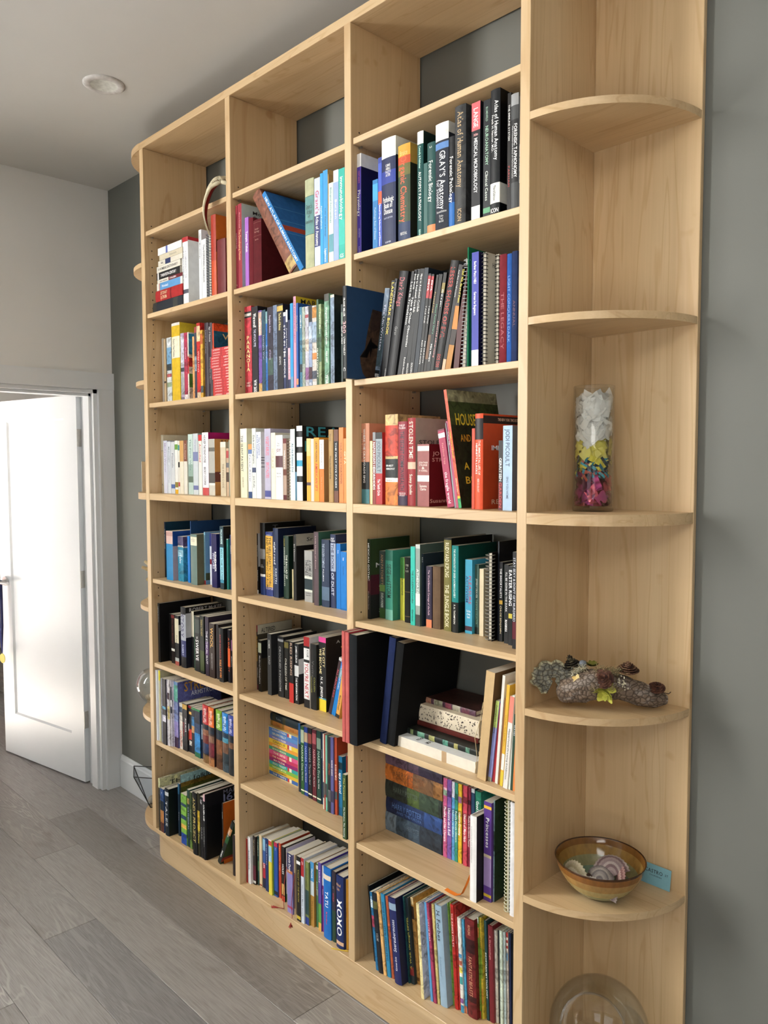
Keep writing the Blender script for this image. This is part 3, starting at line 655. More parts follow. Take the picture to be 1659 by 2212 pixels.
C4|1.5441|0.0233|0.2377|0.0940|1.2111|0.0000|h|12807f|THE ARCHAEOLOGY OF GREEK & ROMAN SLAVERY@d8eee8:.04:.6:.28;F. H. THOMPSON@e8e8e0:.68:.9:.25|121614:.65:1|cov=0a2420,covb=0f4a40:0:.65|teal hardcover with black lower third, right bay fifth shelf
C4|1.5786|0.0243|0.2013|0.1090|1.2111|0.0000|p|3d9cbc|PLEASURE@b03a50:.22:.6:.35:.7;ACTIVISM@28407a:.22:.58:.35:.28;The Politics@e8f0f0:.68:.71:.6:.5:h;of Feeling@e8f0f0:.72:.75:.5:.5:h;Good@e8f0f0:.76:.79:.4:.5:h|3a1a2a:.9:.96||sky blue paperback with red and navy title, right bay fifth shelf
C4|1.6032|0.0129|0.1882|0.1200|1.2111|0.0000|p|3c5850|JEFFERY DEAVER@e8ece0:.2:.48:.4;THE BONE COLLECTOR@8fb8a0:.5:.86:.4|28302c:.9:1||dark green thriller paperback, right bay fifth shelf
C4|1.6273|0.0137|0.1801|0.1099|1.2111|0.0000|m|d8c8a8||||dog-eared cream notebook with curled pages, right bay fifth shelf
C4|1.6739|0.0259|0.2302|0.0739|1.2111|0.0000|c|2a2826|||coil=8a8880,cov=100c0c|black notebook with wide wire spiral, right bay fifth shelf
C4|1.7002|0.0040|0.2592|0.0942|1.2111|0.0000|h|141a26|||cov=0d0e12,covb=4a1416:.25:.55,d=.2|tall navy black book rising behind spiral notebook, right bay fifth shelf
C4|1.7045|0.0107|0.2062|0.0946|1.2111|0.0000|p|1c1c20|THE IMMORTALISTS@fff:.08:.45:.5;CHLOE BENJAMIN@e8d8b0:.55:.9:.4|c8a040:.48:.53||black novel with gold wheat ear, right bay fifth shelf
C4|1.7155|0.0040|0.1985|0.1022|1.2111|0.0000|m|9ad8b8||||very thin mint booklet, right bay fifth shelf
C4|1.7268|0.0131|0.2028|0.0866|1.2111|0.0000|p|18191a|I'LL BE GONE IN THE DARK@ddd:.1:.6:.4;McNAMARA@fff:.7:.85:.5|||black true-crime paperback, right bay fifth shelf
C4|1.7472|0.0112|0.2013|0.0777|1.2111|0.0000|p|16171a|EASTER RISING@fff:.05:.5:.8|c8b848:.6:.66||black book with crowded bold white title, right bay fifth shelf
C4|1.7774|0.0106|0.2415|0.0530|1.2111|0.0000|p|1b1c20|STAY SEXY & DON'T GET MURDERED@c8ccd8:.06:.72:.6|5a1a28:.72:.9||black book with thin white capitals against panel, right bay fifth shelf
C5|1.3294|0.0255|0.3168|0.0259|0.8655|0.1325|h|1b2852|||n=binder,cov=101830,d=.24|glossy navy binder leaning right, right bay sixth shelf
C5|1.3554|0.0297|0.3044|0.0299|0.8655|0.1304|h|111214|||n=binder,cov=050506,d=.265|wide black portfolio leaning right beside navy binder, right bay sixth shelf
C5|1.6940|0.0276|0.2853|0.0206|0.8655|0.0994|m|c9ab7e|||n=journal,cov=6a4f30|handmade brown paper journal tied with string, right bay sixth shelf
C5|1.7220|0.0106|0.2130|0.0295|0.8655|0.1152|m|8e94cc|Zentangle Life Coloring@444:.05:.4:.4|b8cc70:0:.33;a09c80:.95:1||slim lilac and lime booklet, right bay sixth shelf
C5|1.7330|0.0081|0.2076|0.0329|0.8655|0.0920|m|a83038||||thin red booklet, right bay sixth shelf
C5|1.7444|0.0081|0.2811|0.0297|0.8655|0.0789|m|e2dfd6||||tall thin white booklet, right bay sixth shelf
C5|1.7539|0.0051|0.2252|0.0289|0.8655|0.0885|p|8a5a30||||thin brown booklet, right bay sixth shelf
C5|1.7616|0.0087|0.2613|0.0265|0.8655|0.0799|p|ddb040|Lines That Flow from Nature@866020:.15:.75:.3|e8e4dc:.68:.84;d8c040:.86:1||yellow paperback with pale lower band, right bay sixth shelf
C5|1.7761|0.0129|0.2361|0.0208|0.8655|0.0851|p|e4e0da|Hyperfocal Drawing Exhibition@555:.35:.9:.35|e08878:0:.28||white book with pink top band, right bay sixth shelf
C5|1.7893|0.0067|0.2390|0.0238|0.8655|0.0532|p|d8e0d8||||thin pale sage book, right bay sixth shelf
C5|1.7968|0.0064|0.1936|0.0238|0.8655|0.0545|p|2f4a3c|WAVES@dde:.02:.4:.5|||dark green slim book, right bay sixth shelf
C5|1.8038|0.0078|0.2055|0.0240|0.8655|0.0282|p|e08848||||orange slim book against right panel, right bay sixth shelf
C6|1.4834|0.0137|0.2319|0.1300|0.5442|0.0000|p|c25a86|Phoebe and Her Unicorn@fff:.36:.8:.6|e8b8c8:.12:.2;8aa890:.15:.22||pink comic, first of the colourful series, right bay seventh shelf
C6|1.4975|0.0152|0.2310|0.1310|0.5442|0.0000|p|7c56a0|Unicorn on a Roll@fff:.36:.7:.6|4a3068:.14:.22||purple comic in the colourful series, right bay seventh shelf
C6|1.5130|0.0103|0.2285|0.1328|0.5442|0.0000|p|5a9acc|Unicorn vs Goblins@dff:.36:.7:.6|d8d8e8:0:.2||sky blue comic in the colourful series, right bay seventh shelf
C6|1.5249|0.0101|0.2291|0.1324|0.5442|0.0000|p|3a9078|Razzle Dazzle Unicorn@eff:.36:.75:.6|24584c:.14:.22||green comic in the colourful series, right bay seventh shelf
C6|1.5353|0.0127|0.2285|0.1341|0.5442|0.0000|p|dcb430|Unicorn Crossing@fff:.36:.65:.6|9a6a90:.16:.24||yellow comic in the colourful series, right bay seventh shelf
C6|1.5483|0.0040|0.2279|0.1372|0.5442|0.0000|p|6a2430||||very thin plum book in the colourful series, right bay seventh shelf
C6|1.5550|0.0135|0.2301|0.1328|0.5442|0.0000|p|c84a5a|Unicorn of Many Hats@fff:.36:.7:.6|7a2a34:.14:.22||coral red comic in the colourful series, right bay seventh shelf
C6|1.5688|0.0096|0.2279|0.1361|0.5442|0.0000|p|842840|Phoebe in the Unicorn Theater@fdd:.36:.75:.6|3a141c:.16:.22||maroon comic, last of the colourful series, right bay seventh shelf
C6|1.5804|0.0117|0.2270|0.1374|0.5442|0.0000|p|22405c||c8ccd0:0:.05||dark blue thin book behind white book, right bay seventh shelf
C6|1.5924|0.0202|0.2234|0.1397|0.5442|0.0000|h|2c8068|Good Night@fff:.12:.35:.45|||green picture book with white script title, right bay seventh shelf
C6|1.6818|0.0212|0.2252|0.0095|0.5442|0.0000|h|ecebea|Creatures and their beautiful places@666:.12:.55:.14:.3||cov=17161a,d=.15|white book with dark cover standing forward, right bay seventh shelf
C6|1.7048|0.0241|0.2613|0.0366|0.5442|0.0000|p|5c3c8c|Princesses@fff:.16:.46:.45|e8b840:.04:.07;d8c8a8:.53:.56;a48cc0:.56:.85;e0c040:.93:.96||violet storybook with lavender band, right bay seventh shelf
C6|1.7292|0.0040|0.2675|0.0452|0.5442|0.0000|p|7f9aa0||3a4a48:.3:.5|cov=26382c,ct=W@ccc:.15:.3:.3:.8,d=.2|grey sketchbook with painted green cover, right bay seventh shelf
C6|1.7751|0.0189|0.2890|0.0269|0.5442|0.0000|c|7a7a20|||coil=d8d8c0,cov=3a4a30|olive notebook with clear coil binding, right bay seventh shelf
C6|1.7952|0.0127|0.2898|0.0270|0.5442|0.0000|h|e9eaee|||n=binder|white ring binder against right panel, right bay seventh shelf
C7|1.2837|0.0066|0.2255|0.0447|0.1772|-0.1229|h|1d1e20||||thin black picture book, leftmost of bottom row, right bay bottom shelf
C7|1.3173|0.0097|0.2297|0.0208|0.1772|-0.1204|p|1f6a9a|THE LAST@fff:.05:.2:.5|b8d0e0:.1:.2;a84058:.3:.45||thin blue picture book leaning left, right bay bottom shelf
C7|1.3299|0.0183|0.2329|0.0194|0.1772|-0.1200|h|1d1f26|VOLUME@999:.5:.6:.5|5a5a30:.1:.2||black picture book with grey lettering, right bay bottom shelf
C7|1.3489|0.0117|0.2413|0.0211|0.1772|-0.1264|h|e0b070|The Witch's Kitchen@866030:.1:.4:.3|||peach tan picture book, right bay bottom shelf
C7|1.3610|0.0147|0.2398|0.0245|0.1772|-0.1171|h|2f88b4|DAS GROSSE MAERCHEN BUCH@12405c:.1:.8:.5:.5:u|||medium blue storybook, right bay bottom shelf
C7|1.3761|0.0102|0.2376|0.0282|0.1772|-0.1157|h|b05838||||rust brown picture book, right bay bottom shelf
C7|1.3962|0.0284|0.2463|0.0210|0.1772|-0.1139|h|232a5e|Seeraubermoses@e0e4f0:.25:.62:.4:.5:u;Kirsten Boie@e8e8f0:.68:.84:.25:.5:u|8fa8c0:.06:.14|cov=161c40|thick navy German children's hardcover, right bay bottom shelf
C7|1.4251|0.0049|0.2495|0.0465|0.1772|-0.0943|h|1f4a50||||dark teal picture book, right bay bottom shelf
C7|1.4304|0.0153|0.2462|0.0518|0.1772|-0.1152|h|233038|A Walk through EIFFEL@d8cc60:.2:.85:.4:.5:u|8a3030:.8:.9||dark slate book with yellow lettering, right bay bottom shelf
C7|1.4461|0.0098|0.2476|0.0619|0.1772|-0.1142|h|b08448|THE TALE OF HORSES@604020:.3:.7:.3|d8c090:0:.08;3a2a20:.1:.25;5a4020:.92:.96||tan brown picture book, right bay bottom shelf
C7|1.4952|0.0108|0.2675|0.0262|0.1772|-0.0788|h|e6d8a0|||cov=d8d8e0,d=.26|large cream picture book with white cover, right bay bottom shelf
C7|1.5211|0.0081|0.2755|0.0367|0.1772|-0.0943|p|5a98cc||||thin sky blue book, right bay bottom shelf
C7|1.5313|0.0101|0.2763|0.0376|0.1772|-0.1101|h|a44060|LOTTIE BEAR@fcd:.1:.45:.4|||raspberry pink picture book, right bay bottom shelf
C7|1.5417|0.0082|0.2772|0.0415|0.1772|-0.0844|h|ccba78||||straw coloured picture book, right bay bottom shelf
C7|1.5509|0.0246|0.2788|0.0450|0.1772|-0.0851|h|9ab6cc|H. Forbes@26303c:.05:.35:.5;Adventures@7a98b0:.5:.7:.3|||pale blue rounded-spine storybook, right bay bottom shelf
C7|1.5759|0.0040|0.2833|0.0678|0.1772|-0.0813|h|86b050|Wild About Frogs@304820:.1:.6:.4|||lime green picture book, right bay bottom shelf
C7|1.5802|0.0040|0.2881|0.0686|0.1772|-0.0687|h|7aa848|EARLY@304820:.3:.5:.4|d89050:.9:1||green picture book with orange foot, right bay bottom shelf
C7|1.5888|0.0113|0.2888|0.0620|0.1772|-0.0694|h|b02c28|THE KING'S STILTS@fdd:.08:.4:.4|||red picture book with white title, right bay bottom shelf
C7|1.6005|0.0043|0.2878|0.0658|0.1772|-0.0737|h|c04038|HEFFALUMP@fdd:.15:.5:.4|||thin red picture book beside its neighbour, right bay bottom shelf
C7|1.6083|0.0108|0.2612|0.0634|0.1772|-0.0581|h|e4e2da||4a88b4:.38:.42;d87860:.45:.5;e8d860:.52:.58;4a9a98:.62:.7;8a5a9a:.85:.9;3a8ab0:.92:1||white picture book with multicoloured blocks, right bay bottom shelf
C7|1.6194|0.0079|0.2593|0.0674|0.1772|-0.0570|h|4a98be|THE LUMP OF TALES@1a3a58:.1:.75:.4|c07050:.92:1||cornflower blue picture book, right bay bottom shelf
C7|1.6301|0.0313|0.2693|0.0676|0.1772|-0.0507|h|6e2426|ROWLING@d8a080:.06:.16:.25;FANTASTIC BEASTS@c89070:.38:.78:.35|3a1416:.2:.34;3a1416:.78:.84||thick maroon illustrated hardcover with claw marks, right bay bottom shelf
C7|1.6618|0.0040|0.2779|0.0796|0.1772|-0.0441|h|78a040||d0e0d0:0:.06;d88a50:.1:.2;b04030:.92:1||green and orange slim picture book, right bay bottom shelf
C7|1.6661|0.0058|0.2770|0.0838|0.1772|-0.0471|h|e0c84a|THE MOUNT@604a10:.1:.4:.4|90b040:.3:.6;d8a040:.7:.85||yellow slim picture book, right bay bottom shelf
C7|1.6774|0.0074|0.2720|0.0890|0.1772|-0.0452|h|24484c|EGYPTIAN MYTHOLOGY@e8ece0:.3:.8:.6|||dark teal mythology book, right bay bottom shelf
C7|1.6853|0.0154|0.2639|0.0911|0.1772|-0.0325|h|70242c|A. Dragonologie@d89898:.1:.35:.3|||burgundy hardcover, right bay bottom shelf
C7|1.7010|0.0065|0.2529|0.0983|0.1772|-0.0338|h|e6e4da|CLEVER STORIES@777:.3:.6:.3|||white slim picture book, right bay bottom shelf
C7|1.7078|0.0040|0.2547|0.1027|0.1772|-0.0281|m|26282c||||very thin black book between white ones, right bay bottom shelf
C7|1.7121|0.0079|0.2564|0.1027|0.1772|-0.0224|h|c6d6c6|The Fine Giant@666:.1:.6:.25|||pale mint slim picture book, right bay bottom shelf
C7|1.7203|0.0070|0.2541|0.1073|0.1772|-0.0270|h|b4c8cc|The Princess and Dragon@667:.1:.7:.25|||pale blue slim picture book, right bay bottom shelf
C7|1.7276|0.0050|0.2534|0.1116|0.1772|-0.0230|h|c8c0b8||b03030:0:.05;f0e8e0:.05:.08;b03030:.08:.11;f0e8e0:.11:.14;b03030:.14:.17;f0e8e0:.17:.2;7098b8:.22:.3||picture book with red and white striped spine, right bay bottom shelf
C7|1.7329|0.0058|0.2528|0.1150|0.1772|-0.0204|h|1f2c50||||navy slim book near right panel, right bay bottom shelf
C7|1.7390|0.0040|0.2526|0.1179|0.1772|-0.0206|h|16181c||||black slim book, last in bottom row, right bay bottom shelf
B1|0.6379|0.0101|0.2804|0.0180|2.2635|0.0000|p|982a3e|DISSECTOR@f0d8d8:.28:.56:.4;4th@f0c0c0:.93:.96:.4:.5:h|c04a58:0:.1||red dissection manual first in its row, middle bay second shelf
B1|0.6514|0.0228|0.2821|0.0180|2.2635|0.0000|p|962838|Moore Persaud@d8a0a0:.1:.28:.25;The Developing Human@e8b080:.3:.66:.5||cov=b8c4c0,ct=Moore@444:.06:.1:.2:.6/Persaud@444:.12:.16:.2:.7,d=.21|crimson textbook with pale grey cover, middle bay second shelf
B1|0.6933|0.0199|0.2287|0.0180|2.2635|0.0000|p|a262bc|Temple Tabak@fff:.2:.5:.45|||lilac purple paperback, middle bay second shelf
B1|0.7170|0.0229|0.2208|0.0180|2.2635|0.0000|h|651822||||narrow dark maroon cloth book, middle bay second shelf
B1|0.7413|0.0449|0.2076|0.0180|2.2635|0.0000|h|5b171e|Amir@a06a60:.13:.16:.5:.5:h;Neurology@a06a60:.17:.2:.6:.5:h;MATH@a06a60:.3:.32:.4:.5:h|8a5a50:.04:.045;8a5a50:.25:.254|cov=4a0f14,d=.2|large maroon cloth volume with blank cover, middle bay second shelf
B1|0.9370|0.0427|0.3448|0.0180|2.2635|-0.6054|h|7b4c3a||b89a60:.86:.98|tex=1|worn brown leather volume leaning with gilt foot, middle bay second shelf
B1|0.9898|0.0196|0.3405|0.0180|2.2635|-0.6178|h|3c84c6|NEW ATLAS OF HUMAN ANATOMY@e6f0f8:.06:.9:.5||cov=2c68b0,covb=4a88c8:.2:.21;4a88c8:.38:.39;4a88c8:.55:.56;b04838:.45:.52,d=.2|blue anatomy atlas leaning on brown leather volume, middle bay second shelf
B1|1.0157|0.0415|0.2684|0.0180|2.2635|0.0000|h|b7ba98|Grant's@3a4a48:.28:.33:.7:.5:h;Atlas@3a4a48:.34:.39:.6:.5:h;of@3a4a48:.4:.43:.25:.5:h;Anatomy@3a4a48:.45:.49:.8:.5:h|6f9a98:.19:.62;3a5a58:.19:.195;3a5a58:.615:.62||old sage cloth atlas with teal label, middle bay second shelf
B1|1.0600|0.0264|0.2620|0.0180|2.2635|0.0000|p|c6cde8|Grant's@b84a66:.14:.4:.6;Atlas of Anatomy@fff:.43:.76:.5|303a72:.42:.77||pale lavender atlas with red and navy title, middle bay second shelf
B1|1.0872|0.0125|0.2704|0.0180|2.2635|0.0000|p|2c9cde|Applied Biopharm@e8f4fc:.35:.6:.4|||bright blue textbook, middle bay second shelf
B1|1.1008|0.0210|0.2750|0.0180|2.2635|0.0000|p|3c98d4|Color Atlas of Biology@1a4870:.4:.7:.25;Lippincott@fff:.83:.97:.4||cov=b89a60,d=.1|tall sky blue textbook, middle bay second shelf
B1|1.1232|0.0030|0.2598|0.0180|2.2635|0.0000|m|b08c50|||d=.1|thin tan book wedged between blue spines, middle bay second shelf
B1|1.1262|0.0206|0.2322|0.0180|2.2635|0.0000|p|cce0d6|Biological Anthropology@5a8a98:.06:.5:.3|5f9aa8:.64:.86||pale mint textbook with blue figure, middle bay second shelf
B1|1.1480|0.0222|0.2627|0.0180|2.2635|0.0000|p|9aaedb|Burton@fff:.3:.55:.35|efeff0:0:.13||periwinkle textbook with white top, middle bay second shelf
B1|1.1712|0.0261|0.2611|0.0180|2.2635|0.0000|p|2cb0a2|immunobiology@fff:.09:.56:.5;GS@e8f4f0:.93:.97:.6:.5:h|38bcae:.56:.83||teal textbook against right panel, middle bay second shelf
B2|0.6443|0.0398|0.2990|0.0450|1.9096|0.0000|p|bf3a46|PARANOIA@f5e6a0:.33:.74:.5:.5:s;WEST@f0d8d0:.86:.88:.6:.5:h;END@f0d8d0:.89:.91:.6:.5:h|2c2c30:.06:.13;d8d0c8:.08:.11||red rulebook with cream stacked capitals, middle bay third shelf
B2|0.6870|0.0346|0.2929|0.0450|1.9096|0.0000|p|18161e|Werewolf@fff:.08:.24:.5;THE APOCALYPSE@c8c8e0:.26:.46:.35;WW 3600@fff:.84:.98:.5|||black rulebook with white title, middle bay third shelf
B2|0.7254|0.0182|0.2753|0.0450|1.9096|0.0000|p|6a4a9a|Requiem@fff:.1:.3:.4|c8a898:.02:.3;c8a060:.88:1||thin purple and tan rulebook, middle bay third shelf
B2|0.7450|0.0199|0.2739|0.0450|1.9096|0.0000|p|22485a|Starlight War@aac:.3:.6:.3|||dark teal rulebook, middle bay third shelf
B2|0.7662|0.0096|0.2670|0.0450|1.9096|0.0000|p|2668b4|Dice Dungeon@cde:.35:.7:.4|7aa0a8:0:.15||thin blue rulebook, middle bay third shelf
B2|0.7767|0.0299|0.2788|0.0450|1.9096|0.0000|p|2a2436|Requiem Antics@b8a8c8:.1:.3:.35;of Stories@b8a8c8:.5:.62:.3|3a5048:.6:.8||dark plum rulebook, middle bay third shelf
B2|0.8084|0.0205|0.2808|0.0450|1.9096|0.0000|p|6c7c98|BATTLE Role Playing Game@1c2438:.3:.65:.35;Palladium Books@1c2438:.75:.98:.3|||slate blue rulebook, leftmost of the slate ones, middle bay third shelf
B2|0.8298|0.0316|0.2803|0.0450|1.9096|0.0000|p|15141c|The Book of Madness@d8c880:.1:.3:.4;LRS NYC@d8d8d8:.6:.7:.3|c8a858:.02:.08||black rulebook with small gold emblem, middle bay third shelf
B2|0.8636|0.0121|0.2509|0.0450|1.9096|0.0000|p|26305a|STAR IN THE MIDDLE@eee:.1:.9:.6|d8dce8:.0:.05;d8d8e0:.5:.52||thin navy book with white lettering, middle bay third shelf
B2|0.8770|0.0090|0.2568|0.0450|1.9096|0.0000|p|1c2440|Future Sound@dde:.2:.5:.5|e8e8ea:.0:.15||thin midnight blue book, middle bay third shelf
B2|0.8874|0.0115|0.2232|0.0450|1.9096|0.0000|p|222a50|VIRTUAL P. Time@a04060:.5:.85:.5|e8b8c8:.4:.85||navy book with pink label, middle bay third shelf
B2|0.9002|0.0136|0.2740|0.0450|1.9096|0.0000|p|2a98dc||6898b8:.85:.97||bright azure thin book, middle bay third shelf
B2|0.9171|0.0130|0.2931|0.0450|1.9096|0.0000|p|d898b0|THE ENCHANTED FOREST@5a3060:.05:.5:.4||cov=c8b030,ct=MARK WILK@333:.02:.07:.1:.95,d=.2|tall pink book with yellow cover, middle bay third shelf
B2|0.9314|0.0092|0.2707|0.0450|1.9096|0.0000|p|2456a4|Forty Tribes@d8c040:.08:.4:.4|d09060:.88:.95||thin royal blue book, middle bay third shelf
B2|0.9485|0.0120|0.2556|0.0450|1.9096|0.0000|p|3a7898|GOBLIN@fff:.05:.3:.4|1a3038:.7:.8||steel blue comic volume, middle bay third shelf
B2|0.9613|0.0139|0.2537|0.0450|1.9096|0.0000|p|98a498||6a7a6a:.5:.7||pale grey-green comic volume, middle bay third shelf
B2|0.9769|0.0166|0.2528|0.0450|1.9096|0.0000|p|b8b8c4||a04a50:.1:.14;d8c8b8:.4:.55;8a5a8a:.75:.9||manga volume with grey and pink art, middle bay third shelf
B2|0.9947|0.0153|0.2527|0.0450|1.9096|0.0000|p|8a9ab8|VERTIGO@fff:.93:.98:.9:.5:h|1a2024:0:.2;b8c8e0:.25:.45;40202a:.75:.9||manga volume with blue and black art, middle bay third shelf
B2|1.0116|0.0207|0.2503|0.0450|1.9096|0.0000|p|c8c0b8|VERTIGO@fff:.93:.98:.9:.5:h|b07830:.02:.15;9ab0c8:.2:.45;c88040:.58:.66;404858:.8:.9||manga volume with orange accents, middle bay third shelf
B2|1.0334|0.0087|0.2668|0.0450|1.9096|0.0000|p|3a5a40|SKELETON KEY@e8e8d8:.5:.95:.6|||dark green thin comic, middle bay third shelf
B2|1.0433|0.0125|0.2506|0.0450|1.9096|0.0000|p|8a9a70|Terror Ruins@dfd:.05:.4:.4|4a6a50:.3:.7||olive green striped comic, middle bay third shelf
B2|1.0705|0.0215|0.2771|0.0450|1.9096|0.0000|p|6c9a80|Dungeon Expert Lost Levels@eee:.15:.55:.35;WILD WEST@eee:.62:.75:.35;YETISR@fff:.88:.98:.5|4a4a44:0:.08|tex=1|mottled green rulebook with torn top, middle bay third shelf
B2|1.0992|0.0174|0.2702|0.0450|1.9096|0.0000|p|7c90a6|BATTLE Role Playing Game@1c2838:.33:.65:.35;Palladium@1c2838:.78:.98:.3|e0dccc:0:.03|cov=1a2628,d=.22|slate blue rulebook with dark cover, middle bay third shelf
B2|1.1478|0.0077|0.2354|0.0450|1.9096|0.0000|p|2c3c3c|EAST OF WEST@fff:.28:.5:.6|6a8078:.1:.25||thin dark green graphic novel near panel, middle bay third shelf
B3|0.6446|0.0401|0.2372|0.0200|1.5549|0.0000|p|e6e2c4|THE SILENT PATIENT@4a4a42:.1:.62:.3:.3;ALEX MICHAELIDES@8a8468:.7:.85:.2:.4|e8e6de:0:.2||cream novel first in the white row, middle bay fourth shelf
B3|0.6925|0.0211|0.1835|0.0200|1.5549|0.0000|p|ececea|Parker Rover@557:.2:.7:.3|e09858:0:.1;6078a8:.1:.18;304a78:.88:1||thin white paperback with orange top, middle bay fourth shelf
B3|0.7155|0.0218|0.2362|0.0200|1.5549|0.0000|p|dfe3dc|Dads and Daughters@555:.1:.5:.45;Joe Kelly@555:.68:.85:.4|404a68:.56:.63||off-white book with small dark square, middle bay fourth shelf
B3|0.7391|0.0280|0.2232|0.0200|1.5549|0.0000|p|dde2ec|The Complete@445a90:.08:.35:.35:.7;ACOA Sourcebook@445a90:.04:.4:.35:.3||cov=eceae6,covb=444:.38:.39;444:.42:.43;444:.46:.47;444:.52:.53|pale blue-white paperback with blue title, middle bay fourth shelf
B3|0.7874|0.0336|0.2324|0.0200|1.5549|0.0000|p|b6b2c8|VEGETABLES@e06a80:.11:.38:.5;BRUTALITIES@e06a80:.48:.7:.5|4a5090:.88:.97||lavender book with pink block lettering, middle bay fourth shelf
B3|0.8236|0.0236|0.2180|0.0200|1.5549|0.0000|h|e8e2cf|HORACE@c8c0a0:.24:.54:.5|||ivory hardcover with faint title, middle bay fourth shelf
B3|0.8486|0.0381|0.2093|0.0200|1.5549|0.0000|h|eaeaea|The@777:.12:.14:.3:.5:h;Book of@777:.15:.17:.4:.5:h;JOY@8a3a4a:.21:.26:.6:.5:h;Dalai Lama@777:.58:.6:.6:.5:h;Desmond Tutu@777:.63:.65:.6:.5:h|5a3238:.32:.5||white hardcover with two small dark-red figures, middle bay fourth shelf
B3|0.8889|0.0172|0.1978|0.0200|1.5549|0.0000|p|ae9484|Hellenistic@eee:.2:.5:.4|6a2a2c:0:.08;6a3a2c:.5:.6;5a1c20:.92:1||brown and tan paperback, middle bay fourth shelf
B3|0.9087|0.0153|0.1973|0.0200|1.5549|0.0000|c|c8bca8|||coil=88807a|small notebook with beige wire binding, middle bay fourth shelf
B3|0.9274|0.0236|0.2264|0.0200|1.5549|0.0000|p|d7e8e5|As the Romans Did@3a5a78:.2:.6:.4||cov=8fc0e0,covb=0f1516:0:.6|pale aqua textbook with black and blue cover, middle bay fourth shelf
B3|0.9601|0.0289|0.2355|0.0200|1.5549|0.0000|h|e4e8e8||181a1c:.07:.15;181a1c:.28:.36;2f9ac0:.46:.54;181a1c:.67:.75|cov=101416,ct=REA@3a98ac:.01:.14:.05:.8/DE@3a98ac:.2:.34:.05:.5/D@3a98ac:.38:.5:.05:.4/O@3a98ac:.76:.92:.05:.6,d=.2|white maze-patterned book with black and teal cover, middle bay fourth shelf
B3|1.0101|0.0193|0.1948|0.0200|1.5549|0.0000|p|e8ac40|ZERO@e8d8a0:.1:.2:.4;The Imperfectionists@c07820:.4:.7:.3|e8c880:0:.28;4a3a40:.7:.75||amber yellow paperback with pale top, middle bay fourth shelf
B3|1.0310|0.0143|0.1930|0.0200|1.5549|0.0000|p|dcd0c8||||pale pinkish thin book between yellow ones, middle bay fourth shelf
B3|1.0461|0.0243|0.1964|0.0200|1.5549|0.0000|p|eaa038|LAUREN WILKINSON@3a2a1a:.06:.38:.35;AMERICAN SPY@d03828:.4:.84:.5|||golden orange novel with red title, middle bay fourth shelf
B3|1.0727|0.0209|0.1895|0.0200|1.5549|0.0000|p|ee7c30|JODI PICOULT@999:.06:.42:.35;The Pact@e0a070:.55:.85:.2|eceae4:0:.47|cov=a88458,ct=JO@4a3018:.66:.72:.2:.5|paperback with white top and orange lower half, middle bay fourth shelf
B3|1.1165|0.0211|0.2189|0.0200|1.5549|0.0000|h|b08e5a|Silverstein@4a3820:.06:.16:.3;Where the Sidewalk Ends@4a3820:.36:.68:.35|||kraft tan hardcover, middle bay fourth shelf
B3|1.1406|0.0193|0.2181|0.0200|1.5549|0.0000|p|6e483a|THE FIRST FIVE PAGES@eee:.18:.8:.3|15161a:.16:.84||brown paperback with black title strip, middle bay fourth shelf
B3|1.1636|0.0194|0.2233|0.0200|1.5549|0.0000|p|e48a4c|YOUR STORY IS YOUR POWER@7a4420:.2:.75:.35|||orange paperback with brown title, middle bay fourth shelf
B3|1.1845|0.0134|0.1904|0.0200|1.5549|0.0000|p|e0904e|GITA@f5d8b0:.2:.4:.6|||apricot paperback against right panel, middle bay fourth shelf
B4|0.6379|0.0066|0.2143|0.0896|1.2113|0.0000|p|1c1518|Beaver Street@fff:.14:.44:.4;Robert Rosen@fff:.57:.83:.4|e8e8e8:.94:1|cov=b8b8b8,covb=161616:.55:1|thin black paperback with grey cover, first in row, middle bay fifth shelf
B4|0.6588|0.0291|0.2534|0.0886|1.2113|0.0000|h|1b1b1c|e.a.@ccc:.57:.59:.4:.5:h;PETERS@ccc:.6:.62:.6:.5:h|8a8a8a:.36:.5;f0f0f0:.71:.745;243c78:.745:1|cov=15140f,ct=T@666:.03:.09:.1:.4|tall black-and-white photo spine with navy foot, middle bay fifth shelf
B4|0.6894|0.0414|0.2238|0.0900|1.2113|0.0000|h|2a3a78|GREEN@c8d0e8:.04:.055:.6:.5:h;THE HELLENISTIC WORLD@403010:.08:.9:.3:.68;AND THE COMING OF ROME@403010:.08:.9:.3:.3|e2b04a:.06:.86;a8a0c8:.86:.9||navy paperback with yellow title panel, middle bay fifth shelf
B4|0.7356|0.0289|0.2392|0.0885|1.2113|0.0000|h|243252|night road@e8ecf0:.2:.52:.4:.45;KRISTIN@c8d0d8:.58:.8:.3:.65;HANNAH@c8d0d8:.56:.8:.25:.2||cov=14203c|navy novel with rounded white title, middle bay fifth shelf
B4|0.7808|0.0287|0.2148|0.0987|1.2113|0.0000|h|1d3629|COLLINS@a89040:.04:.16:.25:.3;THE BALLAD OF@e0e4d8:.3:.68:.25:.7;SONGBIRDS AND SNAKES@e0e4d8:.18:.8:.22:.3||cov=10241a|dark green novel with gold ornament, middle bay fifth shelf
B4|0.8141|0.0072|0.1015|0.1090|1.2113|0.0000|m|d8cca0||||cream booklet edge beside journal, middle bay fifth shelf
B4|0.8368|0.0160|0.2226|0.0977|1.2113|0.0000|h|1b1a18|Sri Chinmoy@ccc:.05:.5:.3||cov=141210,covb=b8b4a6:0:.17,ct=Sri@333:.05:.11:.2:.6|black hardcover with white cover band, middle bay fifth shelf
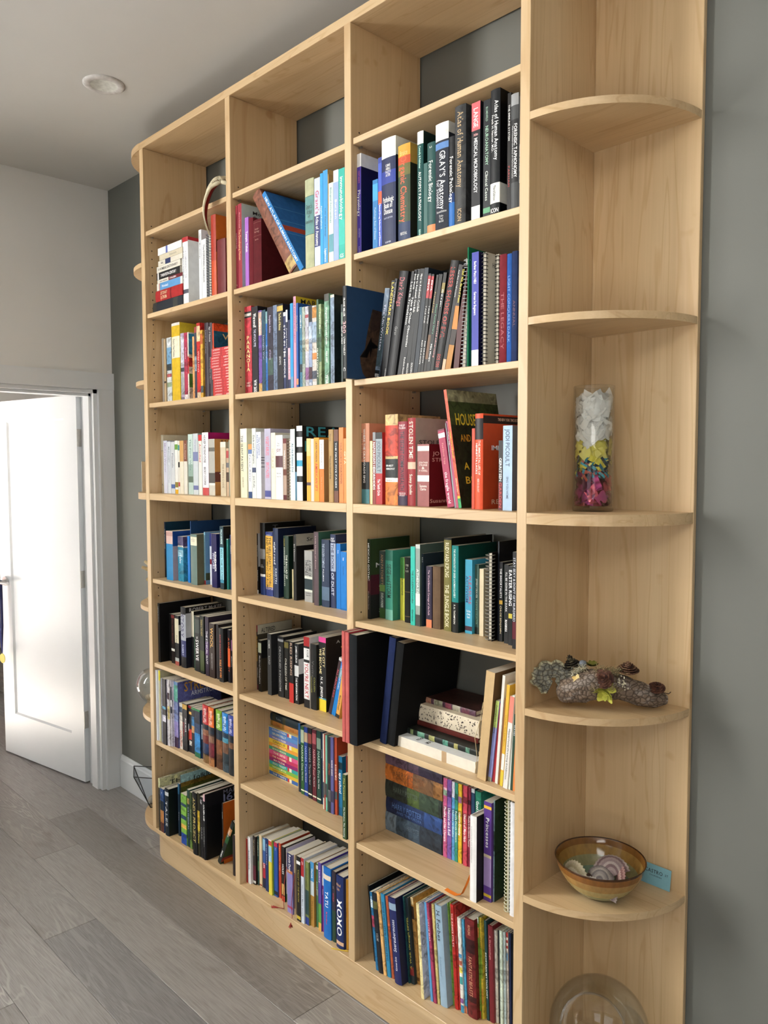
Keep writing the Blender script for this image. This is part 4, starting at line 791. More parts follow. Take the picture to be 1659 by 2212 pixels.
B4|0.8817|0.0412|0.1717|0.1094|1.2113|0.0000|p|a6a6a3|A GAME OF@26282a:.18:.5:.35:.72;THRONES@26282a:.18:.48:.4:.3;GEORGE R.R.@444:.82:.84:.7:.5:h;MARTIN@444:.86:.88:.6:.5:h|d8dcd0:.5:.8;2c3a40:.55:.76||grey fantasy paperback with small throne picture, middle bay fifth shelf
B4|0.9232|0.0040|0.1667|0.1184|1.2113|0.0000|p|4a3a78||||thin violet book beside grey paperback, middle bay fifth shelf
B4|0.9576|0.0240|0.2399|0.0887|1.2113|0.0000|h|5b4a50|Little House of Kisses@b8a0a0:.06:.5:.25||cov=3d6a58,ct=E@24483a:.1:.18:.25:.5/V@24483a:.1:.18:.6:.85|mauve brown hardcover with green cover, middle bay fifth shelf
B4|0.9924|0.0376|0.2170|0.0924|1.2113|0.0000|h|2a3852|THE GOLDEN COMPASS@aab8cc:.06:.42:.35:.3;PULLMAN@d8dce4:.44:.62:.2:.3|5a7088:.7:.9||deep blue fantasy hardcover with pale ornaments, middle bay fifth shelf
B4|1.0303|0.0255|0.2358|0.0974|1.2113|0.0000|h|303a5a|PHILIP@e8eaf0:.045:.07:.6:.5:h;PULLMAN@e8eaf0:.075:.1:.8:.5:h;THE BOOK@20284a:.13:.48:.5;OF DUST@d0d8ea:.52:.83:.5|a8b4cc:.12:.5||blue hardcover with pale clouded upper spine, middle bay fifth shelf
B4|1.0582|0.0200|0.2081|0.0977|1.2113|0.0000|p|1074c6|Stone@fff:.1:.15:.2;Discipline Crisis@0a3a70:.2:.4:.15|||vivid blue paperback, left of the pair, middle bay fifth shelf
B4|1.0838|0.0273|0.1847|0.0938|1.2113|0.0000|p|1278ca|Stone@fff:.1:.15:.2;Freedom Plan@0a3a70:.25:.4:.15|0f68b4:.97:1||vivid blue paperback, right of the pair, middle bay fifth shelf
B5|0.6379|0.0069|0.2323|0.0831|0.8659|0.0000|p|221a1a|ALTERED CARBON@e8b030:.12:.6:.6;RICHARD K.@ddd:.62:.85:.4:.7|7a2030:0:.1;5a1a2a:.92:1|cov=4a4436,covb=b8b4a0:0:.14,ct=ALTERED@222:.05:.12:.1:.5|black novel with yellow title and maroon ends, middle bay sixth shelf
B5|0.6570|0.0182|0.1834|0.0762|0.8659|0.0000|p|1d1c18|Medieval Philosophers@ddd:.3:.85:.4|c8d0b8:.05:.24|cov=3a3224,covb=141414:0:.35|short black paperback with pale green label, middle bay sixth shelf
B5|0.7124|0.0219|0.2151|0.0763|0.8659|0.0000|p|3a3a3a|HOMER@bbb:.1:.24:.4;ILIAD@888:.36:.5:.4||cov=242628|charcoal classic paperback, middle bay sixth shelf
B5|0.7536|0.0325|0.2108|0.0905|0.8659|0.0000|h|19191a|CROOKED KINGDOM@999:.16:.9:.3|888:.04:.08||thick black novel with grey spaced letters, middle bay sixth shelf
B5|0.7885|0.0233|0.2005|0.0921|0.8659|0.0000|h|1c1b18|CHILDREN OF TIME@c8c4b8:.3:.85:.35;ADRIAN@888:.4:.6:.2:.2|6a6030:.02:.12||black novel with faint gold seal, middle bay sixth shelf
B5|0.8368|0.0241|0.2082|0.0752|0.8659|0.0000|p|1d1a1a|RED RISING@c8a890:.02:.55:.4|b8302c:.68:1||black paperback with red lower third, middle bay sixth shelf
B5|0.8611|0.0228|0.2044|0.0792|0.8659|0.0000|p|1f2022|JAMES GLEICK@eee:.04:.32:.35;THE INFORMATION@eee:.56:.94:.4|d0d0d0:.36:.54|cov=18181a,covb=c0c0c0:.25:.5|black paperback with diagonal white band, middle bay sixth shelf
B5|0.9142|0.0299|0.2365|0.0776|0.8659|0.0000|p|dedede|KYLIE@333:.18:.28:.3:.7;YOU'RE NEXT@b02028:.37:.86:.6|a02428:0:.13;18181a:.13:.16;222:.32:.36;1a1a1c:.88:1||white thriller with red and black title, middle bay sixth shelf
B5|0.9443|0.0300|0.2162|0.0819|0.8659|0.0000|h|1b1c1c|Verity@555:.25:.5:.4;COLLEEN@8a8a40:.5:.72:.2:.75;HOOVER@8a8a40:.5:.75:.25:.25|||plain black novel with olive author lettering, middle bay sixth shelf
B5|0.9758|0.0362|0.2441|0.0910|0.8659|0.0000|p|1d1d1f|THE CITY@e8d8a0:.13:.4:.3:.7;WE BECAME@e8d8a0:.16:.5:.3:.25;N. K. JEMISIN@eee:.54:.83:.3:.4|d84890:0:.07;e8cc3a:.84:1;4a90a8:.82:.84|cov=28221f,ct=THE@c8b050:.15:.28:.4:.98/A glorious@bbb:.06:.1:.25:.95|black novel with yellow foot and pink top, middle bay sixth shelf
B5|1.0255|0.0131|0.1992|0.0878|0.8659|0.2837|p|3a2a30|ALL ABOUT KIDS@c85060:.2:.7:.5|c8c8c8:.0:.05||dark plum paperback leaning right, middle bay sixth shelf
B5|1.0450|0.0176|0.1855|0.0842|0.8659|0.2706|p|1c78c4|Sand Thinkers and Wonders@cde:.05:.5:.4|6898a8:.12:.3||blue paperback leaning right, middle bay sixth shelf
B5|1.0727|0.0164|0.1715|0.0778|0.8659|0.2209|p|d8a050|Memory Wrangler@5a4010:.55:.85:.4|2a2622:.93:1||tan orange paperback leaning right with black foot, middle bay sixth shelf
B6|0.8382|0.0117|0.2399|0.1107|0.5450|0.0000|p|1a2638||2a5a90:0:.3||thin dark navy book beside picture-book stack, middle bay seventh shelf
B6|0.8572|0.0169|0.2357|0.1063|0.5450|0.0000|p|2c5a34|NARNIA One@ccd8c0:.28:.65:.5;The first@eee:.66:.8:.3|a8b8a0:.05:.24;e8e8d0:.93:.95||green fantasy volume, first of series, middle bay seventh shelf
B6|0.8758|0.0184|0.2379|0.1064|0.5450|0.0000|p|26408a|NARNIA Two@aab8e0:.28:.65:.5;The second@eee:.66:.8:.3|b8a080:.08:.22;e8e8d0:.93:.95||blue fantasy volume, second of series, middle bay seventh shelf
B6|0.9003|0.0191|0.2412|0.1035|0.5450|0.0000|p|1c1e22|NARNIA Three@999:.28:.65:.5;The third@ccc:.66:.8:.3|8a4a40:.08:.22;e8e8d0:.93:.95||black fantasy volume, third of series, middle bay seventh shelf
B6|0.9253|0.0197|0.2422|0.1015|0.5450|0.0000|p|5f2430|NARNIA Four@d0a0a0:.28:.65:.5;The fourth@ddd:.66:.8:.3|a05058:.05:.2;e8e8d0:.93:.95||maroon fantasy volume, fourth of series, middle bay seventh shelf
B6|0.9504|0.0211|0.2446|0.0999|0.5450|0.0000|p|1d4038|NARNIA Five@a8c0b0:.28:.65:.5;The fifth@ddd:.66:.8:.3|7a9080:.1:.25;e8e8d0:.93:.95||dark green fantasy volume, fifth of series, middle bay seventh shelf
B6|0.9717|0.0063|0.2448|0.1021|0.5450|0.0000|p|1c2c48|Lightning@aab:.1:.5:.5|||thin navy volume after the series, middle bay seventh shelf
B6|1.0027|0.0058|0.2509|0.0829|0.5450|0.0000|p|ddd8c8|PERCY@a04030:.35:.5:.7|4a5458:.64:.85||thin ivory book, middle bay seventh shelf
B6|1.0105|0.0053|0.2516|0.0822|0.5450|0.0000|p|a83830||4a5050:.64:.8||thin red book, middle bay seventh shelf
B6|1.0202|0.0081|0.2521|0.0792|0.5450|0.0000|p|7ab8a4||3c4648:.64:.82||thin mint green book, middle bay seventh shelf
B6|1.0328|0.0125|0.2499|0.0793|0.5450|0.0000|p|2c2a30|APOLLO TRIALS@c05a40:.35:.5:.5|5a5a60:.7:.85||dark grey novel, middle bay seventh shelf
B6|1.0456|0.0136|0.2517|0.0797|0.5450|0.0000|p|5a5a90|NORSE GODS@e8e0d8:.3:.5:.5|3a3a50:.7:.85||periwinkle purple novel, middle bay seventh shelf
B6|1.0595|0.0121|0.2532|0.0840|0.5450|0.0000|p|b0482c|BLOOD OLYMPUS@f0e0d0:.35:.55:.6|505a5a:.7:.8||rust orange novel, middle bay seventh shelf
B6|1.0720|0.0182|0.1940|0.0899|0.5450|0.0000|p|1e6c96|spy school@fff:.28:.62:.6|12303c:.1:.22;185a80:.86:1||blue paperback with white lower-case title, middle bay seventh shelf
B6|1.1001|0.0054|0.2006|0.0977|0.5450|0.0000|p|7a2a20||||thin dark red book at the right panel, middle bay seventh shelf
B6|1.2007|0.0154|0.1981|-0.0055|0.5450|0.0000|p|38522f|The Fantastic@c8c070:.05:.4:.4;The Fabulous, The Amazing@eee:.5:.97:.35||cov=2a3a24,d=.24|thin dark green book overhanging the shelf front, middle bay seventh shelf
B7|0.6379|0.0077|0.1610|0.0272|0.1772|0.0000|p|a82c28||||thin red book, first of bottom row, middle bay bottom shelf
B7|0.6459|0.0161|0.1704|0.0288|0.1772|0.0000|p|e6e6ea|bookmark@557:.1:.9:.4|||white paperback with blue writing, middle bay bottom shelf
B7|0.6623|0.0172|0.1739|0.0391|0.1772|0.0000|h|2c2420|THE CARNIVAL@8a7a60:.05:.4:.5|5a2030:.6:.9;c8c8c0:.92:.97||dark brown hardcover, middle bay bottom shelf
B7|0.6798|0.0102|0.1765|0.0463|0.1772|0.0000|h|23403c|THE EMERALD@b8c8b8:.05:.4:.4|4a6a48:.5:.7||dark green hardcover, middle bay bottom shelf
B7|0.6934|0.0147|0.1873|0.0453|0.1772|0.0000|m|d8c4a0||8a3a28:.95:.98||cream stapled booklet, middle bay bottom shelf
B7|0.7084|0.0157|0.1811|0.0491|0.1772|0.0000|p|3a5a98|LIFE@fff:.5:.6:.4|88b4d0:.02:.25;a82c3c:.5:.8;1c2440:.8:1||blue book with red block, middle bay bottom shelf
B7|0.7327|0.0158|0.1897|0.0436|0.1772|0.0000|p|1f3464|Green Knowe@aac:.1:.5:.4|||navy slim paperback, middle bay bottom shelf
B7|0.7573|0.0180|0.1956|0.0390|0.1772|0.0000|p|d8cc48|Ronja@fff:.3:.4:.4|e8e8e0:0:.1;c04a38:.02:.1;90c0d8:.12:.4||yellow paperback with pale blue upper part, middle bay bottom shelf
B7|0.7756|0.0040|0.1938|0.0442|0.1772|0.0000|p|4a8a4a||||very thin green book, middle bay bottom shelf
B7|0.7799|0.0203|0.1921|0.0455|0.1772|0.0000|p|2a509c|Rory@aac:.1:.15:.3|b02c50:0:.08;1a2030:.9:.97||royal blue paperback with pink top, middle bay bottom shelf
B7|0.8005|0.0128|0.1941|0.0502|0.1772|0.0000|p|c04830|FANTASTIC TALES@e8b060:.05:.5:.4|||orange-red paperback with yellow title, middle bay bottom shelf
B7|0.8238|0.0165|0.1926|0.0451|0.1772|0.0000|p|221c1c|HOLES@fff:.32:.5:.5|c8a060:.68:.88;c84a34:.9:1||black paperback with tan foot, middle bay bottom shelf
B7|0.8405|0.0043|0.1881|0.0519|0.1772|0.0000|p|e4e0e0|HANNAH@b02838:.05:.25:.6;spells@666:.4:.8:.4|5a8a40:.85:1||white paperback with red title, middle bay bottom shelf
B7|0.8902|0.0286|0.2033|0.0188|0.1772|0.0000|p|8a80b8|Rosie Dunn@fff:.02:.3:.4|282a50:0:.28;c07848:.28:.33;a04068:.88:.92||lilac paperback with navy top, middle bay bottom shelf
B7|0.9192|0.0051|0.2038|0.0250|0.1772|0.0000|p|d8c4a0||7a5a48:.3:.9||cream and brown slim book, middle bay bottom shelf
B7|0.9512|0.0197|0.2173|0.0109|0.1772|0.0000|p|1e1a18|VALLEY OF THE MOON@a89848:.2:.7:.4|e8e8e8:.07:.12;c8b040:.92:.97||black paperback with gold title, middle bay bottom shelf
B7|0.9712|0.0155|0.2177|0.0130|0.1772|0.0000|p|cfdae8|CITY@fff:.05:.1:.5;House of Many Ways@556:.4:.9:.3|a82c30:0:.28||pale blue paperback with red top, middle bay bottom shelf
B7|0.9870|0.0179|0.2104|0.0182|0.1772|0.0000|p|7a8248|Green Dragon@3a4420:.1:.4:.3|304848:.45:.84;243c88:.88:1||olive paperback with teal and navy lower part, middle bay bottom shelf
B7|1.0052|0.0186|0.2139|0.0247|0.1772|0.0000|p|b08440|Wind Sails@fff:.1:.25:.4;The Caravan@604010:.6:.9:.3|4a94cc:0:.3;c8d4d8:.3:.52||paperback with sky blue top and golden foot, middle bay bottom shelf
B7|1.0241|0.0103|0.2120|0.0328|0.1772|0.0000|p|4c7c58|Annika@dfe:.2:.5:.4|e8e8e0:.03:.09;8a9a8a:.4:.5||green paperback with white oval, middle bay bottom shelf
B7|1.0445|0.0138|0.2247|0.0259|0.1772|0.0000|p|5a489a|Lindsey@fff:.1:.3:.4|5a9a48:.6:.88;d8a850:.88:1||purple and green paperback, middle bay bottom shelf
B7|1.0586|0.0067|0.2177|0.0302|0.1772|0.0000|p|8a3a88|Peter@fff:.3:.5:.5|e4e4ec:0:.3||white-topped purple paperback, middle bay bottom shelf
B7|1.0815|0.0348|0.2298|0.0173|0.1772|0.0000|h|1f6cbc|TATU@fff:.33:.55:.4;Kinder@e05060:.62:.8:.2|e8d8c0:.1:.17||thick bright blue children's hardcover, middle bay bottom shelf
B7|1.1166|0.0183|0.2255|0.0214|0.1772|0.0000|h|362e38|WOLF@c04860:.3:.42:.3;ORANGE@a89888:.2:.24:.3|2c4434:.55:1||plum and dark green hardcover, middle bay bottom shelf
B7|1.1477|0.0335|0.2292|0.0129|0.1772|0.0000|h|1d2e62|Michael@d8a878:.1:.14:.6:.4:h;Ende@d8a878:.16:.2:.4:.35:h;MOMO@fff:.33:.82:.65|d8b090:.9:.95||thick navy hardcover with huge white title, middle bay bottom shelf
B7|1.1814|0.0078|0.2231|0.0231|0.1772|0.0000|p|e4aa40|Dragon@a87020:.1:.85:.5|||golden yellow paperback against right panel, middle bay bottom shelf
A1|0.2529|0.0438|0.2534|0.0350|2.2642|0.0000|h|e6e8e8|A COMPANION TO THE@aab:.2:.6:.22:.7;ROMAN REPUBLIC@99a:.2:.65:.28:.3|b02c30:0:.07;4a4c58:.76:.82|cov=e8eaea,covb=b02c30:0:.05,d=.2|tall white hardcover with red top, left bay second shelf
A1|0.3728|0.0177|0.2587|0.0350|2.2642|0.0000|p|e4e8ec|Clinical Microbiology@556:.05:.4:.4|||white paperback beside tall white hardcover, left bay second shelf
A1|0.3920|0.0293|0.2198|0.0350|2.2642|0.0000|p|e2e4e4|The FORENSIC Casebook@445:.08:.7:.35|||white forensic book, left bay second shelf
A1|0.4238|0.0268|0.2346|0.0350|2.2642|0.0000|c|cfd6dc|||coil=3a4450|spiral notebook with dark coil, left bay second shelf
A1|0.4566|0.0313|0.2912|0.0350|2.2642|0.0000|h|a8301c||c24a22:.55:1|cov=c86a28,d=.2,covb=7a3a1a:.3:.45|orange-red hardcover with orange picture cover, left bay second shelf
A1|0.4943|0.0533|0.1965|0.0350|2.2642|0.0000|h|691f22||||plain dark red book next to panel, left bay second shelf
A2|0.0316|0.0135|0.2606|0.0650|1.9134|0.0000|m|d4d2cc||||thin pale grey magazine, first in row, left bay third shelf
A2|0.0467|0.0145|0.2564|0.0650|1.9134|0.0000|m|bda684||221c18:.65:.68||thin tan magazine, left bay third shelf
A2|0.0704|0.0356|0.2587|0.0650|1.9134|0.0000|p|ccd4d8||7aa8cc:.15:.4;34444c:.4:.5;a8585a:.55:.6;8a9a80:.68:.75||white comic with blue artwork on spine, left bay third shelf
A2|0.1111|0.0616|0.3090|0.0650|1.9134|0.0000|h|dcb832|Dave's Chat Comics@333:.2:.42:.25:.35|eceae4:0:.035;f0ead0:.17:.44|n=binder,cov=e8d040|bright yellow ring binder, left bay third shelf
A2|0.1780|0.0252|0.2636|0.0650|1.9134|0.0000|p|b4a4bc|VERTIGO@444:.93:.98:.9:.5:h|c8c8d8:.05:.5;404450:.5:.56;a0a0a4:.58:.9||lilac grey comic paperback, left bay third shelf
A2|0.2047|0.0230|0.2628|0.0650|1.9134|0.0000|p|a83450|Comic@fcd:.1:.5:.3|e8e0e0:.9:.97||raspberry comic paperback, left bay third shelf
A2|0.2296|0.0095|0.2623|0.0650|1.9134|0.0000|p|d8d0c4||b83838:.35:.6|cov=d8d4c8,covb=3a90b8:.02:.32;b03838:.37:.5;4a7a3a:.6:.8,d=.18|cream comic with red panel and illustrated cover, left bay third shelf
A2|0.2655|0.0135|0.2411|0.0650|1.9134|0.0000|p|d89860||||thin orange comic, left bay third shelf
A2|0.2805|0.0148|0.2754|0.0650|1.9134|0.0000|p|3a3c4c||a04040:0:.08;8a9aa8:.4:.6||dark patterned comic, left bay third shelf
A2|0.2967|0.0243|0.2877|0.0650|1.9134|0.0000|p|c02c28|Wild Lives@fcc:.3:.7:.3|b02824:0:.04;d8c098:.04:.24;d8c0a0:.9:.97||red comic with cream top, left bay third shelf
A2|0.3228|0.0163|0.2582|0.0650|1.9134|0.0000|p|d8a840||b86030:.05:.2;4a5a60:.8:.9||yellow comic paperback, left bay third shelf
A2|0.3527|0.0259|0.2805|0.0650|1.9134|0.0000|h|30202a|Lord of Visions@888:.1:.4:.3|||dark aubergine hardcover, left of pair, left bay third shelf
A2|0.3804|0.0247|0.2769|0.0650|1.9134|0.0000|h|2c1c26|Age of Sentinels@ccc:.05:.25:.4;The Cosmic Guide of Memory@999:.45:.8:.3|||dark aubergine hardcover, right of pair, left bay third shelf
A2|0.4076|0.0087|0.2734|0.0650|1.9134|0.0000|h|d04824|||cov=d04a22,covb=1d5878:.1:.32,ct=WAR@d8b880:.13:.2:.1:.9/TE@d8b880:.23:.3:.4:.9,d=.19|orange-red rulebook with teal title panel, left bay third shelf
A3|0.0290|0.0166|0.2347|0.0550|1.5549|0.0000|p|ddd2b8|PL@444:.84:.87:.6:.5:h|e0dcc8:0:.27;556:.27:.275||cream book with striped top, first in row, left bay fourth shelf
A3|0.0471|0.0290|0.2108|0.0550|1.5549|0.0000|p|cfd2e2|Michael Winter@98a:.05:.6:.4|||pale lilac white paperback, left bay fourth shelf
A3|0.0782|0.0256|0.2063|0.0550|1.5549|0.0000|p|d0d6de|MERLEAU-PONTY@567:.1:.4:.35;phenomenology@99a:.45:.8:.3|||grey-white paperback with dark title, left bay fourth shelf
A3|0.1057|0.0293|0.2044|0.0550|1.5549|0.0000|p|ccd0d4|Picoult@778:.22:.5:.4|5068a0:.82:.9||light grey paperback, left bay fourth shelf
A3|0.1370|0.0229|0.2088|0.0550|1.5549|0.0000|p|e4e2dc||6a9a40:.07:.17;8a7a30:.78:.88;dca828:.92:1||white book with green and yellow squares, left bay fourth shelf
A3|0.1619|0.0118|0.2077|0.0550|1.5549|0.0000|p|dcd8cc||3a8a8a:.08:.18;222:.4:.5;b04038:.78:.86||white book with teal square, left bay fourth shelf
A3|0.1747|0.0283|0.2079|0.0550|1.5549|0.0000|p|e0d8c4|mini@bba:.6:.9:.2|cc9e60:0:.39||ivory book with tan upper part, left bay fourth shelf
A3|0.2055|0.0246|0.2084|0.0550|1.5549|0.0000|p|ddd8cc|Anita Diamant@d8b8a0:.06:.35:.4|7a4430:0:.39||ivory book with brown upper part, left bay fourth shelf
A3|0.2387|0.0341|0.2310|0.0550|1.5549|0.0000|p|b8ccc4|The Paris Wife@5a7a78:.08:.6:.3|8fa89c:.5:.7;5a6a5a:.7:.8||pale green paperback with faint picture, left bay fourth shelf
A3|0.2747|0.0354|0.2324|0.0550|1.5549|0.0000|p|c4ccd0|Geranium@88a:.1:.3:.3|7880a8:.3:.45;6a70a0:.85:.92||pale blue-grey paperback, left bay fourth shelf
A3|0.3137|0.0238|0.2265|0.0550|1.5549|0.0000|p|dcdcd4|Attached@c04040:.15:.45:.5|c03030:0:.1||off-white paperback with red top, left bay fourth shelf
A3|0.3412|0.0423|0.2341|0.0550|1.5549|0.0000|h|e8e6ec|WE KEEP THE DEAD CLOSE@222:.04:.48:.32;BECKY COOPER@333:.55:.84:.3|c04a4a:.88:1|cov=a81468,covb=8a1840:.5:.7,d=.16|white hardcover with magenta cover, left bay fourth shelf
A3|0.3852|0.0414|0.2090|0.0550|1.5549|0.0000|p|b0aea6||6a6860:.15:.22;54504c:.6:.78;e4e2dc:.78:.82;c8c4b8:.82:1|cov=c89458,covb=6a3a34:.58:.76,ct=TH@fff:.6:.72:.1:.8/H@222:.02:.08:.1:.5,d=.13|grey collage paperback with orange cover, left bay fourth shelf
A3|0.4646|0.0348|0.1966|0.0550|1.5549|0.0000|p|cdbfa4|THE PARIS CODE@8a7a60:.4:.85:.35|ddd8cc:0:.1||beige paperback with faint lettering, left bay fourth shelf
A3|0.5028|0.0159|0.1726|0.0550|1.5549|0.0000|p|c0a488||b04a4a:.05:.2;6a6a70:.3:.4;4a3a30:.5:.7||tan paperback with red block, left bay fourth shelf
A3|0.5199|0.0129|0.2023|0.0550|1.5549|0.0000|p|8e9688||||grey-green paperback against panel, left bay fourth shelf
A4|0.0290|0.0095|0.2263|0.0617|1.2109|0.0000|p|182a48|THE GENDER GAME@e0e8f0:.05:.56:.4;bella forrest@866:.6:.9:.25|14141a:.6:1|cov=183848|dark blue tall paperback, first in row, left bay fifth shelf
A4|0.0931|0.0509|0.1955|0.0345|1.2109|0.0000|p|2a84bc||d8b8b0:.0:.26;c09890:.02:.1|cov=b0a4b4,covb=1c4a98:0:.3|bright blue paperback with pale face portrait, left bay fifth shelf
A4|0.1574|0.0405|0.1768|0.0495|1.2109|0.0000|p|2f84a4|Tales@def:.4:.6:.4|5a5474:0:.2;e0dcd0:.2:.235;8ab4c8:.3:.45|cov=3a94b4,covb=5a4a68:0:.22;e0dcd0:.22:.25|turquoise illustrated paperback with purple top, left bay fifth shelf
A4|0.2253|0.0163|0.1822|0.0528|1.2109|0.0000|p|1274c8||||thin vivid blue book, left bay fifth shelf
A4|0.2420|0.0040|0.2401|0.0565|1.2109|0.0000|h|1c4880|||cov=1a3c68,d=.2|tall dark blue book rising behind grey-green one, left bay fifth shelf
A4|0.2706|0.0459|0.1934|0.0397|1.2109|0.0000|h|697e78|THE@665:.07:.085:.2:.5:h;LIBRARY@665:.1:.115:.6:.5:h;OF LOST@665:.13:.145:.5:.5:h|e4e0c8:.05:.22|cov=6a6a54|thick grey-green hardcover with cream label, left bay fifth shelf
A4|0.3167|0.0102|0.2020|0.0702|1.2109|0.0000|p|7eaec4|ONCE UPON THE RIVER@a8ccd8:.05:.6:.4|a82c34:.92:1|cov=6a98c0,covb=3a4430:.78:.92|light blue paperback with red foot, left bay fifth shelf
A4|0.3369|0.0118|0.1972|0.0832|1.2109|0.0000|p|d8dcea|Voss@8ac:.3:.5:.4|2a3070:0:.25;7a1c28:.5:.6||white thin book with navy top, left bay fifth shelf
A4|0.3943|0.0335|0.2012|0.0559|1.2109|0.0000|p|1b174e|WITCHES@d8d8f0:.35:.65:.35:.35;REMEMBER@fff:.33:.7:.35:.75|||deep indigo paperback with large white letters, left bay fifth shelf
A4|0.4517|0.0241|0.2321|0.0552|1.2109|0.0000|p|3a8aa8|PAULA HAWKINS@dff:.05:.28:.5;INTO THE WATER@0f4858:.36:.86:.4|24404a:0:.33;8fd0e0:.34:.85;20343c:.9:1|cov=0e1214,ct=THE@aaa:.07:.11:.4:.8|teal thriller with pale blue middle, left bay fifth shelf
A4|0.4761|0.0110|0.1862|0.0672|1.2109|0.0000|h|1f7a74||d8dcc8:0:.01||teal green hardcover, left bay fifth shelf
A4|0.4910|0.0118|0.2014|0.0734|1.2109|0.0000|p|24386a|LIGHT@ddd:.05:.5:.4|||navy paperback against panel, left bay fifth shelf
A5|0.0290|0.0155|0.2410|0.0254|0.8669|0.0000|h|121212|taking pictures@ddd:.05:.32:.35||cov=0b0b0c,ct=t@b0b0b4:.22:.4:.2:.4/p@a0a0a4:.55:.74:.2:.4,d=.24|large black photography book, first in row, left bay sixth shelf
A5|0.0448|0.0141|0.1944|0.0670|0.8669|0.0000|p|181818||||thin black paperback, left bay sixth shelf
A5|0.0810|0.0257|0.2001|0.0558|0.8669|0.0000|p|1e1616|The Night Manager@6a3a34:.1:.6:.35|e0e0d8:.7:.75;7a3030:.02:.08||black and dark red paperback, left bay sixth shelf
A5|0.1191|0.0303|0.2008|0.0506|0.8669|0.0000|p|1b1b1d|French@333:.4:.6:.25|d8d0b4:.06:.55;a8b0b0:.85:.92;a05048:.92:1|cov=20222a,covb=e0e0d8:.18:.3|black paperback with cream label, left bay sixth shelf
A5|0.1635|0.0381|0.2413|0.0526|0.8669|0.0000|h|3a3f6c|STORY@3c3860:.12:.5:.6:.4;ROBERT@c8d0ec:.62:.8:.3:.5|18191c:0:.12;a8acb8:.12:.55;15161a:.82:1|cov=20264a,covb=141516:0:.1;b0b4bc:.1:.5;1a1c2a:.5:1,ct=ROBERT McKEE@c8c8cc:.02:.08:.1:.98|silver and indigo hardcover with black ends, left bay sixth shelf
A5|0.2018|0.0202|0.2252|0.0765|0.8669|0.0000|p|1a1a1c||d8d0bc:0:.45||paperback with cream top and black lower half, left bay sixth shelf
A5|0.2481|0.0048|0.2157|0.0616|0.8669|0.0000|p|244a34||||thin green book beside black ones, left bay sixth shelf
A5|0.2587|0.0331|0.2151|0.0587|0.8669|0.0000|p|1c1e1f|THE@ddd:.36:.4:.5;SWERVE@fff:.42:.8:.6|3a4440:.05:.3||black paperback with bold slanted white title, left bay sixth shelf
A5|0.3016|0.0288|0.2240|0.0550|0.8669|0.0000|p|1b211d|TENDER IS THE NIGHT@a89858:.06:.35:.4|3c4a28:.6:.95||black-green paperback with gold title, left bay sixth shelf
A5|0.3447|0.0228|0.2265|0.0525|0.8669|0.0000|p|2a2236|THE ETHICAL SLUT@e0e0e8:.24:.8:.45|4a2a60:.42:.65||black and purple paperback, left bay sixth shelf
A5|0.3748|0.0367|0.2065|0.0508|0.8669|0.0000|p|2f221f|WOOL@d8a858:.08:.45:.5;HUGH HOWEY@999:.55:.85:.25|||dark brown paperback with gold title, left bay sixth shelf
A5|0.4118|0.0040|0.2059|0.0608|0.8669|0.0000|p|3a1c20||||very thin dark maroon book, left bay sixth shelf
A5|0.4161|0.0154|0.2065|0.0560|0.8669|0.0000|h|2e2a2c||||dark grey hardcover, left bay sixth shelf
A5|0.4503|0.0298|0.2001|0.0454|0.8669|0.0000|h|1e2022|DAVID BALDACCI@b03c3c:.12:.55:.25;WALK THE WIRE@e08838:.58:.92:.4||cov=14171a|black thriller with orange title, left bay sixth shelf
A5|0.4866|0.0162|0.1962|0.0601|0.8669|0.0000|p|1c1a20|A DARK LEGACY@e06838:.15:.8:.5|d86038:.35:.7||black paperback with orange wedges, left bay sixth shelf
A5|0.5031|0.0075|0.1999|0.0638|0.8669|0.0000|p|26181c|JIM BEATTY@ccc:.5:.7:.5|8a5a80:.2:.4||black paperback with mauve patch at panel, left bay sixth shelf
A6|0.0290|0.0118|0.2913|0.0102|0.5448|0.0000|m|dfe2ea||||white magazine, first in row, left bay seventh shelf
A6|0.0411|0.0044|0.2912|0.0140|0.5448|0.0000|m|e6e6ea||||white magazine, second in row, left bay seventh shelf
A6|0.0458|0.0137|0.2923|0.0144|0.5448|0.0000|m|c8c4a0||d8cc30:.0:.14||cream magazine with yellow top corner, left bay seventh shelf
A6|0.0669|0.0084|0.2646|0.0127|0.5448|0.0000|m|8a8c98||||grey comic magazine, left bay seventh shelf
A6|0.0874|0.0260|0.2683|0.0073|0.5448|0.0000|m|23222a||4aa0c8:.42:.46;c8c8d8:.55:.65||stack-edge black comic magazine, left bay seventh shelf
A6|0.1136|0.0040|0.2695|0.0122|0.5448|0.0000|m|b4aec0||||pale lilac comic magazine, left bay seventh shelf
A6|0.1181|0.0164|0.2699|0.0126|0.5448|0.0000|m|d0ccd0||4a3a40:.2:.3;c8b878:.4:.6||off-white comic magazine, left bay seventh shelf
A6|0.1348|0.0091|0.2691|0.0176|0.5448|0.0000|m|c0bcc8||26303c:.1:.5;e8e8ec:.3:.4||grey and black comic magazine, left bay seventh shelf
A6|0.1442|0.0064|0.2675|0.0230|0.5448|0.0000|m|b8b4c8||||thin lavender comic magazine, left bay seventh shelf
A6|0.1508|0.0282|0.2656|0.0245|0.5448|0.0000|m|6a8ab8||5aa090:.05:.3;7a88b8:.3:.6;8a80b8:.6:.84;3a2444:.84:1|cov=5a60a0,ct=STRETCH@c8922c:.02:.16:.15:.98/ARMSTRONG@dfe4f4:.17:.24:.3:.95,d=.2|colourful comic with blue cover and gold title, left bay seventh shelf
A6|0.1793|0.0218|0.1845|0.0305|0.5448|0.0000|p|dcd6cc|NARUTO@c84828:.6:.94:.6|4a5a70:.08:.2||white manga volume with red title, left bay seventh shelf
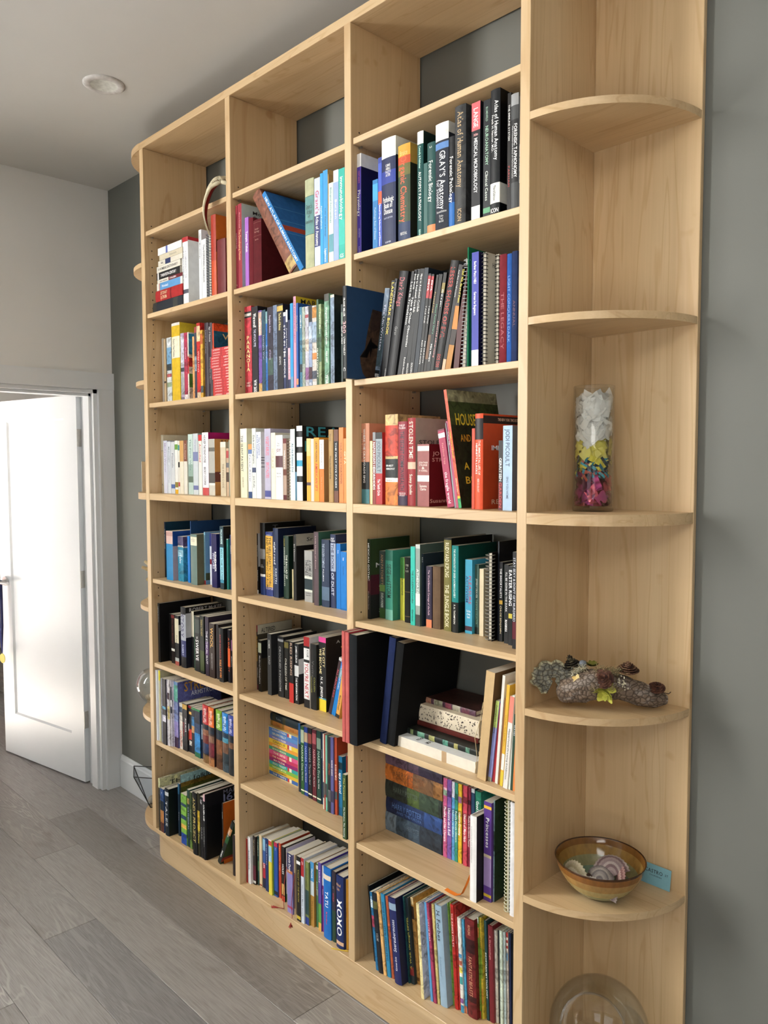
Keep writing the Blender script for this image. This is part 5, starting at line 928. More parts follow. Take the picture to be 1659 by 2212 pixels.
A6|0.2015|0.0333|0.1885|0.0315|0.5448|0.0000|p|24262c|ALKALIA@ddd:.3:.6:.3:.7;Jordan@b04040:.3:.8:.25:.3|c8a040:.02:.12||black manga volume with white title, left bay seventh shelf
A6|0.2351|0.0050|0.1851|0.0375|0.5448|0.0000|p|20222a||a82c34:0:.05;e0e0e0:.4:.55;b84a34:.55:.75||dark comic volume with red and white figure, left, left bay seventh shelf
A6|0.2414|0.0183|0.1845|0.0373|0.5448|0.0000|p|1d2028||a02430:0:.05;d8a858:.12:.18;c84038:.5:.72;dcd8d0:.75:.85||dark comic volume with red and white figure, middle, left bay seventh shelf
A6|0.2606|0.0191|0.1836|0.0373|0.5448|0.0000|p|22242c||3a8a4a:0:.05;2c78b0:.2:.5;b88a58:.4:.55||dark comic volume with blue figure, left bay seventh shelf
A6|0.2952|0.0398|0.1882|0.0290|0.5448|0.0000|p|1f3a5c||2a8a50:0:.04;1a2438:.04:.3;2a80c0:.5:.9;2c6a4c:.9:1||wide blue comic volume, left bay seventh shelf
A6|0.3353|0.0082|0.1894|0.0345|0.5448|0.0000|p|2a3448||a8b8c8:.3:.6||slate comic volume beside horse series, left bay seventh shelf
A6|0.3641|0.0395|0.2208|0.0239|0.5448|0.0000|h|3a2a28|Fünf Freunde@f0d8d8:.05:.3:.5:.5:u|b83034:0:.33;1e2634:.33:.55;8a5c44:.42:.52;6a2c28:.52:.66;26365a:.66:.84;7a5a34:.86:1|round=1|horse-series volume with red top, left bay seventh shelf
A6|0.4103|0.0373|0.2219|0.0208|0.5448|0.0000|h|3c2c2c|Fünf Freunde@f8dcc8:.05:.3:.5:.5:u|dc6a2c:0:.33;1c2838:.33:.45;7a5a48:.48:.6;6a2430:.6:.85;a06a40:.85:1|round=1|horse-series volume with orange top, left bay seventh shelf
A6|0.4479|0.0040|0.2180|0.0342|0.5448|0.0000|p|3a5838||d87030:0:.25||thin green volume between horse books, left bay seventh shelf
A6|0.4522|0.0399|0.2201|0.0268|0.5448|0.0000|h|4a3424|Fünf Freunde@ecf4d0:.05:.3:.5:.5:u|78a830:0:.33;1a2c3c:.33:.5;7a4c30:.5:.75;5a3824:.75:1|round=1|horse-series volume with green top, left bay seventh shelf
A6|0.4945|0.0383|0.2190|0.0269|0.5448|0.0000|h|3a4a54|Fünf Freunde@d8ecf8:.05:.3:.5:.5:u|1f7cc8:0:.33;1c3850:.33:.42;4a90a8:.42:.5;6a4a38:.5:.68;28343c:.68:.85|round=1|horse-series volume with blue top, left bay seventh shelf
A6|0.5387|0.0333|0.2201|0.0247|0.5448|0.0000|h|20262c|Fünf Freunde@d8d8f4:.05:.3:.5:.5:u|3c4a98:0:.33;16202c:.33:.5;6a4a34:.45:.55|round=1|horse-series volume with indigo top, left bay seventh shelf
A7|0.0500|0.0128|0.2164|0.0020|0.1772|0.0000|h|3a3428||d8d8a8:0:.17|cov=d0d0a4,ct=THUN@222:.08:.16:.12:.9,d=.2|tall picture book with pale yellow cover, first in row, left bay bottom shelf
A7|0.0639|0.0274|0.1804|0.0020|0.1772|0.0000|p|2f5088|1@fff:.07:.11:.5:.5:h|14202c:.28:.5;b07844:.5:.78;5a3028:.78:1||blue comic with bronze lower spine, left bay bottom shelf
A7|0.1028|0.0295|0.1921|0.0020|0.1772|0.0000|h|16202a|TALES@c8ccd4:.25:.8:.5|c8ccd0:.06:.14|cov=10171c,ct=TA@5a5a30:.08:.14:.4:.8/8@c8b048:.2:.27:.55:.75|thick black hardcover with grey block lettering, left bay bottom shelf
A7|0.1484|0.0132|0.2147|0.0345|0.1772|0.0000|p|1c2e3e|Kean@889:.5:.75:.5|2c5878:0:.2||dark navy book between tall covers, left bay bottom shelf
A7|0.1619|0.0040|0.2514|0.0386|0.1772|0.0000|h|2c3438|||cov=9cc0c8,covb=5a5a2c:.2:.4;8a6a30:.13:.2,ct=folklords@222:.06:.14:.3:1,d=.19|picture book with pale sky cover above row, left bay bottom shelf
A7|0.2124|0.0402|0.2015|0.0112|0.1772|0.0000|p|7cb048||26425a:.18:.24;24405a:.42:.5;1f4aa0:.78:1;d8a850:.6:.68||lime green comic with blue foot, left bay bottom shelf
A7|0.2555|0.0164|0.2292|0.0140|0.1772|0.0000|p|22403c|CATHEDRAL@9ab:.3:.7:.5|a08a50:.15:.25||dark teal comic, left bay bottom shelf
A7|0.2759|0.0163|0.2255|0.0128|0.1772|0.0000|p|3a4c2c|Witherwood@9a8:.3:.7:.5|6a8a40:.85:1||moss green comic, left bay bottom shelf
A7|0.3161|0.0314|0.2410|0.0020|0.1772|0.0000|h|17191a|ANDY PROJECT@c8b468:.08:.8:.5|||black hardcover with gold spaced title, left bay bottom shelf
A7|0.3478|0.0162|0.2466|0.0046|0.1772|0.0000|p|2c2a1a|Good Omens@e8d860:.5:.8:.6|c8a838:.28:.6||black and gold comic, left bay bottom shelf
A7|0.3644|0.0207|0.2369|0.0058|0.1772|0.0000|p|1b1b1e|Lair@eee:.05:.12:.6;DARK@888:.5:.7:.4|||black comic with small white title, left bay bottom shelf
A7|0.3877|0.0123|0.2517|0.0056|0.1772|0.0000|h|1c1c20|GOLDEN AGE@fff:.15:.4:.7;secret keepers@ccc:.5:.8:.4|d8b0b8:0:.1||thin black graphic novel with white title, left bay bottom shelf
A7|0.4003|0.0040|0.2546|0.0085|0.1772|0.0000|h|141417|||cov=101013,ct=MARVEL@7a7c90:.02:.09:.4:.98/1602@8a90b8:.09:.2:.4:.98/N@7a8ab8:.76:.86:.4:.6/G@7a8ab8:.86:.96:.4:.6,covb=18181c:0:.2,d=.19|large black graphic novel with grey cover lettering, left bay bottom shelf
A7|0.4435|0.0186|0.2118|0.0281|0.1772|0.4905|h|1c2420|DUNGEON@e8e0d0:.2:.35:.4;BRIEF@fff:.6:.95:.3|c08858:.15:.3;2c5a34:.35:.5|cov=1f4424,covb=8a2c28:.85:.95,d=.15|green and black book leaning right, left bay bottom shelf
A7|0.4649|0.0081|0.2318|0.0389|0.1772|0.0000|h|25221f|DRESDEN@d87838:.5:.85:.45;BUTCHER@ccc:.1:.3:.3||cov=c0601c|dark hardcover with bright orange cover, left bay bottom shelf
A7|0.5622|0.0142|0.1502|0.0203|0.1772|0.0000|h|2e2424||||dark brown book at the panel's foot, left bay bottom shelf
"""
for ln in BOOKS.strip().split('\n'):
    cell, x0, w, h, y, z, a, kind, color, texts, bands, ex, label = ln.split('|')
    x0, w, h, y, z, a = [float(v) for v in (x0, w, h, y, z, a)]
    X = dict(q.split('=', 1) for q in ex.split(',') if '=' in q)
    nm, cat = KIND[kind]
    if 'n' in X: nm = X['n']; cat = NCAT.get(nm, nm)
    d = depth(kind, h, X, y)
    rot = (0, a, 0)
    loc = (x0, y, z)
    if a > 0.001: loc = (x0 + (w/math.cos(a)) - w*math.cos(a), y, z + w*math.sin(a))
    bay = {'A': 'left', 'B': 'middle', 'C': 'right'}[cell[0]]
    make_book(nm, label, cat, 'books on shelf %s of the %s bay' % (cell[1], bay), w, h, d, kind, color, texts, bands, X, loc, rot)

# books lying flat, spine to the front: x0 x1 y z thickness depth
def flat(name, label, cat, group, x0, x1, y, z, th, d, kind, color, texts='', bands='', **X):
    return make_book(name, label, cat, group, th-.0004, x1-x0, d, kind, color, texts, bands, X, (x1, y, z+.0002), (0, -HP, 0))

# ------------------------------------------------------------------ books standing out past the shelf front, and flat stacks
xa = 2*W+T+.001
G = 'books on shelf %s of the %s bay'
b300 = make_book('hardcover_book', 'tall slate-blue graphic novel jutting out past the fourth shelf, right bay', 'book', G % (2, 'right'), .0168, .258, .30, 'h', '14181c',
    'FRANK MILLER@e8e8e8:.13:.33:.45;300@c89aa0:.38:.51:.75;LYNN VARLEY@e8e8e8:.55:.75:.45;C@eee:.88:.92:.5', '', {'cov': '28456a'}, (xa, -.0351, Z['C3']+.0003), (0, 0, 0))
# cloak printed on its cover: a thin raised print layer
mb = MB(); w = .0168+.0004
ck = [(.10, .205), (.13, .20), (.175, .16), (.205, .135), (.30, .14), (.30, .004), (.075, .004), (.06, .02), (.052, .045), (.05, .065), (.07, .09), (.075, .12), (.085, .16)]
mb.face([(w, a, b) for a, b in ck], lin('4a382c'))
mb.face([(w+.0002, a, b) for a, b in [(.088, .135), (.135, .155), (.17, .2), (.10, .205)]], lin('3a2c26'))
mb.face([(w+.0003, a, b) for a, b in [(.050, .064), (.072, .088), (.094, .125), (.097, .112), (.125, .098), (.105, .092), (.098, .093), (.090, .062), (.088, .086), (.078, .064)]], lin('0c0b0c'))
mb.build('cover_print', M['art'], b300)
for i, (x0, x1, y, h) in enumerate(((xa, 1.2590, -.0452, .324), (1.2602, 1.2758, -.0441, .323))):
    make_book('folder', 'coral red folder jutting from the right bay, ' + ('outermost of the pair' if i == 0 else 'next to the black binder'), 'folder', G % (5, 'right'), x1-x0, h, .25, 'h', 'c0605c', '', '', {'cov': 'a83a44'}, (x0, y, Z['C6']+.0003), (0, 0, 0))
make_book('binder', 'upright black cloth binder jutting out past the seventh shelf, right bay', 'binder', G % (5, 'right'), .0310, .3188, .30, 'h', '15181c', '', '', {'cov': '060608'}, (1.2772, -.0427, Z['C6']+.0003), (0, 0, 0))

# right bay, seventh shelf: flat stack
g = 'flat stack on the seventh shelf of the right bay'
flat('sketchbook', 'white sketch pad at the bottom of the flat stack, right bay', 'sketchbook', g, 1.3763, 1.6702, .0437, .8653, .0298, .222, 'p', 'e2dccf', '', 'b89c7a:.6:.66', cov='e6e8ea', ct='MASHA@333:.35:.40:.05:.25/moon@333:.22:.27:.05:.25')
flat('journal', 'black notebook with green and gold scroll pattern in flat stack', 'journal', g, 1.376, 1.6495, .0786, .8951, .0156, .19, 'h', '1c211e', '', '8a9a6a:.1:.14;5a8a74:.2:.3;9a9a60:.36:.44;4f8a78:.55:.62;a09a5c:.7:.75;5a8a74:.85:.9', tex='1')
flat('journal', 'thin maroon leather notebook in flat stack, right bay', 'journal', g, 1.3682, 1.6177, .1193, .9107, .013, .155, 'h', '5a221c', '', '')
cream = flat('keepsake_box', 'thick cream box with small black floral print in flat stack', 'box', g, 1.363, 1.6173, .1247, .9237, .0485, .15, 'h', 'ddd0b8', '', '')
mb = MB(); r_ = random.Random(3)
for i in range(170):
    px, pz = r_.uniform(.004, .044), r_.uniform(.005, .248); s = r_.uniform(.0009, .0022); a0 = r_.uniform(0, 6)
    yy = spine_y(px, .0481, .0028)-.0004
    mb.face([(px+s*math.cos(a0+t)*1.4, yy, pz+s*math.sin(a0+t)) for t in (0, 1.3, 2.6, 3.9, 5.2)], lin(r_.choice(['3a3030', '4a4038', '2c2826', '7a7060'])))
o = mb.build('floral_print', M['ink'], cream); o['kind'] = 'stuff'
flat('journal', 'patchwork purple journal on top of the flat stack, right bay', 'journal', g, 1.3656, 1.5866, .1471, .9722, .0162, .13, 'h', '5a3c4c', '', '7a5a78:.0:.12;b08068:.15:.25;a8a890:.3:.45;8a4858:.5:.6;a09a88:.62:.75;6a3848:.78:.9', tex='1', cov='3c2420')
# string round the brown journal
mb = MB(); mb.tube([(1.700, .005, .885), (1.712, -.001, .93), (1.706, -.003, .98), (1.722, -.002, 1.03), (1.728, .002, 1.075)], .0008, 5, lin('c8b48a'))
tag(mb.build('string', M['ink']), 'pale twine hanging over the handmade brown journal', 'string')

# right bay, eighth row: five thick fantasy hardbacks lying flat
g = 'thick hardbacks lying flat in the right bay'
st5 = [('blue-grey thick hardback at the bottom of the lying stack', 1.2470, 1.4784, .544, .0586, '3a4a5a', 'f0::', '26303c:.62:1;6a7a88:.0:.2', 'HARRY POTTER@5a6a78:.4:.62:.25:.6'),
       ('dark blue thick hardback, second from the stack bottom', 1.2498, 1.4778, .6026, .0474, '22345c', '', '1a2648:.0:.2;2f4a80:.7:1', 'HARRY POTTER@4a6aa0:.12:.66:.35:.6;AND THE ORDER@4a6aa0:.2:.66:.18:.25'),
       ('dark green thick hardback, middle of the lying stack', 1.2468, 1.4769, .6501, .0532, '2c3430', '', '4a5c34:.4:.62;3a4a3c:.62:.95', 'HARRY POTTER@4f5c50:.15:.6:.3:.6'),
       ('orange and brown thick hardback in the lying stack', 1.2471, 1.4800, .7033, .0496, 'b8622c', '', 'c87434:.0:.4;7a5a40:.5:.85;94683c:.85:1', 'HARRY POTTER@7a4a24:.14:.7:.35:.62;AND THE SORCERER@8a5228:.14:.6:.16:.28'),
       ('purple thick hardback on top of the lying stack', 1.2481, 1.4797, .7529, .0330, '5a4858', '', '6a5468:.0:.4;3c3448:.6:1', '')]
for lab, x0, x1, z, th, c, _, bnd, tx in st5:
    flat('hardcover_book', lab + ', right bay', 'book', g, x0, x1, .131, z, th, .15, 'h', c, tx, bnd, tex='1')

# middle bay: boxed set of thin paperbacks, two books on it
bxs = empty('slipcase', (.638, .129, .5450)); tag(bxs, 'cream open slipcase holding thin rainbow paperbacks, middle bay', 'slipcase')
sw, sh, sd = .1750, .1790, .128
for a, b in (((0, 0, 0), (.0018, sd, sh)), ((sw-.0018, 0, 0), (sw, sd, sh)), ((.0018, 0, 0), (sw-.0018, sd, .0018)), ((.0018, 0, sh-.0018), (sw-.0018, sd, sh)), ((.0018, sd-.0018, .0018), (sw-.0018, sd, sh-.0018))):
    m_ = MB(); m_.box(a, b, lin('dcc88a')); m_.build('case_side', M['print'], bxs)
cols = ['3a64a8', 'd8b23c', '7ab04a', '2fa0a0', '8c2a6c', 'c03a60', 'd85a8a', '3f9c7c', 'e09a3a', 'e8c84a', '7a78b8', '5a8ac4', '4f7cc0']
nm_ = ['deep blue', 'yellow', 'lime', 'turquoise', 'magenta', 'crimson', 'pink', 'sea green', 'orange', 'golden', 'violet', 'sky blue', 'cornflower blue']
tt = ['THE TWITS', 'DANNY CHAMPION', 'FANTASTIC MR FOX', 'ESIO TROT', 'MATILDA', 'THE WITCHES', 'THE BFG', 'GEORGES MEDICINE', 'JAMES PEACH', 'CHARLIE', 'THE MAGIC FINGER', 'GIRAFFE PELLY', 'COLLECTION']
zc = .5450+.0022; th_ = (sh-.0044)/13
for i in range(13):
    t_ = th_*(1.15 if i in (6, 9, 11) else .95)*13/(13*.95+.6)
    flat('paperback_book', 'thin %s paperback inside the cream slipcase, middle bay' % nm_[i], 'book', 'rainbow paperbacks in the slipcase', .6402, .8108, .1305, zc, t_, .120, 'p', cols[i], tt[i]+'@%s:.12:.6:.5' % ('f0e8c0' if i not in (1, 9) else '6a4a20'), 'e8e0c8:.7:.78;b83a3a:.64:.7' if i % 3 == 0 else '')
    zc += t_
flat('hardcover_book', 'orange hardback lying on the rainbow slipcase', 'book', 'books lying on the slipcase', .6402, .8015, .1403, .7244, .0185, .13, 'h', 'b8783a', 'Tales@7a4a20:.2:.35:.5;Words@7a4a20:.7:.85:.5', '8a6428:.42:.5;8a6428:0:.08')
flat('hardcover_book', 'dark teal hardback topmost on the rainbow slipcase', 'book', 'books lying on the slipcase', .6402, .8026, .1396, .7432, .0270, .13, 'h', '1f3038', 'Tales@8a98a0:.22:.4:.3', '3a3a28:.08:.18;3a3a28:.46:.56')

# left bay, second row: language books lying flat
g = 'language books lying flat in the left bay'
A1s = [(.0346, .2616, 2.264, .0440, .18, 'h', '1c232e', '', '4a4434:.0:.03;4a4434:.05:.07;4a4434:.1:.12;3a3c38:.7:.85', 'navy hardback with gilt bands at the stack bottom'),
       (.0578, .2631, 2.3085, .0416, .16, 'h', 'a82c2c', 'DICTIONARY@e8c8a0:.2:.45:.3:.7;LATINUM@e8c8a0:.2:.42:.3:.3', 'c85a40:.2:.22;7a1c20:.55:.6', 'red cloth dictionary in the flat stack'),
       (.0667, .2618, 2.3505, .0274, .13, 'p', 'dcdcd6', 'Wörterbuch@fff:.2:.45:.35', '5a94c8:.1:.92;c88a70:.08:.12', 'white and sky blue dictionary in the flat stack'),
       (.0715, .2628, 2.3783, .0134, .12, 'p', 'e2ddd2', 'Jane Austen@333:.1:.4:.5;ITALIEN@fff:.5:.75:.5', '6a1c28:.45:1', 'thin white and maroon phrase book in the flat stack'),
       (.0660, .2439, 2.3921, .0268, .12, 'p', '181818', 'TWENTIETH-CENTURY@fff:.18:.85:.4', 'ddd:.04:.1', 'black paperback in the flat stack'),
       (.0683, .2476, 2.4193, .0239, .13, 'p', 'dfdace', 'A HOMERIC DICTIONARY@333:.06:.9:.4', '', 'ivory dictionary with grey capitals in the flat stack'),
       (.0800, .2650, 2.4436, .0195, .12, 'p', 'd8d2c4', 'SUN@444:.12:.2:.4', '26325c:.3:.52', 'cream book with navy square in the flat stack'),
       (.0900, .2657, 2.4635, .0212, .12, 'p', 'cfc5ae', 'Deutsch@887:.4:.8:.3', '', 'beige paperback near the stack top'),
       (.0788, .2599, 2.4851, .0270, .15, 'p', 'e6e6e6', '', '5a66a8:.34:.42', 'white paperback with blue stripe on the stack top')]
for x0, x1, z, th, d, k, c, tx, bnd, lab in A1s:
    flat('hardcover_book' if k == 'h' else 'paperback_book', lab + ', left bay', 'book', g, max(x0, .030), x1, .03, z, th, d, k, c, tx, bnd)

# left bay, third row: red booklets
zz = 1.9134
lev = [.0158, .0092, .0097, .0100, .0099, .0099, .0103, .0097, .0097, .0106, .0114, .0093, .0093, .0116, .0074, .0092, .0125]
xs_ = [.4431, .4436, .4439, .4407, .441, .4412, .4342, .4345, .4348, .435, .4245, .4248, .4251, .4254, .4322, .4324, .4327]
for i, (t_, x_) in enumerate(zip(lev, xs_)):
    q = i % 2
    flat('booklet', 'slim red booklet with white lettering in the tall pile, left bay', 'booklet', 'red booklets piled in the left bay', x_, x_+.158, .045, zz, t_, .10, 'p', 'c0383a', 'LUSTIGES BUCH@f4dcd8:.06:.34:.42;ABENTEUER@f4dcd8:.52:.94:.42', 'a82c30:.38:.42')
    zz += t_

# ------------------------------------------------------------------ ribbons and tassels
def ribbon(name, path, width, col, label, cat='ribbon', wdir=(1, 0, 0)):
    mb = MB(); wv = Vector(wdir).normalized()*width/2
    P = [Vector(p) for p in path]; n = len(P)
    up = Vector((0, 0, .0003))
    for off, s in ((up, 1), (-up, -1)):
        mb.grid([[p-wv+off, p+wv+off] for p in P], lin(col))
    o = mb.build(name, M['cloth']); tag(o, label, cat); return o
ribbon('ribbon_bookmark', [(1.668, .03, .60), (1.667, .012, .575), (1.66, .004, .553), (1.645, -.002, .547), (1.62, -.0005, .5462), (1.606, .002, .5460)], .010, 'e07a28', 'orange ribbon bookmark trailing onto the shelf, right bay', wdir=(.3, 1, .3))
ribbon('ribbon_bookmark', [(1.196, .018, .1795), (1.180, .010, .1790), (1.165, .0, .1795), (1.148, -.008, .1790)], .006, 'e8c84a', 'yellow ribbon bookmark trailing over the bottom shelf', wdir=(.1, 1, 0))
ribbon('ribbon_bookmark', [(.820, .108, 1.216), (.805, .095, 1.2122), (.785, .092, 1.2122), (.772, .084, 1.2122)], .006, '26301f', 'dark green ribbon bookmark on the sixth shelf, middle bay', wdir=(.2, 1, 0))
def tassel(p0, p1, label):
    r = empty('tassel_bookmark', p0); tag(r, label, 'bookmark')
    d = Vector(p1)-Vector(p0)
    mb = MB(); mb.tube([(0, .012, .14), (0, .003, .09), (0, -.003, .045), (0, 0, 0), d*.45], .0011, 5, lin('a8423a')); mb.build('cord', M['cloth'], r)
    mb = MB(); k = random.Random(5)
    for i in range(16):
        e_ = d + Vector((k.uniform(-.006, .006), k.uniform(-.006, .006), 0 if d.z > -.01 else k.uniform(-.002, .002)))
        mb.tube([d*.42, d*.42+(e_-d*.42)*.5, e_], .0009, 4, lin(k.choice(['a8423a', 'b8544a', '943a34'])))
    o = mb.build('tassel', M['cloth'], r); o['kind'] = 'stuff'
tassel((.872, .018, .180), (.832, -.002, .1785), 'red tassel bookmark lying towards the left, bottom middle shelf')
tassel((.932, .006, .180), (.934, -.003, .150), 'red tassel bookmark curled over the shelf edge, bottom middle shelf')

# ------------------------------------------------------------------ rounded end shelves, right
def noisy(p, s, a, seed=0):
    v = noise.noise_vector(Vector(p)*s + Vector((seed*7.1, seed*3.3, seed))); return Vector(p)+v*a
# glass cylinder with paper scraps
vx, vy, vz, vr, vh = 1.9275, .170, Z4, .0485, .299
va = empty('glass_vase', (vx, vy, vz)); tag(va, 'tall clear glass cylinder vase filled with layered paper scraps', 'vase')
mb = MB(); mb.lathe([(0, .0005), (vr-.001, .0005), (vr, .004), (vr, vh), (vr-.0015, vh+.0015), (vr-.003, vh), (vr-.003, .012), (0, .012)], 48); mb.build('glass_wall', M['glass'], va)
def scraps(name, label, z0, z1, n, size, pal, mat, stripes=False, seed=1):
    k = random.Random(seed); mb = MB()
    for i in range(n):
        a = k.uniform(0, 2*math.pi); rr = (vr-.008)*math.sqrt(k.uniform(.25, 1)); z = k.uniform(z0, z1)
        c = Vector((rr*math.cos(a), rr*math.sin(a), z)); s = size*k.uniform(.6, 1.2)
        out = Vector((math.cos(a), math.sin(a), k.uniform(-.3, .5))).normalized()
        u = out.cross(Vector((k.uniform(-1, 1), k.uniform(-1, 1), k.uniform(.2, 1)))).normalized(); v = out.cross(u)
        rows = []
        for p in range(5):
            row = []
            for q in range(5):
                x, y = (p/4-.5)*s, (q/4-.5)*s*k.uniform(.9, 1.1)
                pt = c + u*x + v*y + out*(s*.30*noise.noise(Vector((x*70+i*3.3, y*70, i))))
                rad = math.hypot(pt.x, pt.y)
                if rad > vr-.0045: pt.x *= (vr-.0045)/rad; pt.y *= (vr-.0045)/rad
                pt.z = max(pt.z, .0135); row.append(pt)
            rows.append(row)
        base = lin(k.choice(pal))
        if stripes: cf = (lambda cs: (lambda i_, j_: cs[(i_+j_*0) % len(cs)]))([lin(k.choice(pal)) for _ in range(4)])
        else: cf = base
        mb.grid(rows, cf, smooth=not stripes)
    o = mb.build(name, mat); o.location = (vx, vy, vz); o['kind'] = 'stuff'; tag(o, label, 'paper'); return o
foil = printed('pink_foil', .22, 0.0); foil.node_tree.nodes['Principled BSDF'].inputs['Metallic'].default_value = .55
scraps('pink_foil_scraps', 'shiny pink foil scraps at the bottom of the glass vase', .018, .080, 70, .034, ['b03a86', 'd05aa0', '7a1c4c', '9a2a6a', '581434', 'c24a5c'], foil, seed=2)
scraps('striped_paper_scraps', 'striped multicolour paper scraps in the glass vase', .084, .128, 80, .026, ['1f6a8a', '3aa0b4', 'd8cc48', '1a2430', '203a4a', 'b8503a', '2c8a9a'], M['print'], True, 3)
scraps('yellow_paper_scraps', 'yellow tissue scraps in the glass vase', .130, .172, 60, .034, ['e0d260', 'd8c852', 'e8dc78'], M['paper'], seed=4)
scraps('white_tissue_scraps', 'white tissue scraps at the top of the glass vase', .176, .266, 110, .042, ['e4e0da', 'd8d4ce', 'eceae6'], M['paper'], seed=5)

# decorated bark log
def bark_mat():
    m, nt, n, l, b = mat_new('bark')
    a = n.new('ShaderNodeAttribute'); a.attribute_name = 'Col'
    v = n.new('ShaderNodeTexVoronoi'); v.feature = 'DISTANCE_TO_EDGE'; v.inputs['Scale'].default_value = 95
    l.new(mapping(n, l, (1, .7, 1)), v.inputs['Vector'])
    cr = ramp(n, l, v.outputs['Distance'], [(0, (.28, .25, .22, 1)), (.16, (1, 1, 1, 1))])
    t = noise_node(n, l, 45, 5, mapping(n, l, (1, 1, 1)))
    tn = ramp(n, l, t.outputs[0], [(.3, (.62, .58, .54, 1)), (.7, (1.25, 1.22, 1.2, 1))])
    l.new(mix(n, l, 1.0, mix(n, l, 1.0, a.outputs['Color'], cr, 'MULTIPLY'), tn, 'MULTIPLY'), b.inputs['Base Color']); b.inputs['Roughness'].default_value = .9
    bump(n, l, b, v.outputs['Distance'], .9, .004); return m
M['bark'] = bark_mat()
lg = empty('bark_log', (1.99, .15, 1.0892)); tag(lg, 'bark-covered log decorated with pine cones, fungus and dried flowers', 'log ornament')
def L3(x, y, z): return Vector((x-1.99, y-.15, z))
axis = [(1.905, .070, .030), (1.925, .078, .040), (1.955, .095, .055), (1.99, .125, .060), (2.02, .155, .052), (2.05, .185, .038), (2.075, .212, .028), (2.093, .232, .022)]
radii = [.020, .030, .037, .034, .030, .026, .023, .012]
rows = []
for i in range(29):
    f = i/28*(len(axis)-1); k = min(int(f), len(axis)-2); t = f-k
    p = Vector(axis[k]).lerp(Vector(axis[k+1]), t); r = radii[k]*(1-t)+radii[k+1]*t
    d = (Vector(axis[k+1])-Vector(axis[k])).normalized(); a = d.cross(Vector((0, 0, 1))).normalized(); b = a.cross(d)
    row = []
    for j in range(26):
        an = 2*math.pi*j/26; dirv = math.cos(an)*a+math.sin(an)*b
        rr = r*(1+.20*noise.noise(Vector((i*.35, math.cos(an)*1.6, math.sin(an)*1.6)))+.10*noise.noise(Vector((i*1.1, math.cos(an)*4, math.sin(an)*4+9))))
        q = p+dirv*rr; q.z = max(q.z, .0012); row.append(L3(*q))
    rows.append(row)
mb = MB(); mb.grid(rows, lambda i, j: lin('8a8078') if noise.noise(Vector((i*.3, j*.4, 2))) > .1 else lin('7a6a5c'), close=True)
mb.face(rows[0][::-1], lin('8a7a68')); mb.face(rows[-1], lin('8a9288'))
mb.build('trunk', M['bark'], lg)
# bracket fungus
mb = MB(); rows = []
fc = Vector((1.893, .062, .066)); fu = Vector((.72, .62, .05)).normalized(); fn = Vector((.35, -.72, .55)).normalized(); fv = fn.cross(fu)
for i in range(10):
    rr = .006+.046*i/9; row = []
    for j in range(29):
        an = -2.75 + 5.5*j/28
        wob = 1+.10*math.sin(j*1.7)+.06*math.sin(j*3.1)
        p = fc + (-fv*math.cos(an)*-1*rr*wob*.82) + fu*math.sin(an)*rr*wob + fn*(.012*(i/9)**2+.0015*math.sin(i*2.2))
        row.append(L3(*p))
    rows.append(row)
mb.grid(rows, lambda i, j: lin('b8b496') if i > 7 else lin(('7e7e74', '8e8c7c', '74756e')[i % 3]))
back = [[p - L3(*(Vector((1.99, .15, 0))+fn*.005)) for p in r] for r in rows]
mb.grid(back[::-1], lin('8c8468')); mb.grid([rows[-1], back[-1]], lin('b0aa86'))
mb.build('bracket_fungus', M['bark'], lg)
def pinecone(c, nrm, r, hgt, layers, col, name='pine_cone', open_=.9, parent=lg):
    c = Vector(c); nrm = Vector(nrm).normalized(); u = nrm.cross(Vector((.3, .2, .9))).normalized(); v = nrm.cross(u)
    mb = MB(); k = random.Random(int(c.x*1e4))
    for q in range(layers):
        t = q/(layers-1); rr = r*(1-.85*t); z = hgt*t; n = max(5, int(11*(1-.55*t)))
        for i in range(n):
            an = 2*math.pi*(i+.5*(q % 2))/n + k.uniform(-.08, .08)
            o = math.cos(an)*u+math.sin(an)*v; s = nrm.cross(o); wd = rr*.34+.0012
            base = c+nrm*z+o*rr*.25; tip = c+nrm*(z+hgt*.28*(open_ if t < .7 else 1.4))+o*rr
            mid = base.lerp(tip, .6)
            cc = lin(k.choice(col))
            th_v = nrm*.0012
            top = [base-s*wd*.35, mid-s*wd, tip-s*wd*.45, tip+s*wd*.45, mid+s*wd, base+s*wd*.35]
            mb.face([L3(*(p+th_v)) for p in top], cc); mb.face([L3(*(p-th_v)) for p in top[::-1]], cc)
            for e0, e1 in zip(top, top[1:]): mb.face([L3(*(e0+th_v)), L3(*(e0-th_v)), L3(*(e1-th_v)), L3(*(e1+th_v))], cc)
    return mb.build(name, M['print_matte'], parent)
M['print_matte'] = printed('dry_plant', .85, .15)
brown = ['5a3424', '4a281c', '6a4230', '3c2018']
pinecone((2.002, .104, .078), (.25, -.85, .5), .024, .016, 6, brown)
pinecone((2.032, .160, .088), (.1, -.1, 1), .026, .020, 6, ['6a4632', '4a2e22', '7a5840'], open_=1.6)
pinecone((2.082, .205, .052), (.2, -.4, 1), .020, .012, 5, brown)
pinecone((1.925, .095, .094), (-.2, -.3, 1), .022, .022, 6, ['2a221c', '1e1814', '3a3026', '6a6048'])
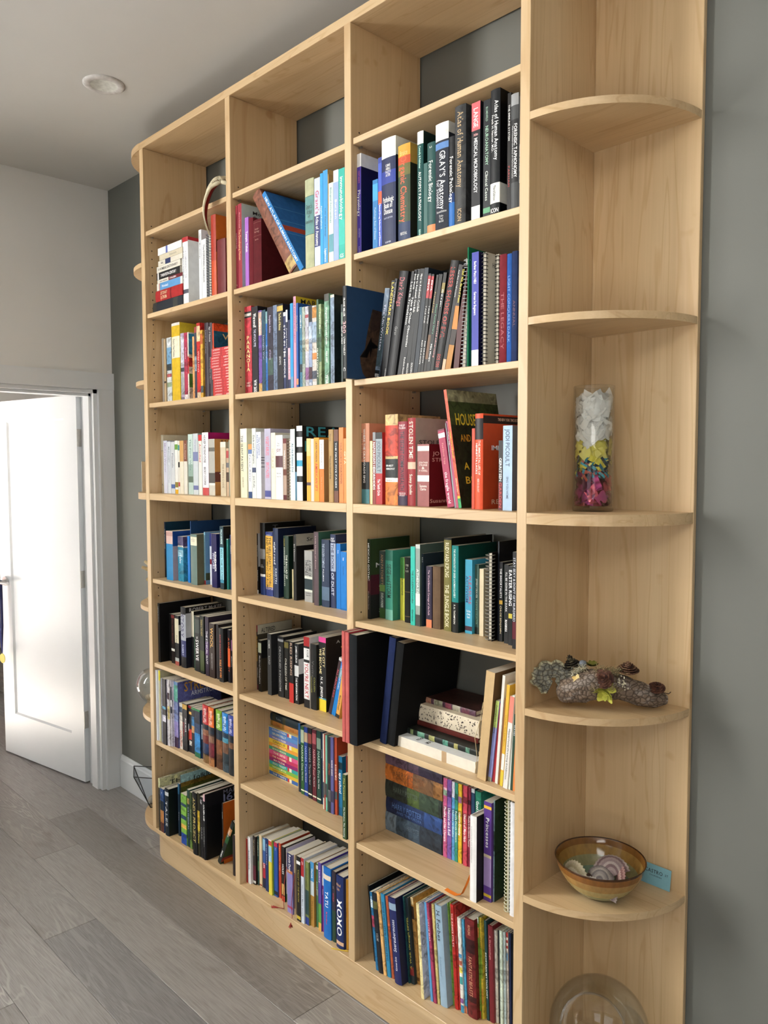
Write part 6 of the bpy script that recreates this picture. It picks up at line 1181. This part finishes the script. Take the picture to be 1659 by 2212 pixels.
def petals(c, nrm, n, size, cols, name, layers=1, cup=.3):
    c = Vector(c); nrm = Vector(nrm).normalized(); u = nrm.cross(Vector((.1, .4, .8))).normalized(); v = nrm.cross(u); mb = MB(); k = random.Random(n+int(c.x*9e3))
    for q in range(layers):
        for i in range(n):
            an = 2*math.pi*(i+.5*q)/n+k.uniform(-.2, .2); o = math.cos(an)*u+math.sin(an)*v; s = nrm.cross(o); sz = size*k.uniform(.75, 1.1)*(1-.25*q)
            rows = []
            for a in range(5):
                t = a/4; wd = sz*.42*math.sin(math.pi*min(t*.85+.08, 1)); b = c+o*sz*t+nrm*(cup*sz*t*t+q*.003)
                rows.append([L3(*(b-s*wd+nrm*.1*wd)), L3(*b), L3(*(b+s*wd+nrm*.1*wd))])
            mb.grid(rows, lin(k.choice(cols)))
            mb.grid([[p+Vector((0, .0003, -.0003)) for p in r] for r in rows[::-1]], lin(k.choice(cols)))
    return mb.build(name, M['print_matte'], lg)
petals((1.945, .068, .062), (-.1, -.9, .4), 5, .014, ['d8b468', 'c89a4a', 'e0c488'], 'dried_flower')
petals((1.941, .064, .042), (.1, -.9, .1), 5, .013, ['d0a450', 'dcbc74', 'b88c40'], 'dried_flower')
petals((1.951, .070, .076), (.2, -.8, .6), 4, .012, ['e0cc90', 'd8b870'], 'dried_flower')
petals((2.012, .092, .052), (.1, -.85, -.5), 5, .026, ['a8a838', '8c8c28', 'bcb84a'], 'green_flower', 2, .5)
petals((2.014, .100, .062), (.4, -.7, .5), 4, .024, ['b4b044', '9c9a30'], 'green_flower', 1, .2)
petals((1.96, .12, .100), (.1, -.1, 1), 5, .018, ['6a6a20', '7a7a2c', '4a4c18'], 'green_flower', 2, .4)
def tuft(name, pts, n, size, cols, r, seed):
    k = random.Random(seed); mb = MB()
    for i in range(n):
        p = Vector(k.choice(pts)) + Vector((k.gauss(0, r), k.gauss(0, r), k.gauss(0, r*.6)))
        q = [p]
        for j in range(4): q.append(q[-1]+Vector((k.uniform(-1, 1), k.uniform(-1, 1), k.uniform(-.7, .9)))*size)
        mb.tube([L3(*x) for x in q], .0005, 3, lin(k.choice(cols)), cap=False)
    o = mb.build(name, M['print_matte'], lg); o['kind'] = 'stuff'
tuft('moss', [(1.985, .105, .085), (1.99, .11, .094), (2.0, .115, .097), (2.012, .128, .094), (2.02, .13, .090), (1.988, .088, .062), (1.99, .085, .055), (2.022, .108, .062)], 260, .006, ['9a8860', '86754e', 'a89a74'], .006, 1)
tuft('white_lichen', [(1.943, .08, .090), (1.95, .085, .096), (1.956, .09, .10), (1.94, .076, .082)], 120, .004, ['d8d2b8', 'c4bc9c', 'e4dfc8'], .005, 2)
mb = MB(); k = random.Random(4)
for i in range(30):
    p = Vector((2.036+k.gauss(0, .006), .128+k.gauss(0, .004), .073+k.gauss(0, .008))); s = .0017
    mb.lathe([(0, -s), (s*.7, -s*.7), (s, 0), (s*.7, s*.7), (0, s)], 6, tuple(L3(*p)), lin('e4dcc0'))
o = mb.build('white_berries', M['print_matte'], lg); o['kind'] = 'stuff'
mb = MB(); mb.lathe([(.001, -.009), (.007, -.007), (.009, 0), (.007, .007), (.001, .009)], 12, tuple(L3(1.949, .10, .106)), lin('7a808a')); mb.build('blue_berry', M['print_matte'], lg)
mb = MB(); mb.tube([L3(*p) for p in ((2.07, .20, .045), (2.095, .205, .046), (2.112, .205, .046), (2.118, .203, .052))], .0011, 5, lin('4a3828')); mb.build('twig', M['print_matte'], lg)

# glazed bowl with shells and a card behind it
bz = .6309; bcx, bcy = 1.9795, .1392
def glaze():
    m, nt, n, l, b = mat_new('bowl_glaze')
    a = n.new('ShaderNodeAttribute'); a.attribute_name = 'Col'
    t = noise_node(n, l, 90, 4, mapping(n, l, (1, 1, .25)))
    l.new(mix(n, l, 1.0, a.outputs['Color'], ramp(n, l, t.outputs[0], [(.3, (.8, .8, .78, 1)), (.7, (1.08, 1.06, 1.0, 1))]), 'MULTIPLY'), b.inputs['Base Color'])
    b.inputs['Roughness'].default_value = .12; return m
bowl = empty('ceramic_bowl', (bcx, bcy, bz)); tag(bowl, 'brown and green glazed ceramic bowl holding seashells', 'bowl')
outp = [(.0, .0005), (.040, .0005), (.043, .004), (.058, .012), (.076, .028), (.091, .048), (.101, .068), (.106, .084), (.1075, .089)]
inp = [(.1065, .090), (.104, .088), (.099, .074), (.089, .052), (.074, .031), (.055, .016), (.030, .009), (0, .008)]
oc = ['4a5848', '5a6a54', '6a7a64', '8a8c66', 'b09c66', 'a8814a', '8a5a28', '4a2c16']
ic = ['3a2212', '7a5226', '94733c', '84805c', '667a68', '56706a', '4c6862']
mb = MB(); mb.lathe(outp, 56, col=lambda i, j: lin(oc[min(i, 7)])); mb.lathe(inp, 56, col=lambda i, j: lin(ic[min(i, 6)])); mb.lathe([outp[-1], inp[0]], 56, col=lin('3a2414'))
bm_ = mb.build('bowl_body', glaze(), bowl)
def shell(loc, rot, size, cols, label, ribs=13):
    mb = MB(); rows = []
    for i in range(9):
        t = i/8; row = []
        for j in range(2*ribs+1):
            s = j/(2*ribs)*2-1; an = s*1.15
            rr = size*(.08+.92*t)*(1+.03*math.cos(j*math.pi))*(1-.10*s*s)
            bulge = size*.42*math.sin(math.pi*min(t*.62+.10, 1))*math.cos(s*1.35) + size*.018*(1 if j % 2 else -1)*t
            row.append((rr*math.sin(an), rr*math.cos(an)-size*.5, bulge))
        rows.append(row)
    mb.grid(rows, lambda i, j: lin(cols[i % len(cols)]))
    mb.grid([[(x, y, z-size*.035) for x, y, z in r] for r in rows[::-1]], lin(cols[0]))
    mb.grid([rows[-1], [(x, y, z-size*.035) for x, y, z in rows[-1]]], lin(cols[0]))
    o = mb.build('seashell', M['print_matte']); o.location = loc; o.rotation_euler = rot; tag(o, label, 'seashell', 'seashells in the bowl'); return o
wh = ['c8bc9c', 'd4caae', 'b8aa88']; mv = ['8a7678', '9c8a88', '7a6264', 'a89a94']
sh0 = (bcx, bcy, bz)
def sp_(dx, dy, dz): return (bcx+dx, bcy+dy, bz+dz)
shell(sp_(-.042, -.030, .044), (1.05, .10, -.25), .050, wh, 'large white ribbed cockle shell at the left of the bowl')
shell(sp_(.020, .018, .062), (.35, -.1, .5), .052, mv, 'mauve scallop shell on top of the shell heap')
shell(sp_(.048, .022, .048), (.9, .5, -.9), .044, ['7a5450', '94706a', 'a88c84'], 'reddish striped shell at the right of the heap')
shell(sp_(.012, -.012, .050), (.45, .2, .2), .040, ['8c8480', '746c6c', 'a09890'], 'grey shell in the middle of the heap')
shell(sp_(.006, -.040, .036), (1.0, .1, .15), .036, ['9a9088', 'b4aca4', 'd0c8bc'], 'pale grey shell at the bowl front')
shell(sp_(.044, -.032, .034), (.8, .35, -.35), .038, ['8a7a78', 'a4948c', '7c6c6c'], 'mauve-grey shell at the front right of the bowl')
shell(sp_(.008, -.046, .022), (.9, -.2, .3), .028, ['d8d2c4', 'ccc4b4'], 'small white shell against the bowl front')
shell(sp_(-.012, .004, .018), (.1, .1, 1.0), .046, ['5a463c', '6a564a'], 'dark brown shell in the bottom of the bowl')
tk = empty('ticket_card', (2.065, .262, bz+.0008), (-.16, 0, .0)); tag(tk, 'small pale blue card leaning against the back behind the bowl', 'card')
mb = MB(); mb.box((-.045, 0, 0), (.032, .0006, .050), lin('7fb0bc')); mb.build('card', M['paper'], tk)
mb = MB()
put_text(mb, 'CASTRO', lin('14181a'), lambda s, u: (-.012+s, -.0004, .034+u), .046, .0085); put_text(mb, 'ST', lin('14181a'), lambda s, u: (.021+s, -.0004, .034+u), .008, .005)
for i, t_ in enumerate(('CALIFORNIA',)): put_text(mb, t_, lin('26343a'), lambda s, u: (-.006+s, -.0004, .024-.006*i+u), .032, .003)
o = mb.build('lettering', M['ink'], tk); o['kind'] = 'stuff'

# glass globe on the bottom shelf, open to the front
gx, gy, gr = 1.9902, .1278, .1190
gl = empty('glass_globe', (gx, gy, ZB)); tag(gl, 'large clear glass globe with a round front opening, bottom rounded shelf', 'glass globe')
dirn = (Vector((2.9378, -1.5194, 1.6685))-Vector((gx, gy, ZB+gr))).normalized()*.55+Vector((0, -.25, .1)); dirn.normalize()
q_ = Vector((0, 0, 1)).rotation_difference(dirn).to_matrix().to_4x4()
mb = MB(); o0 = .70
prof = [(gr*math.sin(t), gr*math.cos(t)) for t in [math.asin(.64)+(math.pi-math.asin(.64)-.001)*i/30 for i in range(31)]]
mb.lathe(prof, 56); mb.lathe([(r*.982, z*.982) for r, z in prof][::-1], 56)
for v in range(len(mb.v)): mb.v[v] = tuple(q_ @ Vector(mb.v[v]) + Vector((0, 0, gr+.001)))
mb.build('glass_wall', M['glass'], gl)
mb = MB(); rp = [q_ @ Vector((prof[0][0]*math.cos(2*math.pi*j/48)*.99, prof[0][0]*math.sin(2*math.pi*j/48)*.99, prof[0][1])) + Vector((0, 0, gr+.001)) for j in range(49)]
mb.tube(rp, .0028, 8, cap=False); mb.build('rim', M['glass_rim'] if 'glass_rim' in M else M['glass'], gl)
def pebble(name, loc, r, col, label, sz=.75, seed=0, cat='pebble', group=None):
    mb = MB(); rows = []
    for i in range(11):
        t = math.pi*i/10; row = []
        for j in range(16):
            a = 2*math.pi*j/16; d_ = Vector((math.sin(t)*math.cos(a), math.sin(t)*math.sin(a), math.cos(t)))
            f = 1+.16*noise.noise(d_*1.6+Vector((seed, 0, 0))); row.append((d_.x*r*f, d_.y*r*f, d_.z*r*f*sz))
        rows.append(row)
    mb.grid(rows, lin(col), close=True); o = mb.build(name, M['print_matte']); o.location = loc; tag(o, label, cat, group); return o
pebble('pebble', (gx+.004, gy-.012, ZB+.034), .032, 'd8d4cc', 'smooth white stone inside the big glass globe', .9, 3)

# ------------------------------------------------------------------ rounded end shelves, left
mb = MB(); mb.box((-.0008, -.045, 0), (.0008, .045, .128), lin('e6e2d6')); o = mb.build('white_card', M['paper']); o.location = (-.192, .108, Z4+.0004); o.rotation_euler = (0, 0, .55); tag(o, 'thin white card standing on the left rounded shelf', 'card')
cr_ = empty('coral_branch', (-.165, .125, 1.0896)); tag(cr_, 'beige branching coral piece on the left rounded shelf', 'coral')
k = random.Random(12); mb = MB()
for i in range(15):
    h = .06+.245*i/14; a = k.uniform(0, 6.28); L_ = k.uniform(.035, .075)
    mb.tube([(0, 0, h-.03), (math.cos(a)*L_*.5, math.sin(a)*L_*.5, h), (math.cos(a)*L_, math.sin(a)*L_, h+.012)], [.012, .010, .006], 7, lin('c8b48c'))
mb.tube([(0, 0, .012), (.004, .002, .1), (-.003, .003, .2), (0, 0, .31)], [.017, .016, .014, .008], 9, lin('c0aa80')); mb.build('coral_stem', M['print_matte'], cr_)
mb = MB(); mb.lathe([(0, .0), (.04, .0), (.04, .008), (.015, .014), (0, .014)], 20, col=lin('b8a078')); mb.build('coral_base', M['print_matte'], cr_)
# small fish bowl with shells
fb = empty('fish_bowl', (-.172, .118, .6312)); tag(fb, 'round clear glass fish bowl on the left rounded shelf', 'glass bowl')
R_ = .083
prof = [(0, 0)] + [(R_*math.sin(t), R_-R_*math.cos(t)) for t in [.35+(2.45-.35)*i/22 for i in range(23)]]
mb = MB(); mb.lathe(prof, 40); mb.lathe([(r*.965, z*.965+.003) for r, z in prof][::-1], 40); mb.build('glass_wall', M['glass'], fb)
for i in range(9):
    a = i*2.4; rr = .030*math.sqrt(i/8)
    pebble('seashell_piece', (-.172+rr*math.cos(a), .118+rr*math.sin(a), .6312+.022+.007*(i % 3)), .019, ['c8bca8', 'b8a890', 'd8cdb8', 'a89880'][i % 4], 'pale shell pieces heaped inside the small fish bowl', .7, i, 'seashell', 'shells in the fish bowl')
# geometric terrarium
tr = empty('glass_terrarium', (-.185, .100, ZB+.0004)); tag(tr, 'dark-edged geometric glass terrarium on the lowest left shelf', 'terrarium')
top = [(-.115, -.03, .150), (.0, -.088, .150), (.105, -.012, .150), (.01, .075, .150)]; bot = [(-.02, -.012, .0), (.02, -.022, .0), (.028, .012, .0), (-.008, .02, .0)]
for i in range(4):
    j = (i+1) % 4; m_ = MB(); m_.face([bot[i], bot[j], top[j], top[i]]); m_.build('pane', M['smoke'], tr)
mb = MB()
for i in range(4):
    j = (i+1) % 4
    for p, q in ((top[i], top[j]), (bot[i], top[i]), (bot[i], bot[j])): mb.tube([p, q], .0022, 6, lin('1c1c1e'))
mb.build('lead_frame', M['wire'], tr)
pebble('pebble', (-.185, .10, ZB+.026), .022, 'b0a898', 'small grey stone inside the geometric terrarium', .8, 6)

# ------------------------------------------------------------------ red and cream ornament hanging over the second shelf of the left bay
orn = empty('horn_ornament', (.52, .02, Z['A1']+.001)); tag(orn, 'curved red ornament with cream fringed edges hanging over the shelf edge', 'ornament')
def O3(x, y, z): return Vector((x-.52, y-.02, z-Z['A1']-.001))
cl = [(.596, .03, 2.640), (.574, -.005, 2.640), (.549, -.022, 2.622), (.527, -.027, 2.590), (.515, -.028, 2.556), (.515, -.027, 2.522), (.524, -.025, 2.492), (.541, -.023, 2.460)]
wd = [.062, .052, .046, .040, .034, .026, .018, .004]
def cr_pt(P, f):
    k = min(int(f), len(P)-2); t = f-k
    g_ = lambda i: Vector(P[min(max(i, 0), len(P)-1)]) if not isinstance(P[0], float) else P[min(max(i, 0), len(P)-1)]
    p0, p1, p2, p3 = g_(k-1), g_(k), g_(k+1), g_(k+2)
    return .5*((2*p1)+(p2-p0)*t+(2*p0-5*p1+4*p2-p3)*t*t+(3*p1-p0-3*p2+p3)*t*t*t)
NR = 40; lr = []; rr_ = []; mid_ = []
for i in range(NR+1):
    f = i/NR*(len(cl)-1); p = cr_pt(cl, f); p2 = cr_pt(cl, min(f+.05, len(cl)-1.001)); d_ = (p2-p) if i < NR else d_
    d_ = d_.normalized(); sd_ = d_.cross(Vector((.55, .75, .1))).normalized(); w_ = cr_pt([float(v) for v in wd], min(f, len(wd)-1.001))
    mid_.append((p, sd_, w_))
mb = MB(); rows = []
for p, s_, w_ in mid_:
    bk = Vector((-.3, .9, 0))*.35*w_
    rows.append([O3(*(p - s_*w_*.5)), O3(*(p - s_*w_*.3 + bk)), O3(*(p + bk*1.5)), O3(*(p + s_*w_*.3 + bk)), O3(*(p + s_*w_*.5))])
mb.grid(rows, lin('8c1c1e')); mb.grid([[q+Vector((-.001, .002, 0)) for q in r] for r in rows[::-1]], lin('8c1c1e')); mb.build('red_lining', M['cloth'], orn)
for sgn in (-1, 1):
    mb = MB(); mb.tube([O3(*(p + s_*w_*.5*sgn)) for p, s_, w_ in mid_], [max(.0022, w_*.13) for p, s_, w_ in mid_], 8, lin('ddd2b4')); mb.build('cream_edge', M['print_matte'], orn)
mb = MB(); k = random.Random(2)
for i in range(0, NR):
    for sub_ in range(3):
        p, s_, w_ = mid_[i]; p = p.lerp(mid_[i+1][0], sub_/3)
        for sgn in (-1, 1):
            e0 = p + s_*w_*.5*sgn + Vector((.0, -.003, 0)); e1 = p + s_*w_*.5*sgn*(.25 if w_ > .02 else .45) + Vector((k.uniform(-.002, .002), .004, k.uniform(-.003, .003)))
            mb.tube([O3(*e0), O3(*e1)], [.0011, .0004], 4, lin(k.choice(['e6dcc2', 'd4c6a4'])), cap=False)
o = mb.build('fringe', M['print_matte'], orn); o['kind'] = 'stuff'

# ------------------------------------------------------------------ ceiling downlight (switched off)
dl = empty('recessed_light', (.150, -.208, CEIL)); tag(dl, 'round white recessed ceiling light, switched off', 'ceiling light')
mb = MB(); mb.lathe([(.046, -.004), (.050, -.007), (.066, -.007), (.073, -.003), (.073, 0)], 40, col=(.62, .60, .58, 1)); mb.build('trim_ring', M['print_matte'], dl)
mb = MB(); mb.lathe([(.047, -.005), (.040, -.0015), (.0, -.0008)], 40, col=(.70, .71, .66, 1)); mb.build('lens', M['print_matte'], dl)

# ------------------------------------------------------------------ ribbon with medal on the door handle; furniture in the next room
dm = door.matrix_basis
def DL(x, y, z): return dm @ Vector((x, y, z))
rb = empty('medal_ribbon', DL(DW-.075, .05, lz+.008)); tag(rb, 'navy ribbon with a gold medal hanging from the door lever', 'medal')
off = Vector(rb.location)
mb = MB()
for s0 in (.062, .038):
    path = [DL(DW-.075, .05+(s0-.05), lz+.011), DL(DW-.075, s0, lz-.1), DL(DW-.082, .05+(s0-.05)*.7, lz-.25), DL(DW-.088, .05, lz-.40)]
    hw = [.016, .016, .014, .006]
    d_ = (DL(1, 0, 0)-DL(0, 0, 0)).normalized()
    mb.grid([[p-d_*h-off, p+d_*h-off] for p, h in zip(path, hw)], lin('1c2456'))
    mb.grid([[p+d_*h-off+Vector((0, 0, .0003)), p-d_*h-off+Vector((0, 0, .0003))] for p, h in zip(path, hw)], lin('1c2456'))
p0 = DL(DW-.075, .062, lz+.011)-off; p1 = DL(DW-.075, .038, lz+.011)-off
mb.face([p0-d_*.016, p0+d_*.016, p1+d_*.016, p1-d_*.016], lin('1c2456'))
mb.build('ribbon', M['cloth'], rb)
mb = MB(); c_ = DL(DW-.090, .050, lz-.432)-off; nv = (DL(0, 1, 0)-DL(0, 0, 0)).normalized()
mb.tube([c_-nv*.0015, c_+nv*.0015], .027, 28, lin('c8b860')); mb.build('medal', M['wire'], rb)
dcb = empty('dark_bookshelf', (-1.75, .62, 0)); tag(dcb, 'black bookshelf seen through the gap at the door hinges', 'bookshelf')
for a, b in (((-.5, 0, 0), (-.47, .3, 1.62)), ((.62, 0, 0), (.65, .3, 1.62)), ((-.5, .285, 0), (.65, .3, 1.62))):
    m_ = MB(); m_.box(a, b); m_.build('side', M['black'], dcb)
for i in range(8): m_ = MB(); m_.box((-.47, 0, .05+.22*i), (.62, .285, .072+.22*i)); m_.build('shelf', M['black'], dcb)
wr = empty('red_cabinet', (-3.2, -.35, 0)); tag(wr, 'dark red cabinet in the next room beyond the door edge', 'cabinet')
m_ = MB(); m_.box((-.35, -.55, .16), (.35, .55, 1.28)); m_.build('body', plain('dark_red_lacquer', '5a1612', .4), wr)
m_ = MB(); m_.box((-.33, -.53, 0), (.33, .53, .16)); m_.build('plinth', M['black'], wr)
for s in (-.275, .275):
    m_ = MB(); m_.box((.35, s-.265, .18), (.368, s+.265, 1.26)); d1 = m_.build('cabinet_door', plain('dark_red_door', '64190f', .4), wr)
    m_ = MB(); m_.tube([(.368, s*.15, .75), (.385, s*.15, .75)], .012, 10); m_.build('knob', M['nickel'], d1)
